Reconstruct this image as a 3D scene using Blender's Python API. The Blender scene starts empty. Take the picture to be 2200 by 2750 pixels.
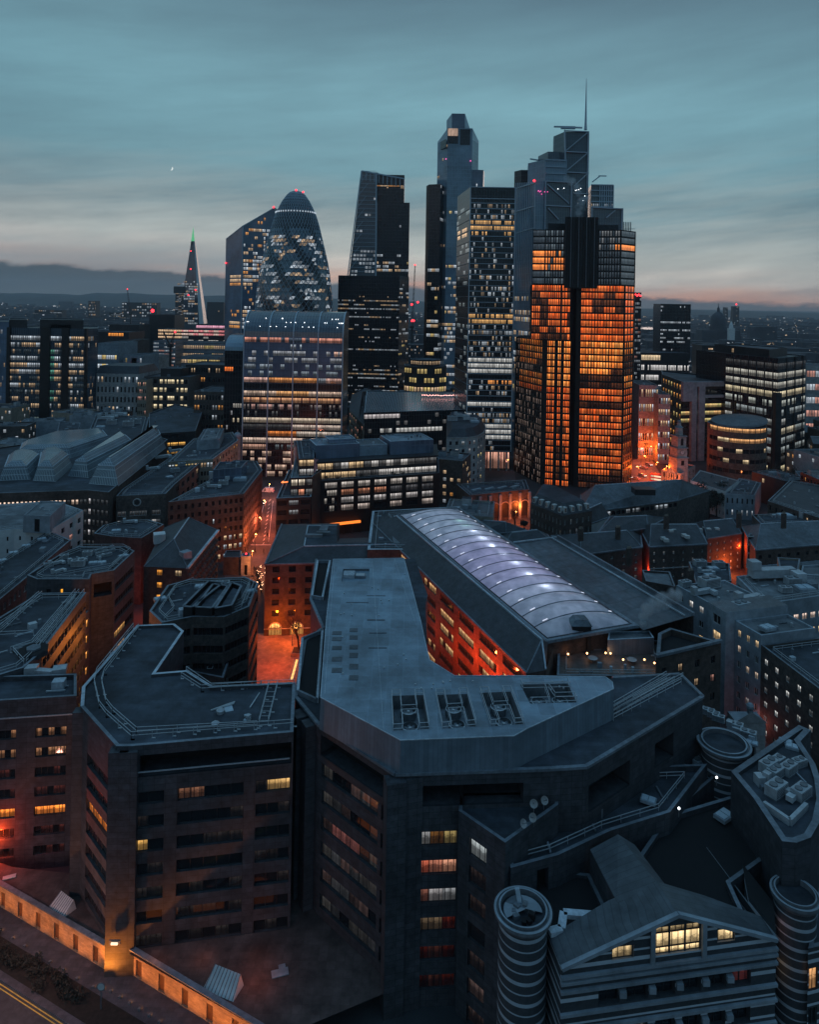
import bpy, math, random
from math import radians, sin, cos, pi, atan2, sqrt
from mathutils import Vector, Matrix
from mathutils.geometry import tessellate_polygon
SC = bpy.context.scene
COL = SC.collection
# -- camera (a drone with a rising-front lens)
CAM_H, FOC, CX, HY, ROLL = 92.0, 1913.0, 1100.0, 814.0, radians(1.0)
cd = bpy.data.cameras.new('camera'); cam = bpy.data.objects.new('camera', cd); COL.objects.link(cam)
cam.matrix_world = Matrix.Translation((0, 0, CAM_H)) @ Matrix.Rotation(radians(90), 4, 'X') @ Matrix.Rotation(ROLL, 4, 'Z')
cd.sensor_fit = 'HORIZONTAL'; cd.sensor_width = 36.0; cd.lens = FOC / 2200 * 36.0
cd.shift_y = -(1375 - HY) / 2200; cd.clip_start = 0.5; cd.clip_end = 60000
SC.camera = cam
# -- world: dusk sky with stratus streaks
W = bpy.data.worlds.new('World'); SC.world = W; W.use_nodes = True
nt = W.node_tree; N = nt.nodes; LK = nt.links; N.clear()
def nd(t, **k):
    n = N.new(t)
    for a, v in k.items(): setattr(n, a, v)
    return n
def mth(op, a, b=None, c=None, clamp=False):
    n = nd('ShaderNodeMath', operation=op, use_clamp=clamp)
    for i, x in enumerate((a, b, c)):
        if x is None: continue
        if isinstance(x, (int, float)): n.inputs[i].default_value = x
        else: LK.new(x, n.inputs[i])
    return n.outputs[0]
def ramp(fac, stops, interp='LINEAR'):
    n = nd('ShaderNodeValToRGB'); LK.new(fac, n.inputs[0]); e = n.color_ramp.elements
    n.color_ramp.interpolation = interp
    while len(e) < len(stops): e.new(0.5)
    for q, (p, c) in zip(e, stops): q.position = p; q.color = (*c, 1)
    return n.outputs[0]
def mixc(f, a, b, mode='MIX'):
    n = nd('ShaderNodeMix', data_type='RGBA', blend_type=mode)
    for s, x in ((0, f), (6, a), (7, b)):
        if isinstance(x, (int, float)): n.inputs[s].default_value = x
        elif isinstance(x, tuple): n.inputs[s].default_value = (*x, 1)
        else: LK.new(x, n.inputs[s])
    return n.outputs[2]
def srgb(r, g, b):
    f = lambda c: (c / 255 / 12.92) if c <= 10 else ((c / 255 + .055) / 1.055) ** 2.4
    return (f(r), f(g), f(b))
tc = nd('ShaderNodeTexCoord'); sep = nd('ShaderNodeSeparateXYZ'); LK.new(tc.outputs['Generated'], sep.inputs[0])
dx, dy, dz = sep.outputs
az = mth('ARCTAN2', dx, dy)
el = mth('ARCSINE', mth('MAXIMUM', mth('MINIMUM', dz, 1), -1))
def noise(sx, sy, scale, detail, off=0.0, rough=.55):
    cb = nd('ShaderNodeCombineXYZ'); LK.new(mth('MULTIPLY', az, sx), cb.inputs[0]); LK.new(mth('MULTIPLY', mth('ADD', el, mth('MULTIPLY', az, -.10)), sy), cb.inputs[1]); cb.inputs[2].default_value = off
    n = nd('ShaderNodeTexNoise'); n.inputs['Scale'].default_value = scale; n.inputs['Detail'].default_value = detail; n.inputs['Roughness'].default_value = rough
    LK.new(cb.outputs[0], n.inputs['Vector']); return n.outputs[0]
warp = mth('MULTIPLY', mth('SUBTRACT', noise(1, 2.2, 3.5, 4, 3.1), .5), .045)
tilt = mth('MULTIPLY', az, 0.045)
ew = mth('ADD', mth('ADD', el, warp), tilt)
t = mth('MULTIPLY', ew, 1 / .62, clamp=True)
def P(deg): return radians(deg) / .62
sky = ramp(t, [(0, srgb(120, 122, 128)), (P(1.5), srgb(255, 184, 148)), (P(2.0), srgb(250, 200, 174)), (P(2.7), srgb(238, 224, 212)), (P(4.2), srgb(196, 202, 198)), (P(6.8), srgb(136, 160, 167)),
               (P(10), srgb(118, 160, 172)), (P(15), srgb(126, 173, 186)), (P(20), srgb(110, 149, 163)), (P(25), srgb(86, 114, 130)), (P(35), srgb(62, 88, 104))])
s1 = noise(1.6, 9, 2.2, 6, 7.7); s2 = noise(3.2, 22, 1.9, 7, 1.2, .62)
lowf = mth('SUBTRACT', 1, mth('MULTIPLY', el, 1 / .22), clamp=True)
streak = ramp(mth('ADD', mth('MULTIPLY', s1, .6), mth('MULTIPLY', s2, .4)), [(.36, (0, 0, 0)), (.62, (1, 1, 1))])
dark = mth('MULTIPLY', streak, mth('ADD', mth('MULTIPLY', lowf, .36), .30))
sky = mixc(dark, sky, mixc(lowf, srgb(82, 108, 122), srgb(84, 100, 110)))
s3 = ramp(noise(1.5, 17, 2.6, 7, 12.4, .6), [(.44, (0, 0, 0)), (.66, (1, 1, 1))])
sky = mixc(mth('MULTIPLY', s3, mth('MULTIPLY', lowf, .72)), sky, srgb(184, 190, 186))
hgt = mth('ADD', mth('MULTIPLY', az, -.036), mth('ADD', .026, mth('MULTIPLY', mth('SUBTRACT', noise(16, 30, 1.6, 6, 4.0, .6), .5), .020)))
bank = mth('MULTIPLY', mth('SUBTRACT', hgt, el), 170, clamp=True)
bankc = ramp(mth('MULTIPLY', el, 14, clamp=True), [(0, srgb(80, 92, 100)), (.4, srgb(66, 84, 95)), (1, srgb(60, 84, 98))])
sky = mixc(mth('MULTIPLY', bank, .93), sky, bankc)
far = mth('MULTIPLY', mth('ABSOLUTE', mth('ADD', az, -.05)), 1 / 3.0, clamp=True)
fall = ramp(far, [(0, (1, 1, 1)), (.09, (1, 1, 1)), (.17, (.90, .91, .92)), (.45, (.80, .86, .95)), (1, (.74, .84, .98))])
pinkoff = mth('MULTIPLY', mth('MULTIPLY', mth('SUBTRACT', mth('MULTIPLY', az, -1), .17), 12, clamp=True), mth('SUBTRACT', 1, mth('MULTIPLY', mth('ABSOLUTE', mth('SUBTRACT', el, .05)), 22), clamp=True))
sky = mixc(mth('MULTIPLY', pinkoff, mth('SUBTRACT', .85, mth('MULTIPLY', bank, .85))), sky, srgb(146, 160, 166))
sky = mixc(1.0, sky, fall, 'MULTIPLY')
up = ramp(mth('MULTIPLY', el, 1 / 1.57, clamp=True), [(0, (1, 1, 1)), (.27, (1, 1, 1)), (.5, (3.1, 3.15, 3.2)), (1, (5.4, 5.5, 5.7))])
sky = mixc(1.0, sky, up, 'MULTIPLY')
SUN_EL, SUN_ROT = radians(-3.0), radians(14)
nish = nd('ShaderNodeTexSky', sky_type='NISHITA', sun_disc=False, sun_elevation=SUN_EL, sun_rotation=SUN_ROT)
sky = mixc(1.0, sky, mixc(1.0, nish.outputs[0], (.05, .05, .05), 'MULTIPLY'), 'ADD')
below = mth('MULTIPLY', mth('MULTIPLY', el, -60), 1, clamp=True)
sky = mixc(below, sky, (.01, .013, .017))
bg = nd('ShaderNodeBackground'); LK.new(sky, bg.inputs[0]); bg.inputs[1].default_value = 1.0
LK.new(bg.outputs[0], nd('ShaderNodeOutputWorld').inputs[0])
W.cycles.sampling_method = 'MANUAL'; W.cycles.sample_map_resolution = 1024
sl = bpy.data.lights.new('sun', 'SUN'); sl.energy = 0.10; sl.angle = radians(14); sl.color = (1, .72, .6)
so = bpy.data.objects.new('sun', sl); COL.objects.link(so)
so.rotation_euler = Vector((-sin(SUN_ROT), -cos(SUN_ROT), -.09)).to_track_quat('-Z', 'Y').to_euler()
SC.view_settings.view_transform = 'Standard'; SC.view_settings.look = 'None'; SC.view_settings.exposure = 0; SC.view_settings.gamma = 1
cy = SC.cycles
cy.max_bounces = 5; cy.diffuse_bounces = 2; cy.glossy_bounces = 3; cy.transmission_bounces = 3; cy.transparent_max_bounces = 8; cy.volume_bounces = 0
cy.caustics_reflective = False; cy.caustics_refractive = False; cy.sample_clamp_indirect = 4
# -- surveying: sight lines of the photograph to points in the world
_c, _s = cos(ROLL), sin(ROLL)
def _uv(px, py):
    u, v = px - CX, py - HY
    return u * _c + v * _s, -u * _s + v * _c
def at_z(px, py, z):
    u, v = _uv(px, py); d = (CAM_H - z) * FOC / v
    return Vector((u * d / FOC, d, z))
def at_d(px, py, d):
    u, v = _uv(px, py)
    return Vector((u * d / FOC, d, CAM_H - v * d / FOC))
def zs(z, *pts): return [at_z(x, y, z).xy for x, y in pts]
def zd(px, py, d): return at_d(px, py, d).z
def pd(px, py, d): return at_d(px, py, d).xy
# -- mesh building
class MB:
    def __init__(s): s.v = []; s.f = []; s.m = []; s.uv = []; s.g = []; s.mats = []
    def mi(s, m):
        if m not in s.mats: s.mats.append(m)
        return s.mats.index(m)
    def face(s, pts, mat, uv=None, glow=None):
        b = len(s.v); s.v += [tuple(p) for p in pts]; n = len(pts); s.f.append(tuple(range(b, b + n))); s.m.append(s.mi(mat))
        s.uv += uv if uv else [(p[0], p[1]) for p in pts]
        if glow is None: s.g += [(0, 0, 0, 0)] * n
        elif isinstance(glow, list): s.g += glow
        else: s.g += [glow] * n
    def quadw(s, p0, p1, z0, z1, mat, off=0.0):
        L = sqrt((p1[0] - p0[0]) ** 2 + (p1[1] - p0[1]) ** 2)
        s.face([(p0[0], p0[1], z0), (p1[0], p1[1], z0), (p1[0], p1[1], z1), (p0[0], p0[1], z1)], mat, [(off, z0), (off + L, z0), (off + L, z1), (off, z1)])
    def poly(s, pts, z, mat, holes=(), up=True):
        loops = [[Vector((p[0], p[1], 0)) for p in pts]] + [[Vector((p[0], p[1], 0)) for p in h] for h in holes]
        flat = [p for l in loops for p in l]
        for t in tessellate_polygon(loops):
            a, b, c = (flat[i] for i in t)
            ccw = (b - a).cross(c - a).z > 0
            q = (a, b, c) if ccw == up else (a, c, b)
            s.face([(p.x, p.y, z) for p in q], mat)
    def box(s, c, d, mat, rz=0.0, glow=None, top=None):
        x, y, z = d[0] / 2, d[1] / 2, d[2]
        cr, sr = cos(rz), sin(rz)
        def T(a, b, h): return (c[0] + a * cr - b * sr, c[1] + a * sr + b * cr, c[2] + h)
        q = [T(-x, -y, 0), T(x, -y, 0), T(x, y, 0), T(-x, y, 0), T(-x, -y, z), T(x, -y, z), T(x, y, z), T(-x, y, z)]
        for i, j, w in ((0, 1, d[0]), (1, 2, d[1]), (2, 3, d[0]), (3, 0, d[1])):
            s.face([q[i], q[j], q[j + 4], q[i + 4]], mat, [(0, c[2]), (w, c[2]), (w, c[2] + z), (0, c[2] + z)], glow)
        s.face([q[4], q[5], q[6], q[7]], top or mat, None, glow); s.face([q[3], q[2], q[1], q[0]], mat, None, glow)
    def bar(s, a, b, w, mat, h=None, glow=None):
        a, b = Vector(a), Vector(b); t = (b - a)
        if t.length < 1e-6: return
        t.normalize(); u = Vector((0, 0, 1)) if abs(t.z) < .95 else Vector((1, 0, 0))
        r = t.cross(u).normalized() * w / 2; u = r.cross(t).normalized() * (h or w) / 2
        A = [a - r - u, a + r - u, a + r + u, a - r + u]; B = [p + (b - a) for p in A]; L = (b - a).length
        for i in range(4):
            j = (i + 1) % 4; s.face([A[i], B[i], B[j], A[j]], mat, [(0, 0), (L, 0), (L, w), (0, w)], glow)
        s.face([A[0], A[1], A[2], A[3]], mat, None, glow); s.face([B[3], B[2], B[1], B[0]], mat, None, glow)
    def tube(s, c, r0, r1, h, mat, n=24, cap=True, glow=None, capmat=None):
        c = Vector(c)
        for i in range(n):
            a0, a1 = 2 * pi * i / n, 2 * pi * (i + 1) / n
            p = [(c.x + r * cos(a), c.y + r * sin(a), c.z + z) for r, a, z in ((r0, a0, 0), (r0, a1, 0), (r1, a1, h), (r1, a0, h))]
            s.face(p, mat, [(a0 * r0, c.z), (a1 * r0, c.z), (a1 * r0, c.z + h), (a0 * r0, c.z + h)], glow)
        if cap and r1 > 0: s.face([(c.x + r1 * cos(2 * pi * i / n), c.y + r1 * sin(2 * pi * i / n), c.z + h) for i in range(n)], capmat or mat, None, glow)
    def ball(s, c, r, mat, glow=None, n=8, m=5, sz=1.0):
        c = Vector(c)
        P = lambda i, j: (c.x + r * sin(pi * j / m) * cos(2 * pi * i / n), c.y + r * sin(pi * j / m) * sin(2 * pi * i / n), c.z + r * sz * cos(pi * j / m))
        for i in range(n):
            for j in range(m):
                q = [P(i, j + 1), P(i + 1, j + 1), P(i + 1, j), P(i, j)]
                if j == 0: q = q[:3]
                if j == m - 1: q = [q[0], q[2], q[3]]
                s.face(q, mat, None, glow)
    def mesh(s, name, org=(0, 0, 0), smooth=False):
        me = bpy.data.meshes.new(name); ox, oy, oz = org
        me.from_pydata([(x - ox, y - oy, z - oz) for x, y, z in s.v], [], s.f)
        for m in s.mats: me.materials.append(m)
        me.polygons.foreach_set('material_index', s.m)
        uv = me.uv_layers.new(name='UVMap'); uv.data.foreach_set('uv', [c for p in s.uv for c in p])
        if any(g[3] or g[0] for g in s.g):
            ca = me.color_attributes.new('glow', 'FLOAT_COLOR', 'CORNER'); ca.data.foreach_set('color', [c for p in s.g for c in p])
        if smooth: me.polygons.foreach_set('use_smooth', [True] * len(me.polygons))
        me.update(); return me
    def obj(s, name, parent=None, org=None, smooth=False, merge=False):
        o0 = Vector(org) if org is not None else (parent.location.copy() if parent else Vector((0, 0, 0)))
        if parent is not None and parent.parent is not None: o0 = parent.parent.location.copy()
        o = bpy.data.objects.new(name, s.mesh(name, o0, smooth)); COL.objects.link(o)
        if parent is not None: o.parent = parent
        else: o.location = o0
        if merge:
            import bmesh
            bm = bmesh.new(); bm.from_mesh(o.data); bmesh.ops.remove_doubles(bm, verts=bm.verts, dist=1e-4); bm.to_mesh(o.data); bm.free()
        return o
def tag(o, label=None, cat=None, group=None, kind=None):
    if label: o['label'] = label
    if cat: o['category'] = cat
    if group: o['group'] = group
    if kind: o['kind'] = kind
    return o
def root(name, label, cat, loc, group=None):
    o = bpy.data.objects.new(name, None); COL.objects.link(o); o.location = loc; o.empty_display_size = .5
    return tag(o, label, cat, group)
def copy_tree(o, loc=None, rz=None, label=None):
    r = o.copy(); COL.objects.link(r)
    if loc is not None: r.location = loc
    if rz is not None: r.rotation_euler = (0, 0, rz)
    if label: r['label'] = label
    for ch in list(o.children):
        c = ch.copy(); COL.objects.link(c); c.parent = r
        for g in list(ch.children):
            e = g.copy(); COL.objects.link(e); e.parent = c
    return r
# -- materials
def M(name, base, rough=.7, var=.35, scale=.6, base2=None, bump=0.0, spec=.4, metal=0.0, brick=None, detail=5, stain=0.0, coord='Object'):
    m = bpy.data.materials.new(name); m.use_nodes = True; t = m.node_tree; n = t.nodes; l = t.links; b = n['Principled BSDF']
    b.inputs['Roughness'].default_value = rough; b.inputs['Specular IOR Level'].default_value = spec; b.inputs['Metallic'].default_value = metal
    tc = n.new('ShaderNodeTexCoord')
    no = n.new('ShaderNodeTexNoise'); no.inputs['Scale'].default_value = scale; no.inputs['Detail'].default_value = detail; no.inputs['Roughness'].default_value = .65
    l.new(tc.outputs[coord], no.inputs['Vector'])
    r = n.new('ShaderNodeValToRGB'); l.new(no.outputs[0], r.inputs[0])
    b2 = base2 or tuple(min(1, c * (1 + var)) for c in base); b1 = tuple(c * (1 - var) for c in base)
    r.color_ramp.elements[0].position = .32; r.color_ramp.elements[0].color = (*b1, 1); r.color_ramp.elements[1].position = .7; r.color_ramp.elements[1].color = (*b2, 1)
    col = r.outputs[0]
    if stain:
        n2 = n.new('ShaderNodeTexNoise'); n2.inputs['Scale'].default_value = .07; n2.inputs['Detail'].default_value = 6; n2.inputs['Roughness'].default_value = .7
        l.new(tc.outputs['Object'], n2.inputs['Vector'])
        r2 = n.new('ShaderNodeValToRGB'); l.new(n2.outputs[0], r2.inputs[0]); r2.color_ramp.elements[0].position = .38; r2.color_ramp.elements[1].position = .62
        r2.color_ramp.elements[0].color = (1 - stain,) * 3 + (1,); r2.color_ramp.elements[1].color = (1 + stain * .4,) * 3 + (1,)
        mx = n.new('ShaderNodeMix'); mx.data_type = 'RGBA'; mx.blend_type = 'MULTIPLY'; mx.inputs[0].default_value = 1; l.new(col, mx.inputs[6]); l.new(r2.outputs[0], mx.inputs[7]); col = mx.outputs[2]
    if brick:
        bw, bh, jt, jf, of = brick
        br = n.new('ShaderNodeTexBrick'); l.new(tc.outputs['UV'], br.inputs['Vector']); br.offset = of; br.squash = 1
        br.inputs['Scale'].default_value = 1; br.inputs['Brick Width'].default_value = bw; br.inputs['Row Height'].default_value = bh
        br.inputs['Mortar Size'].default_value = jt; br.inputs['Mortar Smooth'].default_value = .2
        br.inputs['Color1'].default_value = (.82, .82, .82, 1); br.inputs['Color2'].default_value = (1.15, 1.15, 1.15, 1); br.inputs['Mortar'].default_value = (jf, jf, jf, 1)
        mx = n.new('ShaderNodeMix'); mx.data_type = 'RGBA'; mx.blend_type = 'MULTIPLY'; mx.inputs[0].default_value = 1; l.new(col, mx.inputs[6]); l.new(br.outputs[0], mx.inputs[7]); col = mx.outputs[2]
    l.new(col, b.inputs['Base Color'])
    if bump:
        bp = n.new('ShaderNodeBump'); bp.inputs['Strength'].default_value = bump; bp.inputs['Distance'].default_value = .1; l.new(no.outputs[0], bp.inputs['Height']); l.new(bp.outputs[0], b.inputs['Normal'])
    return m
def glass_mat(name, base=(.012, .016, .02), rough=.06, interior=True, gain=1.0, wob=.02):
    """window glass: dark and glossy, lit rooms behind it, or a painted reflection, where the 'glow' attribute (rgb = lamp colour, a = height in the pane) says so"""
    m = bpy.data.materials.new(name); m.use_nodes = True; t = m.node_tree; n = t.nodes; l = t.links; b = n['Principled BSDF']
    b.inputs['Base Color'].default_value = (*base, 1); b.inputs['Roughness'].default_value = rough; b.inputs['Specular IOR Level'].default_value = .6
    at = n.new('ShaderNodeAttribute'); at.attribute_name = 'glow'
    tc = n.new('ShaderNodeTexCoord')
    def math(op, a, c=None, clamp=False):
        x = n.new('ShaderNodeMath'); x.operation = op; x.use_clamp = clamp
        for i, y in enumerate((a, c)):
            if y is None: continue
            if isinstance(y, (int, float)): x.inputs[i].default_value = y
            else: l.new(y, x.inputs[i])
        return x.outputs[0]
    mp = n.new('ShaderNodeMapping'); l.new(tc.outputs['UV'], mp.inputs[0]); mp.inputs['Scale'].default_value = (1.0, 1.6, 1)
    no = n.new('ShaderNodeTexNoise'); no.inputs['Scale'].default_value = 1.7; no.inputs['Detail'].default_value = 5; no.inputs['Roughness'].default_value = .75; l.new(mp.outputs[0], no.inputs['Vector'])
    mp2 = n.new('ShaderNodeMapping'); l.new(tc.outputs['UV'], mp2.inputs[0]); mp2.inputs['Scale'].default_value = (1.9, .25, 1)
    vo = n.new('ShaderNodeTexVoronoi'); vo.inputs['Scale'].default_value = 1.0; l.new(mp2.outputs[0], vo.inputs['Vector'])
    blinds = math('ADD', .38, math('MULTIPLY', vo.outputs['Color'], 1.05))
    su = n.new('ShaderNodeSeparateXYZ'); l.new(tc.outputs['UV'], su.inputs[0])
    mull = math('LESS_THAN', math('ABSOLUTE', math('SUBTRACT', math('FRACT', math('MULTIPLY', su.outputs[0], 1.33)), .5)), .09)
    blinds = math('MULTIPLY', blinds, math('SUBTRACT', 1, math('MULTIPLY', mull, .75 if interior else .4)))
    furn = math('MULTIPLY', math('SUBTRACT', math('SUBTRACT', no.outputs[0], .02), math('MULTIPLY', at.outputs['Alpha'], .75)), 7, True)
    pat = math('MULTIPLY', blinds, math('ADD', .15, math('MULTIPLY', no.outputs[0], 1.7)))
    pat = math('MULTIPLY', pat, math('SUBTRACT', 1, math('MULTIPLY', furn, .72 if interior else .25)))
    pat = math('MULTIPLY', pat, math('ADD', .75, math('MULTIPLY', math('POWER', at.outputs['Alpha'], 3), .7)))
    vm = n.new('ShaderNodeVectorMath'); vm.operation = 'SCALE'; l.new(at.outputs['Color'], vm.inputs[0]); l.new(pat, vm.inputs['Scale'])
    l.new(vm.outputs[0], b.inputs['Emission Color']); b.inputs['Emission Strength'].default_value = gain
    if wob:
        nb = n.new('ShaderNodeTexNoise'); nb.inputs['Scale'].default_value = .5; l.new(tc.outputs['UV'], nb.inputs['Vector'])
        bp = n.new('ShaderNodeBump'); bp.inputs['Strength'].default_value = wob; bp.inputs['Distance'].default_value = .5; l.new(nb.outputs[0], bp.inputs['Height']); l.new(bp.outputs[0], b.inputs['Normal'])
    m.cycles.emission_sampling = 'NONE'
    return m
def curtain(name, base, fl, mw, line=(.06, .07, .08), rough=.1, lw=.12, spec=.7, var=.5):
    """curtain walling: glossy dark panes ruled by slab edges and mullions, in metres"""
    m = M(name, base, rough, var, .05, spec=spec, brick=(mw, fl, lw, 1, 0))
    br = next(x for x in m.node_tree.nodes if x.type == 'TEX_BRICK'); mult = br.outputs[0].links[0].to_node
    mult.blend_type = 'MIX'; l = m.node_tree.links; l.new(br.outputs['Fac'], mult.inputs[0])
    br.inputs['Mortar'].default_value = (*line, 1)
    return m
def emit(name, col, k, sample='NONE'):
    m = bpy.data.materials.new(name); m.use_nodes = True; b = m.node_tree.nodes['Principled BSDF']
    b.inputs['Base Color'].default_value = (*[c * .5 for c in col], 1); b.inputs['Emission Color'].default_value = (*col, 1); b.inputs['Emission Strength'].default_value = k
    m.cycles.emission_sampling = sample; return m
GLASS = glass_mat('window_glass'); GLASSF = glass_mat('far_window_glass', interior=False, wob=0)
FRAME = M('dark_window_frame', (.03, .033, .036), .5, .3, 2)
WFRAME = M('pale_window_frame', (.45, .45, .43), .6, .2, 2)
GRANITE = M('mottled_granite', (.052, .056, .064), .65, .38, 1.1, bump=.2, brick=(1.5, .82, .03, .45, 0), detail=9, stain=.3)
GRANITE2 = M('brown_granite', (.09, .075, .066), .75, .5, 1.1, bump=.15, brick=(1.2, .8, .02, .6, .5), detail=8, stain=.3)
BRICK = M('soot_brick', (.085, .062, .052), .9, .45, .8, brick=(.45, .15, .02, .7, .5), detail=7, stain=.35)
BRICKR = M('red_brick', (.26, .12, .08), .9, .35, .8, brick=(.9, .3, .03, .7, .5), detail=7, stain=.2)
PALE = M('pale_stone', (.34, .33, .32), .8, .25, .5, brick=(1.4, .6, .015, .8, .5), stain=.25)
PALEB = M('blue_grey_panel', (.25, .285, .315), .7, .25, .5, stain=.25)
TAN = M('tan_stone', (.26, .22, .17), .8, .25, .5, stain=.2)
WHITE = M('white_render', (.55, .55, .54), .7, .15, .4, stain=.2)
DARK = M('black_cladding', (.022, .023, .025), .5, .4, .4, stain=.3)
ROOF = M('bitumen_roof', (.042, .052, .066), .8, .42, .3, bump=.12, detail=10, stain=.6, brick=(8, 1.05, .025, .72, .5))
ROOFP = M('pale_roof_felt', (.17, .18, .19), .85, .3, .3, detail=9, stain=.5)
SLATE = M('slate_roof', (.045, .05, .058), .6, .35, .6, brick=(.5, .3, .02, .7, .5), detail=8, stain=.3)
SLATE2 = M('blue_slate_roof', (.09, .105, .12), .5, .3, .5, brick=(.6, .4, .02, .75, .5), detail=8, stain=.35)
COPING = M('lead_coping', (.40, .45, .49), .55, .3, 1.5, stain=.3)
COPD = M('dark_coping', (.15, .175, .20), .6, .3, 1.5, stain=.5)
ZINC = M('zinc_roof_panels', (.18, .24, .29), .42, .18, .35, brick=(2.4, 3.2, .035, 1.3, 0), detail=9, stain=.42, spec=.5)
ZINCF = M('standing_seam_fascia', (.14, .18, .215), .45, .15, .5, brick=(.62, 40, .035, .72, 0), stain=.25, spec=.5)
RAIL = M('galvanised_rail', (.42, .45, .47), .4, .2, 3, metal=.3)
VENT = M('galvanised_casing', (.42, .45, .47), .5, .2, 1.2, stain=.3, metal=.2)
VENTD = M('dark_casing', (.12, .13, .14), .6, .3, 1.2)
BLACK = M('black_void', (.006, .006, .007), .9, .2, 1)
ASPH = M('asphalt', (.05, .05, .053), .85, .3, 1.2, detail=9, stain=.3)
PAVE = M('paving', (.075, .07, .078), .85, .25, .8, brick=(.9, .6, .02, .7, .5), stain=.3)
PAINT = M('road_paint', (.6, .6, .58), .7, .3, 3)
YPAINT = M('yellow_road_paint', (.6, .42, .06), .7, .3, 3)
GROUND = M('city_ground', (.035, .037, .04), .9, .4, .02, stain=.3)
STEEL = M('blue_grey_steel', (.36, .43, .48), .45, .15, 1, metal=.1)
BARK = M('bark', (.035, .028, .024), .9, .4, 3)
LEAF = M('dark_leaf', (.030, .034, .026), .8, .5, 1.5)
TWIG = M('bare_twig', (.04, .033, .028), .9, .4, 2)
REDL = emit('red_warning_lamp', (1, .02, .03), 6); WLAMP = emit('white_lamp', (.9, .95, 1), 6); SODIUM = emit('sodium_lamp', (1, .42, .10), 12, 'AUTO')
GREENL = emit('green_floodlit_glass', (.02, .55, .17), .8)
OR, AM, WW, CW, PK, RD, YL = (1.0, .27, .05), (1.0, .43, .11), (1.0, .68, .40), (.80, .90, 1.0), (1.0, .48, .38), (1, .12, .05), (1, .74, .28)
def hsh(*a):
    x = 2166136261
    for k in a: x = ((x ^ (int(k) & 0xffffffff)) * 16777619) & 0xffffffff; x ^= x >> 13
    x = (x * 2246822519) & 0xffffffff; x ^= x >> 15
    return (x & 0xffffff) / 16777216.0
def lit(seed, p, pal=((WW, 1),), run=3, lo=.35, hi=1.0, rows=None, dim=0.0):
    """which windows are lit: decided per run of neighbours; rows = {floor: probability}"""
    tot = sum(w for _, w in pal)
    def f(i, j, k=0):
        pr = rows.get(j, p) if rows else p
        r = hsh(seed, j, i // run, 11)
        r2 = hsh(seed, j, i, k, 5)
        on = (r * .75 + r2 * .25) < pr * .9 + .05 * (pr > 0) if pr < 1 else True
        if not on:
            return (dim * CW[0], dim * CW[1], dim * CW[2]) if dim and r2 > .6 else None
        x = hsh(seed, j, i // run, 23) * tot; c = pal[-1][0]
        for cc, w in pal:
            if x < w: c = cc; break
            x -= w
        s = lo + (hi - lo) * hsh(seed, i, j, k, 3)
        return (c[0] * s, c[1] * s, c[2] * s)
    return f
def even(n, w=.6, m0=0.0, m1=0.0):
    return lambda L: [(m0 + (L - m0 - m1) * (i + .5 - w / 2) / n, m0 + (L - m0 - m1) * (i + .5 + w / 2) / n) for i in range(n)]
def floors(n, lo=.3, hi=.85, za=0.0, zb=0.0): # n storeys between za above the foot and zb below the top
    return lambda z0, z1: [(z0 + za + (z1 - z0 - za - zb) * (j + lo) / n, z0 + za + (z1 - z0 - za - zb) * (j + hi) / n) for j in range(n)]
def fac(cols, rows, lit=None, sub=1, dep=.25, flush=False, glass=None, frame=None, bars=None, skip=None, every=False, deepmat=None):
    return dict(cols=cols, rows=rows, lit=lit, sub=sub, dep=dep, flush=flush, glass=glass or GLASS, frame=frame or FRAME, bars=bars, skip=skip, every=every, deepmat=deepmat)
FOOT = []
def pip(p, poly):
    c = False
    for i in range(len(poly)):
        a, b_ = poly[i], poly[i - 1]
        if (a.y > p.y) != (b_.y > p.y) and p.x < (b_.x - a.x) * (p.y - a.y) / (b_.y - a.y) + a.x: c = not c
    return c
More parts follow.
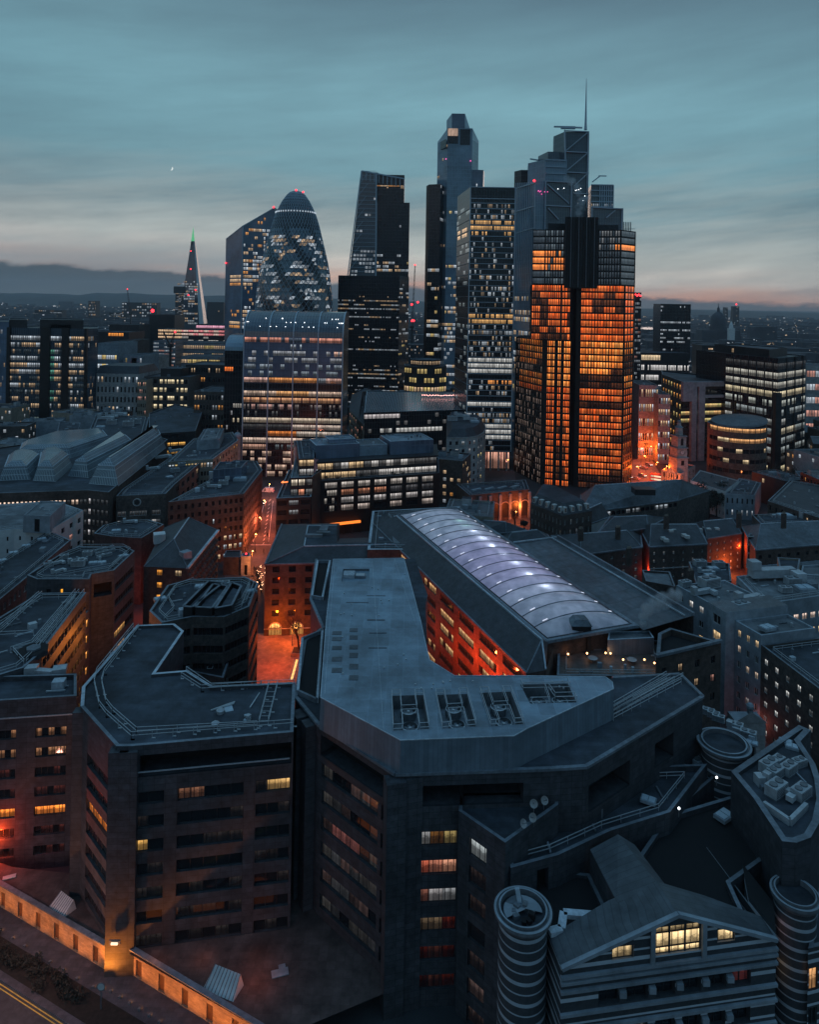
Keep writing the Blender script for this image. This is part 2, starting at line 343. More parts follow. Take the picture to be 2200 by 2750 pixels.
class Bld:
    CAP = 100
    def __init__(s, name, label, cat, org, group=None, cap=None):
        s.r = root(name, label, cat, (org[0], org[1], 0), group); s.p = {}; s.w = []; s.cap = s.CAP if cap is None else cap
    def part(s, name):
        if name not in s.p: s.p[name] = MB()
        return s.p[name]
    def wall(s, p0, p1, z0, z1, mat, sp=None, name='wall', n=None):
        mb = s.part(name); p0 = Vector(p0[:2]); p1 = Vector(p1[:2])
        if not sp: mb.quadw(p0, p1, z0, z1, mat); return
        L = (p1 - p0).length; t = (p1 - p0) / L; n = Vector((t.y, -t.x)) if n is None else n
        cols = sp['cols'](L) if callable(sp['cols']) else sp['cols']; rows = sp['rows'](z0, z1) if callable(sp['rows']) else sp['rows']
        A = lambda a, z, d=0.0: (p0.x + t.x * a - n.x * d, p0.y + t.y * a - n.y * d, z)
        def q(a, b, za, zb, d=0.0): mb.face([A(a, za, d), A(b, za, d), A(b, zb, d), A(a, zb, d)], mat, [(a, za), (b, za), (b, zb), (a, zb)])
        dep = sp['dep']
        if sp['flush']: mb.quadw(p0, p1, z0, z1, mat); dep = -.05
        zc = z0
        for j, (za, zb) in enumerate(rows):
            cs = [(i, c) for i, c in enumerate(cols) if not (sp['skip'] and sp['skip'](i, j))]
            if not sp['flush']:
                if za > zc: q(0, L, zc, za)
                ac = 0
                for i, (a, b) in cs:
                    if a > ac: q(ac, a, za, zb)
                    ac = b
                    for pts in ([A(a, za), A(b, za), A(b, za, dep), A(a, za, dep)], [A(a, zb, dep), A(b, zb, dep), A(b, zb), A(a, zb)],
                                [A(a, za), A(a, za, dep), A(a, zb, dep), A(a, zb)], [A(b, za, dep), A(b, za), A(b, zb), A(b, zb, dep)]):
                        mb.face(pts, mat, [(0, 0), (.5, 0), (.5, .3), (0, .3)])
                if ac < L: q(ac, L, za, zb)
                zc = zb
            for i, (a, b) in cs:
                if sp['deepmat']:
                    mb.face([A(a, za, dep), A(b, za, dep), A(b, zb, dep), A(a, zb, dep)], sp['deepmat'], [(a, za), (b, za), (b, zb), (a, zb)]); continue
                k = sp['sub'](i) if callable(sp['sub']) else sp['sub']; qs = []; any_lit = False
                for c in range(k):
                    x0, x1 = a + (b - a) * c / k, a + (b - a) * (c + 1) / k
                    g = sp['lit'](i, j, c) if sp['lit'] else None
                    if g: any_lit = True
                    gl = [(*g, .001), (*g, .001), (*g, 1), (*g, 1)] if g else [(0, 0, 0, .001)] * 2 + [(0, 0, 0, 1)] * 2
                    o = hsh(i, j, c, len(s.w)) * 50
                    qs.append(([A(x0, za, dep), A(x1, za, dep), A(x1, zb, dep), A(x0, zb, dep)], [(x0 + o, za + o), (x1 + o, za + o), (x1 + o, zb + o), (x0 + o, zb + o)], gl))
                if sp['flush'] and not any_lit and not sp['every']: continue
                mid = A((a + b) / 2, (za + zb) / 2, dep); ar = sqrt((b - a) * (zb - za)) * FOC / max(mid[1], 20) * (1.0 if any_lit else .7)
                bars = []
                if (sp['bars'] if sp['bars'] is not None else ar > 16):
                    bw = .07 if ar > 30 else .1
                    for c in range(k + 1):
                        x = a + (b - a) * c / k; x = min(max(x, a + bw / 2), b - bw / 2); bars.append((A(x, za, dep - .04), A(x, zb, dep - .04), bw))
                    for z in (za + bw / 2, zb - bw / 2): bars.append((A(a, z, dep - .05), A(b, z, dep - .05), bw))
                s.w.append((ar, qs, bars, sp['glass'], sp['frame']))
        if not sp['flush'] and zc < z1: q(0, L, zc, z1)
    def ring(s, pts, d):
        n = len(pts); out = []
        for i in range(n):
            a, b, c = Vector(pts[i - 1]), Vector(pts[i]), Vector(pts[(i + 1) % n])
            e0 = (b - a).normalized(); e1 = (c - b).normalized(); n0 = Vector((-e0.y, e0.x)); n1 = Vector((-e1.y, e1.x))
            m = n0 + n1
            if m.length < 1e-3: m = n0
            m.normalize(); k = d / max(.35, m.dot(n0)); out.append(b + m * k)
        return out
    def vol(s, pts, z0, z1, wall, roof=ROOF, fc=None, par=.9, pw=.45, coping=None, holes=(), name='wall', reg=True, rname='roof'):
        pts = [Vector(p[:2]) for p in pts]; fc = fc or {}
        ar = sum(pts[i - 1].cross(pts[i]) for i in range(len(pts)))
        if ar < 0: raise ValueError('outline must run anticlockwise: ' + s.r.name)
        if reg and z0 < 6: FOOT.append(pts)
        n = len(pts)
        for i in range(n): s.wall(pts[i], pts[(i + 1) % n], z0, z1, wall, fc.get(i, fc.get('*')), name)
        rf = s.part(rname)
        if par > 0:
            ins = s.ring(pts, pw); cp = coping or COPD
            for i in range(n):
                j = (i + 1) % n
                rf.face([(*pts[i], z1), (*pts[j], z1), (*ins[j], z1), (*ins[i], z1)], cp)
                s.part(name).quadw(ins[j], ins[i], z1 - par, z1, wall)
            rf.poly(ins, z1 - par, roof, holes)
            if 90 < ar / 2 < 4000 and z1 < 45 and roof is not BLACK and pts[0].y < 520: s.dress(ins, z1 - par, ar / 2)
        else: rf.poly(pts, z1, roof, holes)
    def dress(s, q, z, area):
        x0, x1, y0, y1 = min(p.x for p in q), max(p.x for p in q), min(p.y for p in q), max(p.y for p in q); k = 0
        for t in range(60):
            if k >= min(9, 2 + area / 70): break
            p = Vector((x0 + (x1 - x0) * hsh(t, int(x0), 1), y0 + (y1 - y0) * hsh(t, int(y0), 2))); w = .5 + 1.8 * hsh(t, 3, int(x0)) ** 2
            if all(pip(p + Vector((a, b)) * 1.6, q) for a, b in ((1, 1), (-1, 1), (1, -1), (-1, -1))):
                mb = MB(); v = hsh(t, 9); m = (VENT, COPD, PALEB, VENTD, COPING)[int(hsh(t, 4, int(y1)) * 5)]
                if v < .3: mb.tube((p.x, p.y, z), .3, .3, .9, m, 10)
                elif v < .55: d = (q[1] - q[0]).normalized() * (2 + 4 * hsh(t, 8)); mb.bar((p.x, p.y, z + .15), (p.x + d.x * .5, p.y + d.y * .5, z + .15), .22, m)
                else: mb.box((p.x, p.y, z), (w, w * .8, .4 + .7 * w * hsh(t, 6)), m, atan2((q[1] - q[0]).y, (q[1] - q[0]).x))
                mb.obj('roof_vent', s.r); k += 1
        if area > 240 and q[0].y < 330:
            r = s.ring(q, 1.3); mb = MB()
            for i in range(len(r)):
                a, b = r[i], r[(i + 1) % len(r)]
                for h in (.5, 1.0): mb.bar((*a, z + h), (*b, z + h), .08, RAIL)
                n = max(1, int((b - a).length / 2.5))
                for e in range(n): p = a.lerp(b, e / n); mb.bar((*p, z), (*p, z + 1), .07, RAIL)
            mb.obj('guard_rail', s.r)
    def frustum(s, lo, hi, z0, z1, mat, top=None, name='roof'):
        rf = s.part(name); n = len(lo)
        for i in range(n):
            j = (i + 1) % n; a, b, c, d = lo[i], lo[j], hi[j], hi[i]; L = (Vector(b) - Vector(a)).length
            rf.face([(a[0], a[1], z0), (b[0], b[1], z0), (c[0], c[1], z1), (d[0], d[1], z1)], mat, [(0, 0), (L, 0), (L, 4), (0, 4)])
        if top is not False: rf.poly(hi, z1, top or mat)
    def ridge(s, q, z0, z1, mat, hip=0.25, name='roof', hip2=None):
        a, b, c, d = (Vector(p[:2]) for p in q); hip2 = hip if hip2 is None else hip2
        m0, m1 = (a + d) / 2, (b + c) / 2; r0, r1 = m0.lerp(m1, hip), m1.lerp(m0, hip2); rf = s.part(name); L = (b - a).length
        V = lambda p, z: (p.x, p.y, z)
        rf.face([V(a, z0), V(b, z0), V(r1, z1), V(r0, z1)], mat, [(0, 0), (L, 0), (L * .8, 5), (L * .2, 5)]); rf.face([V(c, z0), V(d, z0), V(r0, z1), V(r1, z1)], mat, [(0, 0), (L, 0), (L * .8, 5), (L * .2, 5)])
        rf.face([V(b, z0), V(c, z0), V(r1, z1)], mat); rf.face([V(d, z0), V(a, z0), V(r0, z1)], mat)
        for x, y in ((r0, r1),): rf.bar((x.x, x.y, z1 + .04), (y.x, y.y, z1 + .04), .3, COPING)
        if hip > 0:
            for x in (a, d): rf.bar((x.x, x.y, z0 + .05), (r0.x, r0.y, z1 + .05), .22, COPD)
        if hip2 > 0:
            for x in (b, c): rf.bar((x.x, x.y, z0 + .05), (r1.x, r1.y, z1 + .05), .22, COPD)
    def lamp(s, pos, r=.7, mat=None, name='warning_light'):
        mb = MB(); mb.ball(pos, r, mat or REDL); mb.obj(name, s.r)
    def done(s):
        out = {}
        for k, mb in s.p.items():
            if mb.f: out[k] = mb.obj(k, s.r)
        s.w.sort(key=lambda w: -w[0]); rest = MB()
        for idx, (ar, qs, bars, gm, fm) in enumerate(s.w):
            mb = MB() if idx < s.cap else rest
            for pts, uv, gl in qs: mb.face(pts, gm, uv, gl)
            for a, b, w in bars: mb.bar(a, b, w, fm)
            if idx < s.cap: mb.obj('window', s.r)
        if rest.f: tag(rest.obj('window', s.r), kind='stuff')
        s.o = out; return s
# == ground and roads near the camera
def sheet(name, pts, z, mat):
    mb = MB(); mb.poly(pts, z, mat); return tag(mb.obj(name), kind='structure')
gm = MB(); gm.face([(-30000, -500, 0), (30000, -500, 0), (30000, 40000, 0), (-30000, 40000, 0)], GROUND); tag(gm.obj('ground'), kind='structure')
LD = zs(0, (-60, 2400), (283, 2606), (336, 2617), (740, 2860))
nrm = lambda a, b: Vector((b.y - a.y, a.x - b.x)).normalized()
# == the L-shaped office block with the zinc roof
ZT, ZE = 35.0, 30.5
top = zs(ZT, (861, 1873), (1076, 1988), (1381, 1976), (1415, 1957), (1648, 1850), (1645, 1832), (1626, 1818), (1389, 1815), (1221, 1815), (1154, 1773), (1142, 1724), (1131, 1672), (1112, 1600), (1085, 1499), (895, 1502), (877, 1660))
wells = []
for c in (((1052, 1868), (1137, 1866), (1153, 1957), (1056, 1962)), ((1170, 1866), (1255, 1863), (1279, 1950), (1188, 1957)), ((1289, 1860), (1372, 1857), (1406, 1944), (1318, 1950)), ((1398, 1838), (1525, 1835), (1549, 1886), (1424, 1889))):
    wells.append(zs(ZT, c[3], c[2], c[1], c[0]))
hatch = zs(ZT, (917, 1562), (990, 1561), (992, 1527), (922, 1528))
b = Bld('office_block', 'L-shaped granite office block under a broad blue-grey zinc roof with four sunken fan wells', 'office block', (12, 105))
mainblk = b
zf = b.part('roof'); zf.poly(top, ZT, ZINC, [list(reversed(w)) for w in wells] + [list(reversed(hatch))])
foot = b.ring(top, -.12); n = len(top)
for i in range(n):
    j = (i + 1) % n; L = (top[j] - top[i]).length
    zf.face([(*foot[i], ZE), (*foot[j], ZE), (*top[j], ZT), (*top[i], ZT)], ZINCF, [(0, 0), (L, 0), (L, 4.5), (0, 4.5)])
    zf.bar((*top[i], ZT + .03), (*top[j], ZT + .03), .12, COPING)
for w in wells + [hatch]:
    d = 2.0 if w is not hatch else .5
    for i in range(4):
        j = (i + 1) % 4; zf.quadw(w[j], w[i], ZT - d, ZT, VENTD)
    zf.poly(w, ZT - d, VENTD if w is not hatch else ZINC)
zf.box((*at_z(938, 1541, ZT).xy, ZT - .5), (2.3, 2.6, .7), COPING, .02); zf.box((*at_z(968, 1543, ZT).xy, ZT - .5), (2.2, 1.8, .5), COPD, .02); zf.box((*at_z(968, 1543, ZT).xy, ZT), (1.8, 1.3, .06), RAIL, .02)
for px, py, w, dd in ((905, 1700, 1.6, 1.3), (905, 1716, 1.6, 1.3), (905, 1740, 1.6, 1.3), (950, 1692, 1.4, 1.4), (950, 1712, 1.4, 1.4), (950, 1738, 1.4, 1.4), (950, 1760, 1.4, 1.6), (950, 1790, 1.4, 1.6), (950, 1820, 1.4, 1.4), (905, 1770, 1.6, 1.4), (905, 1800, 1.6, 1.4), (1010, 1665, 3.2, .5), (1010, 1600, 3.6, .25), (960, 1618, 4.2, .25), (1015, 1700, 3, .3), (1015, 1740, 3, .3)):
    q = at_z(px, py, ZT); zf.box((q.x, q.y, ZT + .004), (w, dd, .05), SLATE2, .03)
rr = random.Random(4)
for k in range(34):
    a = rr.random(); px = 900 + rr.random() * 230 if k < 20 else 1050 + rr.random() * 480; py = 1530 + rr.random() * 300 if k < 20 else 1830 + rr.random() * 25
    if k < 20 and px > 1085 + (py - 1500) * .2: continue
    q = at_z(px, py, ZT); zf.box((q.x, q.y, ZT), (.22, .22, .22), RAIL)
for px0, py0, px1, py1 in ((899, 1506, 872, 1862), (1000, 1505, 1030, 1958), (1060, 1503, 1118, 1680)):
    a, c = at_z(px0, py0, ZT), at_z(px1, py1, ZT); zf.bar((a.x, a.y, ZT + .03), (c.x, c.y, ZT + .03), .06, COPING)
for wi, w in enumerate(wells):
    wp = MB(); wp.poly(b.ring(w, .35), ZT - 1.95, COPD); wo = wp.obj('fan_well', b.r)
    cells = ((.5, .25), (.5, .72)) if wi < 3 else ((.27, .38), (.72, .38))
    for u, v in cells:
        p = w[0].lerp(w[1], u).lerp(w[3].lerp(w[2], u), v); r = 1.15
        fb = MB(); fb.tube((p.x, p.y, ZT - 1.7), r, r, .9, VENTD, 20, cap=False); fb.tube((p.x, p.y, ZT - .8), r, r - .12, .06, RAIL, 20, cap=False)
        for k in range(7):
            a = k * 2 * pi / 7; e = (p.x + r * .9 * cos(a), p.y + r * .9 * sin(a)); fb.bar((p.x, p.y, ZT - 1.05), (*e, ZT - 1.15), .42, COPD, .05)
        fb.tube((p.x, p.y, ZT - 1.2), .24, .2, .3, RAIL, 12); fb.obj('fan', wo)
    rb = MB()
    P_ = lambda u, v, h=.55: (*(w[0].lerp(w[1], u).lerp(w[3].lerp(w[2], u), v)), ZT + h)
    paths = (((0, 0), (0, 1), (.27, 1), (.27, .52), (.73, .52), (.73, 1), (1, 1), (1, 0), (.73, 0), (.73, .40), (.27, .40), (.27, 0), (0, 0)) if wi < 3 else
             ((0, 1), (1, 1), (1, .72), (0, .72), (0, 1)))
    more = () if wi < 3 else (((.46, .72), (.42, .0), (0, 0)), ((.54, .72), (.58, .22), (1, .22), (1, 0), (.58, 0)))
    for pth in (paths, *more):
        for a, c in zip(pth, pth[1:]):
            for h in (.3, .9): rb.bar(P_(*a, h), P_(*c, h), .07, RAIL)
            rb.bar(P_(*a, -.6), P_(*a, .9), .07, RAIL)
    rb.obj('guard_rail', b.r)
body = zs(ZE, (794, 1873), (855, 1946), (1062, 2080), (1425, 2068), (1478, 2066), (1575, 2060), (1888, 1872), (1827, 1812), (1645, 1822), (1221, 1826), (1150, 1790), (1143, 1625), (1149, 1598), (1115, 1500), (850, 1503), (835, 1611), (868, 1688), (820, 1722))
rows8 = [(ZE - 6.1 - 3.35 * k, ZE - 4.35 - 3.35 * k) for k in range(7, -1, -1)]
rowsF = [(22.9 - 3.75 * k - 1.9, 22.9 - 3.75 * k) for k in range(5, -1, -1)]; rowsL = [(25.4 - 3.75 * k - 2.0, 25.4 - 3.75 * k) for k in range(5, -1, -1)]
def reflect_glow(seed, p, cs=((.8, .5, .45), (.7, .66, .62), (.55, .56, .6))):  # faint pane emission stands in for reflections of the surroundings
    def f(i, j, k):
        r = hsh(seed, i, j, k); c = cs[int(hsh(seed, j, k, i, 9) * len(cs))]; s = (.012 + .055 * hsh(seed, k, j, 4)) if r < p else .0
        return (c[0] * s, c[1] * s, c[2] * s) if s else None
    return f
def colB(i, j, k):
    r = hsh(i, j, k, 77); s = {5: .30, 4: .62, 3: .34, 2: .10}.get(j, .02) * (.4 + r)
    c = {5: ((.8, .8, .8), AM, YL), 4: ((1, .22, .12), (1, .36, .22), (1, .45, .28)), 3: ((1, .38, .26), (.7, .66, .66), (.62, .64, .66)), 2: (WW, WW, RD)}.get(j, (RD, (1, .3, .2), RD))[k]
    return (c[0] * s, c[1] * s, c[2] * s)
dl_ = reflect_glow(3, .8)
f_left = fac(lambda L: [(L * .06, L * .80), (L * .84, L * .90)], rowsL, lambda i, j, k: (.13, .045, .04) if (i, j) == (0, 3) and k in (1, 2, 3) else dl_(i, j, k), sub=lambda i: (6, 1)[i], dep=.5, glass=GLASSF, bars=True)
f_void = lambda a, c, n=1: fac(lambda L: [(L * a, L * c)], lambda z0, z1: [(z1 - 4.2, z1 - 1.6)], dep=3.0, deepmat=BLACK)
f_front = fac(lambda L: [(L * .28, L * .74)], rows8[:-1], colB, sub=3, dep=.4)
def brkt(s, p0, p1, z0, z1, mat, spec, zsplit, spec2):
    s.wall(p0, p1, z0, zsplit, mat, spec); s.wall(p0, p1, zsplit, z1, mat, spec2)
N_ = len(body)
for i in range(N_):
    p0, p1 = body[i], body[(i + 1) % N_]
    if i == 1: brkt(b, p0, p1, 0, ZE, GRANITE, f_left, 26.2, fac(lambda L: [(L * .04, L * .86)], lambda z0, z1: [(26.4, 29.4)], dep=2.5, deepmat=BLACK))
    elif i == 2:
        q = p0.lerp(p1, .5)
        brkt(b, p0, q, 0, ZE, GRANITE, fac(lambda L: [(L * .33, L * .925)], rowsF, colB, sub=3, dep=.4, bars=True), 26.0, fac(lambda L: [(L * .30, L)], lambda z0, z1: [(26.2, 28.9)], dep=4.0, deepmat=BLACK))
        b.wall(q, p1, 0, 24.0, GRANITE); b.wall(q, p1, 24.0, ZE, GRANITE, fac(lambda L: [(0.0, L * .90)], lambda z0, z1: [(26.2, 28.9)], dep=4.0, deepmat=BLACK))
    elif i == 5: b.wall(p0, p1, 0, 22.5, GRANITE); b.wall(p0, p1, 22.5, ZE, GRANITE, fac(lambda L: [(L * .02, L * .34), (L * .55, L * .72)], lambda z0, z1: [(24.2, 27.8)], dep=3.0, deepmat=BLACK))
    elif i in (0,): b.wall(p0, p1, 0, ZE, GRANITE, fac(lambda L: [(L * .2, L * .7)], rows8, lambda i, j, k: ((RD[0] * .5, RD[1] * .9, RD[2] * 1.2) if j == 5 else (.5, .55, .5) if j == 6 else None), dep=.35))
    elif i in (10,): b.wall(p0, p1, 0, ZE, GRANITE)
    else: b.wall(p0, p1, 0, ZE, GRANITE)
FOOT.append(body)
cp = b.part('wall')
b.part('roof').poly(body, ZE - .02, ROOF, [list(reversed(b.ring(top, .3)))])
for i in list(range(0, 8)) + list(range(14, 18)):
    p0, p1 = body[i], body[(i + 1) % N_]; zf.bar((*p0, ZE + .1), (*p1, ZE + .1), .55, COPD, .35)
for tr in (((853, 1512), (838, 1607), (866, 1612), (886, 1512)), ((812, 1722), (800, 1864), (852, 1888), (866, 1700))):
    q = zs(ZE, *tr)
    if (q[1] - q[0]).cross(q[2] - q[0]) < 0: q = q[::-1]
    zf.poly(q, ZE + .02, BLACK)
    for k in range(4): zf.bar((*q[k], ZE + .35), (*q[(k + 1) % 4], ZE + .35), .4, COPING if k in (0, 2) else COPD, .7)
for px, py, w in ((815, 1905, 3.0), (838, 1930, 2.6), (1062, 2083, 2.6), (1110, 2072, 2.2)):
    q = at_z(px, py, ZE); cp.box((q.x, q.y, 0), (w, w * .8, ZE - .4), GRANITE, .5 if px < 1060 else .25)
rb = MB()
for px0, py0, px1, py1 in ((1600, 1930, 1790, 1818), (1606, 1938, 1800, 1826), (1640, 1930, 1812, 1832), (1648, 1936, 1830, 1838), (1590, 1957, 1835, 1822), (1700, 1888, 1792, 1836)):
    a, c = at_z(px0, py0, ZE), at_z(px1, py1, ZE)
    for k in range(2): rb.bar((a.x, a.y, ZE + .5 + .5 * k), (c.x, c.y, ZE + .5 + .5 * k), .07, RAIL)
    for k in range(9): q = a.lerp(c, k / 8); rb.bar((q.x, q.y, ZE), (q.x, q.y, ZE + 1), .06, RAIL)
rb.obj('guard_rail', b.r)
ter = zs(24.0, (1370, 2260), (1480, 2175), (1490, 2148), (1250, 2168), (1236, 2172))
tq = zs(26.2, (1232, 2176), (1357, 2262), (1500, 2160), (1500, 2125), (1238, 2130))
b.vol([tq[0], tq[1], tq[2], tq[3], tq[4]], 0, 26.2, GRANITE, ROOF, {0: fac(lambda L: [(L * .25, L * .62)], [(26.2 - 4.6 - 3.55 * k, 26.2 - 2.4 - 3.55 * k) for k in range(6, -1, -1)], lambda i, j, k: (.42, .47, .48) if j == 6 else (.07 * hsh(j, 3), .045 * hsh(j, 3), .04 * hsh(j, 3)), dep=.4)}, par=.5, reg=False)
bq = zs(23.0, (1357, 2262), (1372, 2330), (1500, 2295), (1640, 2230), (1800, 2180), (1900, 2050), (1575, 2062), (1500, 2125), (1500, 2160))
b.vol(bq, 0, 23.0, GRANITE, ROOF, {1: fac(lambda L: [(L * .55, L * .8)], lambda z0, z1: [(z1 - 4.2, z1 - 1.2)], dep=1, deepmat=BLACK)}, par=.9, reg=False)
b.done()
dsh = root('satellite_dish', 'white satellite dish on a terrace roof beside the granite office block', 'satellite dish', (*at_z(1434, 2172, 26.2).xy, 25.7), 'satellite dishes on the terrace')
def dish(r):
    mb = MB(); c = r.location + Vector((0, 0, 1.2)); ax = Vector((-.2, -.8, .55)).normalized(); u = ax.cross(Vector((0, 0, 1))).normalized(); v = u.cross(ax); R = .52
    for k in range(16):
        for a, d0, e, d1 in ((0, 0, .5, .06), (.5, .06, 1, .24)):
            pt = lambda rr_, dd, i: c + ax * dd + (u * cos(2 * pi * i / 16) + v * sin(2 * pi * i / 16)) * rr_ * R
            q = [pt(a, d0, k), pt(e, d1, k), pt(e, d1, k + 1), pt(a, d0, k + 1)]; mb.face(q if a else q[:3], PALE)
    mb.obj('reflector', r); m2 = MB(); m2.bar(r.location, c - ax * .1, .1, VENTD); m2.bar(c, c + ax * .9, .05, VENTD); m2.box(c + ax * .9, (.14, .14, .14), VENTD); m2.obj('mount', r)
dish(dsh)
for px, py, a in ((1461, 2163, .5), (1433, 2210, -.4), (1403, 2226, .9)): copy_tree(dsh, (*at_z(px, py, 26.2).xy, 25.7), a)
# == flat-roofed office block with roof walkway rails
R4 = 31.0
b = Bld('office_block', 'angular granite office block with plain flat roof and corner pier above the lit wall', 'office block', (-30, 115))
pl = zs(R4, (312, 2003), (354, 2003), (788, 1965), (794, 1831), (571, 1841), (504, 1799), (418, 1806), (494, 1694), (469, 1674), (367, 1678), (220, 1844), (216, 1896))
g3 = lambda L: [(L * .005, L * .20), (L * .28, L * .69), (L * .765, L * .985)]
rows4 = [(23.7 - 3.27 * k - .85, 23.7 - 3.27 * k + .85) for k in range(6, -1, -1)]
def l4(i, j, k):
    if (i, j, k) == (0, 4, 0): return (AM[0] * .8, AM[1] * 1.0, AM[2])
    if i == 2 and j == 6 and k in (1, 2): return (.85, .50, .18)
    if i == 1 and j == 6 and k < 2: return (.16, .07, .04)
    r = hsh(i, j, k, 91); s = .022 * r if r > .6 else 0
    return (s, s * .8, s * .75) if s else None
b.wall(pl[0], pl[1], 0, R4, GRANITE)
b.wall(pl[1], pl[2], 0, 25.6, GRANITE, fac(g3, rows4, l4, sub=lambda i: (2, 5, 3)[i], dep=.45))
b.wall(pl[1], pl[2], 25.6, R4, GRANITE, fac(lambda L: [(L * .01, L * .99)], lambda z0, z1: [(26.6, 29.6)], dep=3.5, deepmat=BLACK))
b.part('wall').bar((*pl[1].lerp(pl[2], .02), 27.3), (*pl[1].lerp(pl[2], .98), 27.3), .14, RAIL)
b.wall(pl[11], pl[0], 0, R4, GRANITE, fac(lambda L: [(L * .22, L * .86)], [(24.5 - 3.27 * k - .9, 24.5 - 3.27 * k + .9) for k in range(6, -1, -1)], lambda i, j, k: (1.5, .40, .06) if j == 4 else (RD[0] * .04 * hsh(j, k), .006, .005), sub=5, dep=.45))
for i in range(2, 11):
    p0, p1 = pl[i], pl[i + 1]
    sp = fac(even(10, .75), [(R4 - 5.5, R4 - 3.5), (R4 - 9, R4 - 7), (R4 - 12.5, R4 - 10.5)], lit(5, .25, ((AM, 1),), lo=.25, hi=.6, run=4)) if i == 6 else None
    b.wall(p0, p1, 0, R4, GRANITE, sp)
FOOT.append(pl)
ins = b.ring(pl, .5); rf = b.part('roof')
rf.poly(ins, R4 - .5, ROOF)
for i in range(12):
    j = (i + 1) % 12; rf.face([(*pl[i], R4), (*pl[j], R4), (*ins[j], R4), (*ins[i], R4)], COPING if i in (4, 5, 6, 7, 8, 9, 10, 3) else COPD); rf.quadw(ins[j], ins[i], R4 - .5, R4, GRANITE)
for px, py, w in ((318, 2006, 2.6), (345, 2006, 2.4), (214, 1900, 2.0)):
    q = at_z(px, py, R4); b.part('wall').box((q.x, q.y + .5, 0), (w, 1.6, R4 - .6), GRANITE, .1)
rb = MB()
def rails(mb, pts, z, step=2.6, hs=(.55, 1.05), w=.07):
    pts = [Vector(p) for p in pts]
    for a, c in zip(pts, pts[1:]):
        for h in hs: mb.bar((a.x, a.y, z + h), (c.x, c.y, z + h), w, RAIL)
        k = max(1, int((c - a).length / step))
        for i in range(k + 1): q = a.lerp(c, i / k); mb.bar((q.x, q.y, z), (q.x, q.y, z + hs[-1]), w, RAIL); mb.box((q.x + .25, q.y - .1, z), (.5, .18, .1), RAIL)
z4 = R4 - .5
rails(rb, zs(z4, (358, 1688), (260, 1810), (252, 1838), (266, 1900), (285, 1925), (352, 1985), (788, 1950)), z4)
rails(rb, zs(z4, (372, 1690), (280, 1812), (272, 1838), (284, 1893), (302, 1916), (366, 1972), (690, 1955)), z4)
rails(rb, zs(z4, (500, 1806), (566, 1852), (790, 1842)), z4); rails(rb, zs(z4, (486, 1822), (540, 1857), (700, 1846)), z4)
rails(rb, zs(z4, (722, 1846), (695, 1950)), z4); rails(rb, zs(z4, (745, 1846), (720, 1948)), z4)
for k in range(8): a = at_z(722 - 3.4 * k, 1846 + 13 * k, z4); c = at_z(745 - 3.2 * k, 1846 + 13 * k, z4); rb.bar((a.x, a.y, z4 + .1), (c.x, c.y, z4 + .1), .08, RAIL)
rb.obj('guard_rail', b.r)
b.done()
def thing_box(name, label, cat, px, py, z, parts, rz=0, group=None):
    p = at_z(px, py, z); r = root(name, label, cat, (p.x, p.y, z), group)
    for nm, fn in parts: mb = MB(); fn(mb, p); mb.obj(nm, r)
    r.rotation_euler = (0, 0, rz); return r
thing_box('plank_pile', 'pale planks and a torn sheet dropped on the flat office roof', 'planks', 596, 1900, z4, [('plank', lambda m, p: [m.bar((p.x - 1.4, p.y - 1.0, z4 + .1 + .05 * k), (p.x + 1.6, p.y + .9 + .3 * k, z4 + .14), .2, VENT, .05) for k in range(3)]), ('sheet', lambda m, p: m.box((p.x + 1.1, p.y - .3, z4), (1.2, 1.5, .06), STEEL, .4))])
thing_box('roof_cowl', 'squat rounded vent cowl beside planks on the flat office roof', 'vent cowl', 592, 1915, z4, [('casing', lambda m, p: (m.tube(p, .5, .6, .5, VENT, 16), m.tube((p.x, p.y, z4 + .5), .62, .15, .35, VENT, 16)))])
thing_box('roof_cowl', 'low vent cowl close to the front edge of the flat office roof', 'vent cowl', 578, 1950, z4, [('casing', lambda m, p: (m.tube(p, .45, .55, .5, VENTD, 16), m.tube((p.x, p.y, z4 + .5), .6, .15, .3, VENT, 16)))])
def lump(m, p):
    for k in range(7): m.box((p.x + .35 * cos(k * 2.1) * (k % 3), p.y + .3 * sin(k * 1.7) * (k % 3), z4 + .25 * (k // 3)), (.7, .5, .35), (VENT, VENTD, STEEL)[k % 3], k * .7)
thing_box('equipment_heap', 'heap of plant equipment and ducts by the ladder rails on the flat roof', 'roof plant', 667, 1935, z4, [('casing', lump)])
thing_box('pipe', 'short pale pipe lying along the flat office roof', 'pipe', 685, 1880, z4, [('tube', lambda m, p: m.bar((p.x - .3, p.y - 2.2, z4 + .1), (p.x + .3, p.y + 1.9, z4 + .1), .16, VENT))])
# ---- podium, lit street wall with doors, pavement, hedge and road
b = Bld('podium', 'low brick street podium with a row of brown doors lit orange from below', 'podium', (-45, 104))
wl = [LD[0] + Vector((-12, 8)), *LD[:2]]
wr = [LD[2] + Vector((.2, .3)), LD[3]]
DOOR = M('brown_door', (.10, .05, .03), .6, .3, 2); WALLB = M('yellow_stock_brick', (.34, .25, .16), .9, .3, .7, brick=(.6, .2, .02, .8, .5), detail=8, stain=.25); PODR = M('podium_roof', (.09, .062, .055), .9, .4, .4, brick=(1.2, 1.2, .03, .8, 0), stain=.4)
for seq in (wl, wr):
    for a, c in zip(seq, seq[1:]):
        L = (c - a).length; k = max(1, int(L / 3.9))
        b.wall(a, c, 0, 3.6, WALLB, fac(even(k, .26), [(.25, 2.5)], dep=.25, deepmat=DOOR) if L > 4 else None)
        b.part('roof').bar((*a, 3.68), (*c, 3.68), .7, COPD, .16)
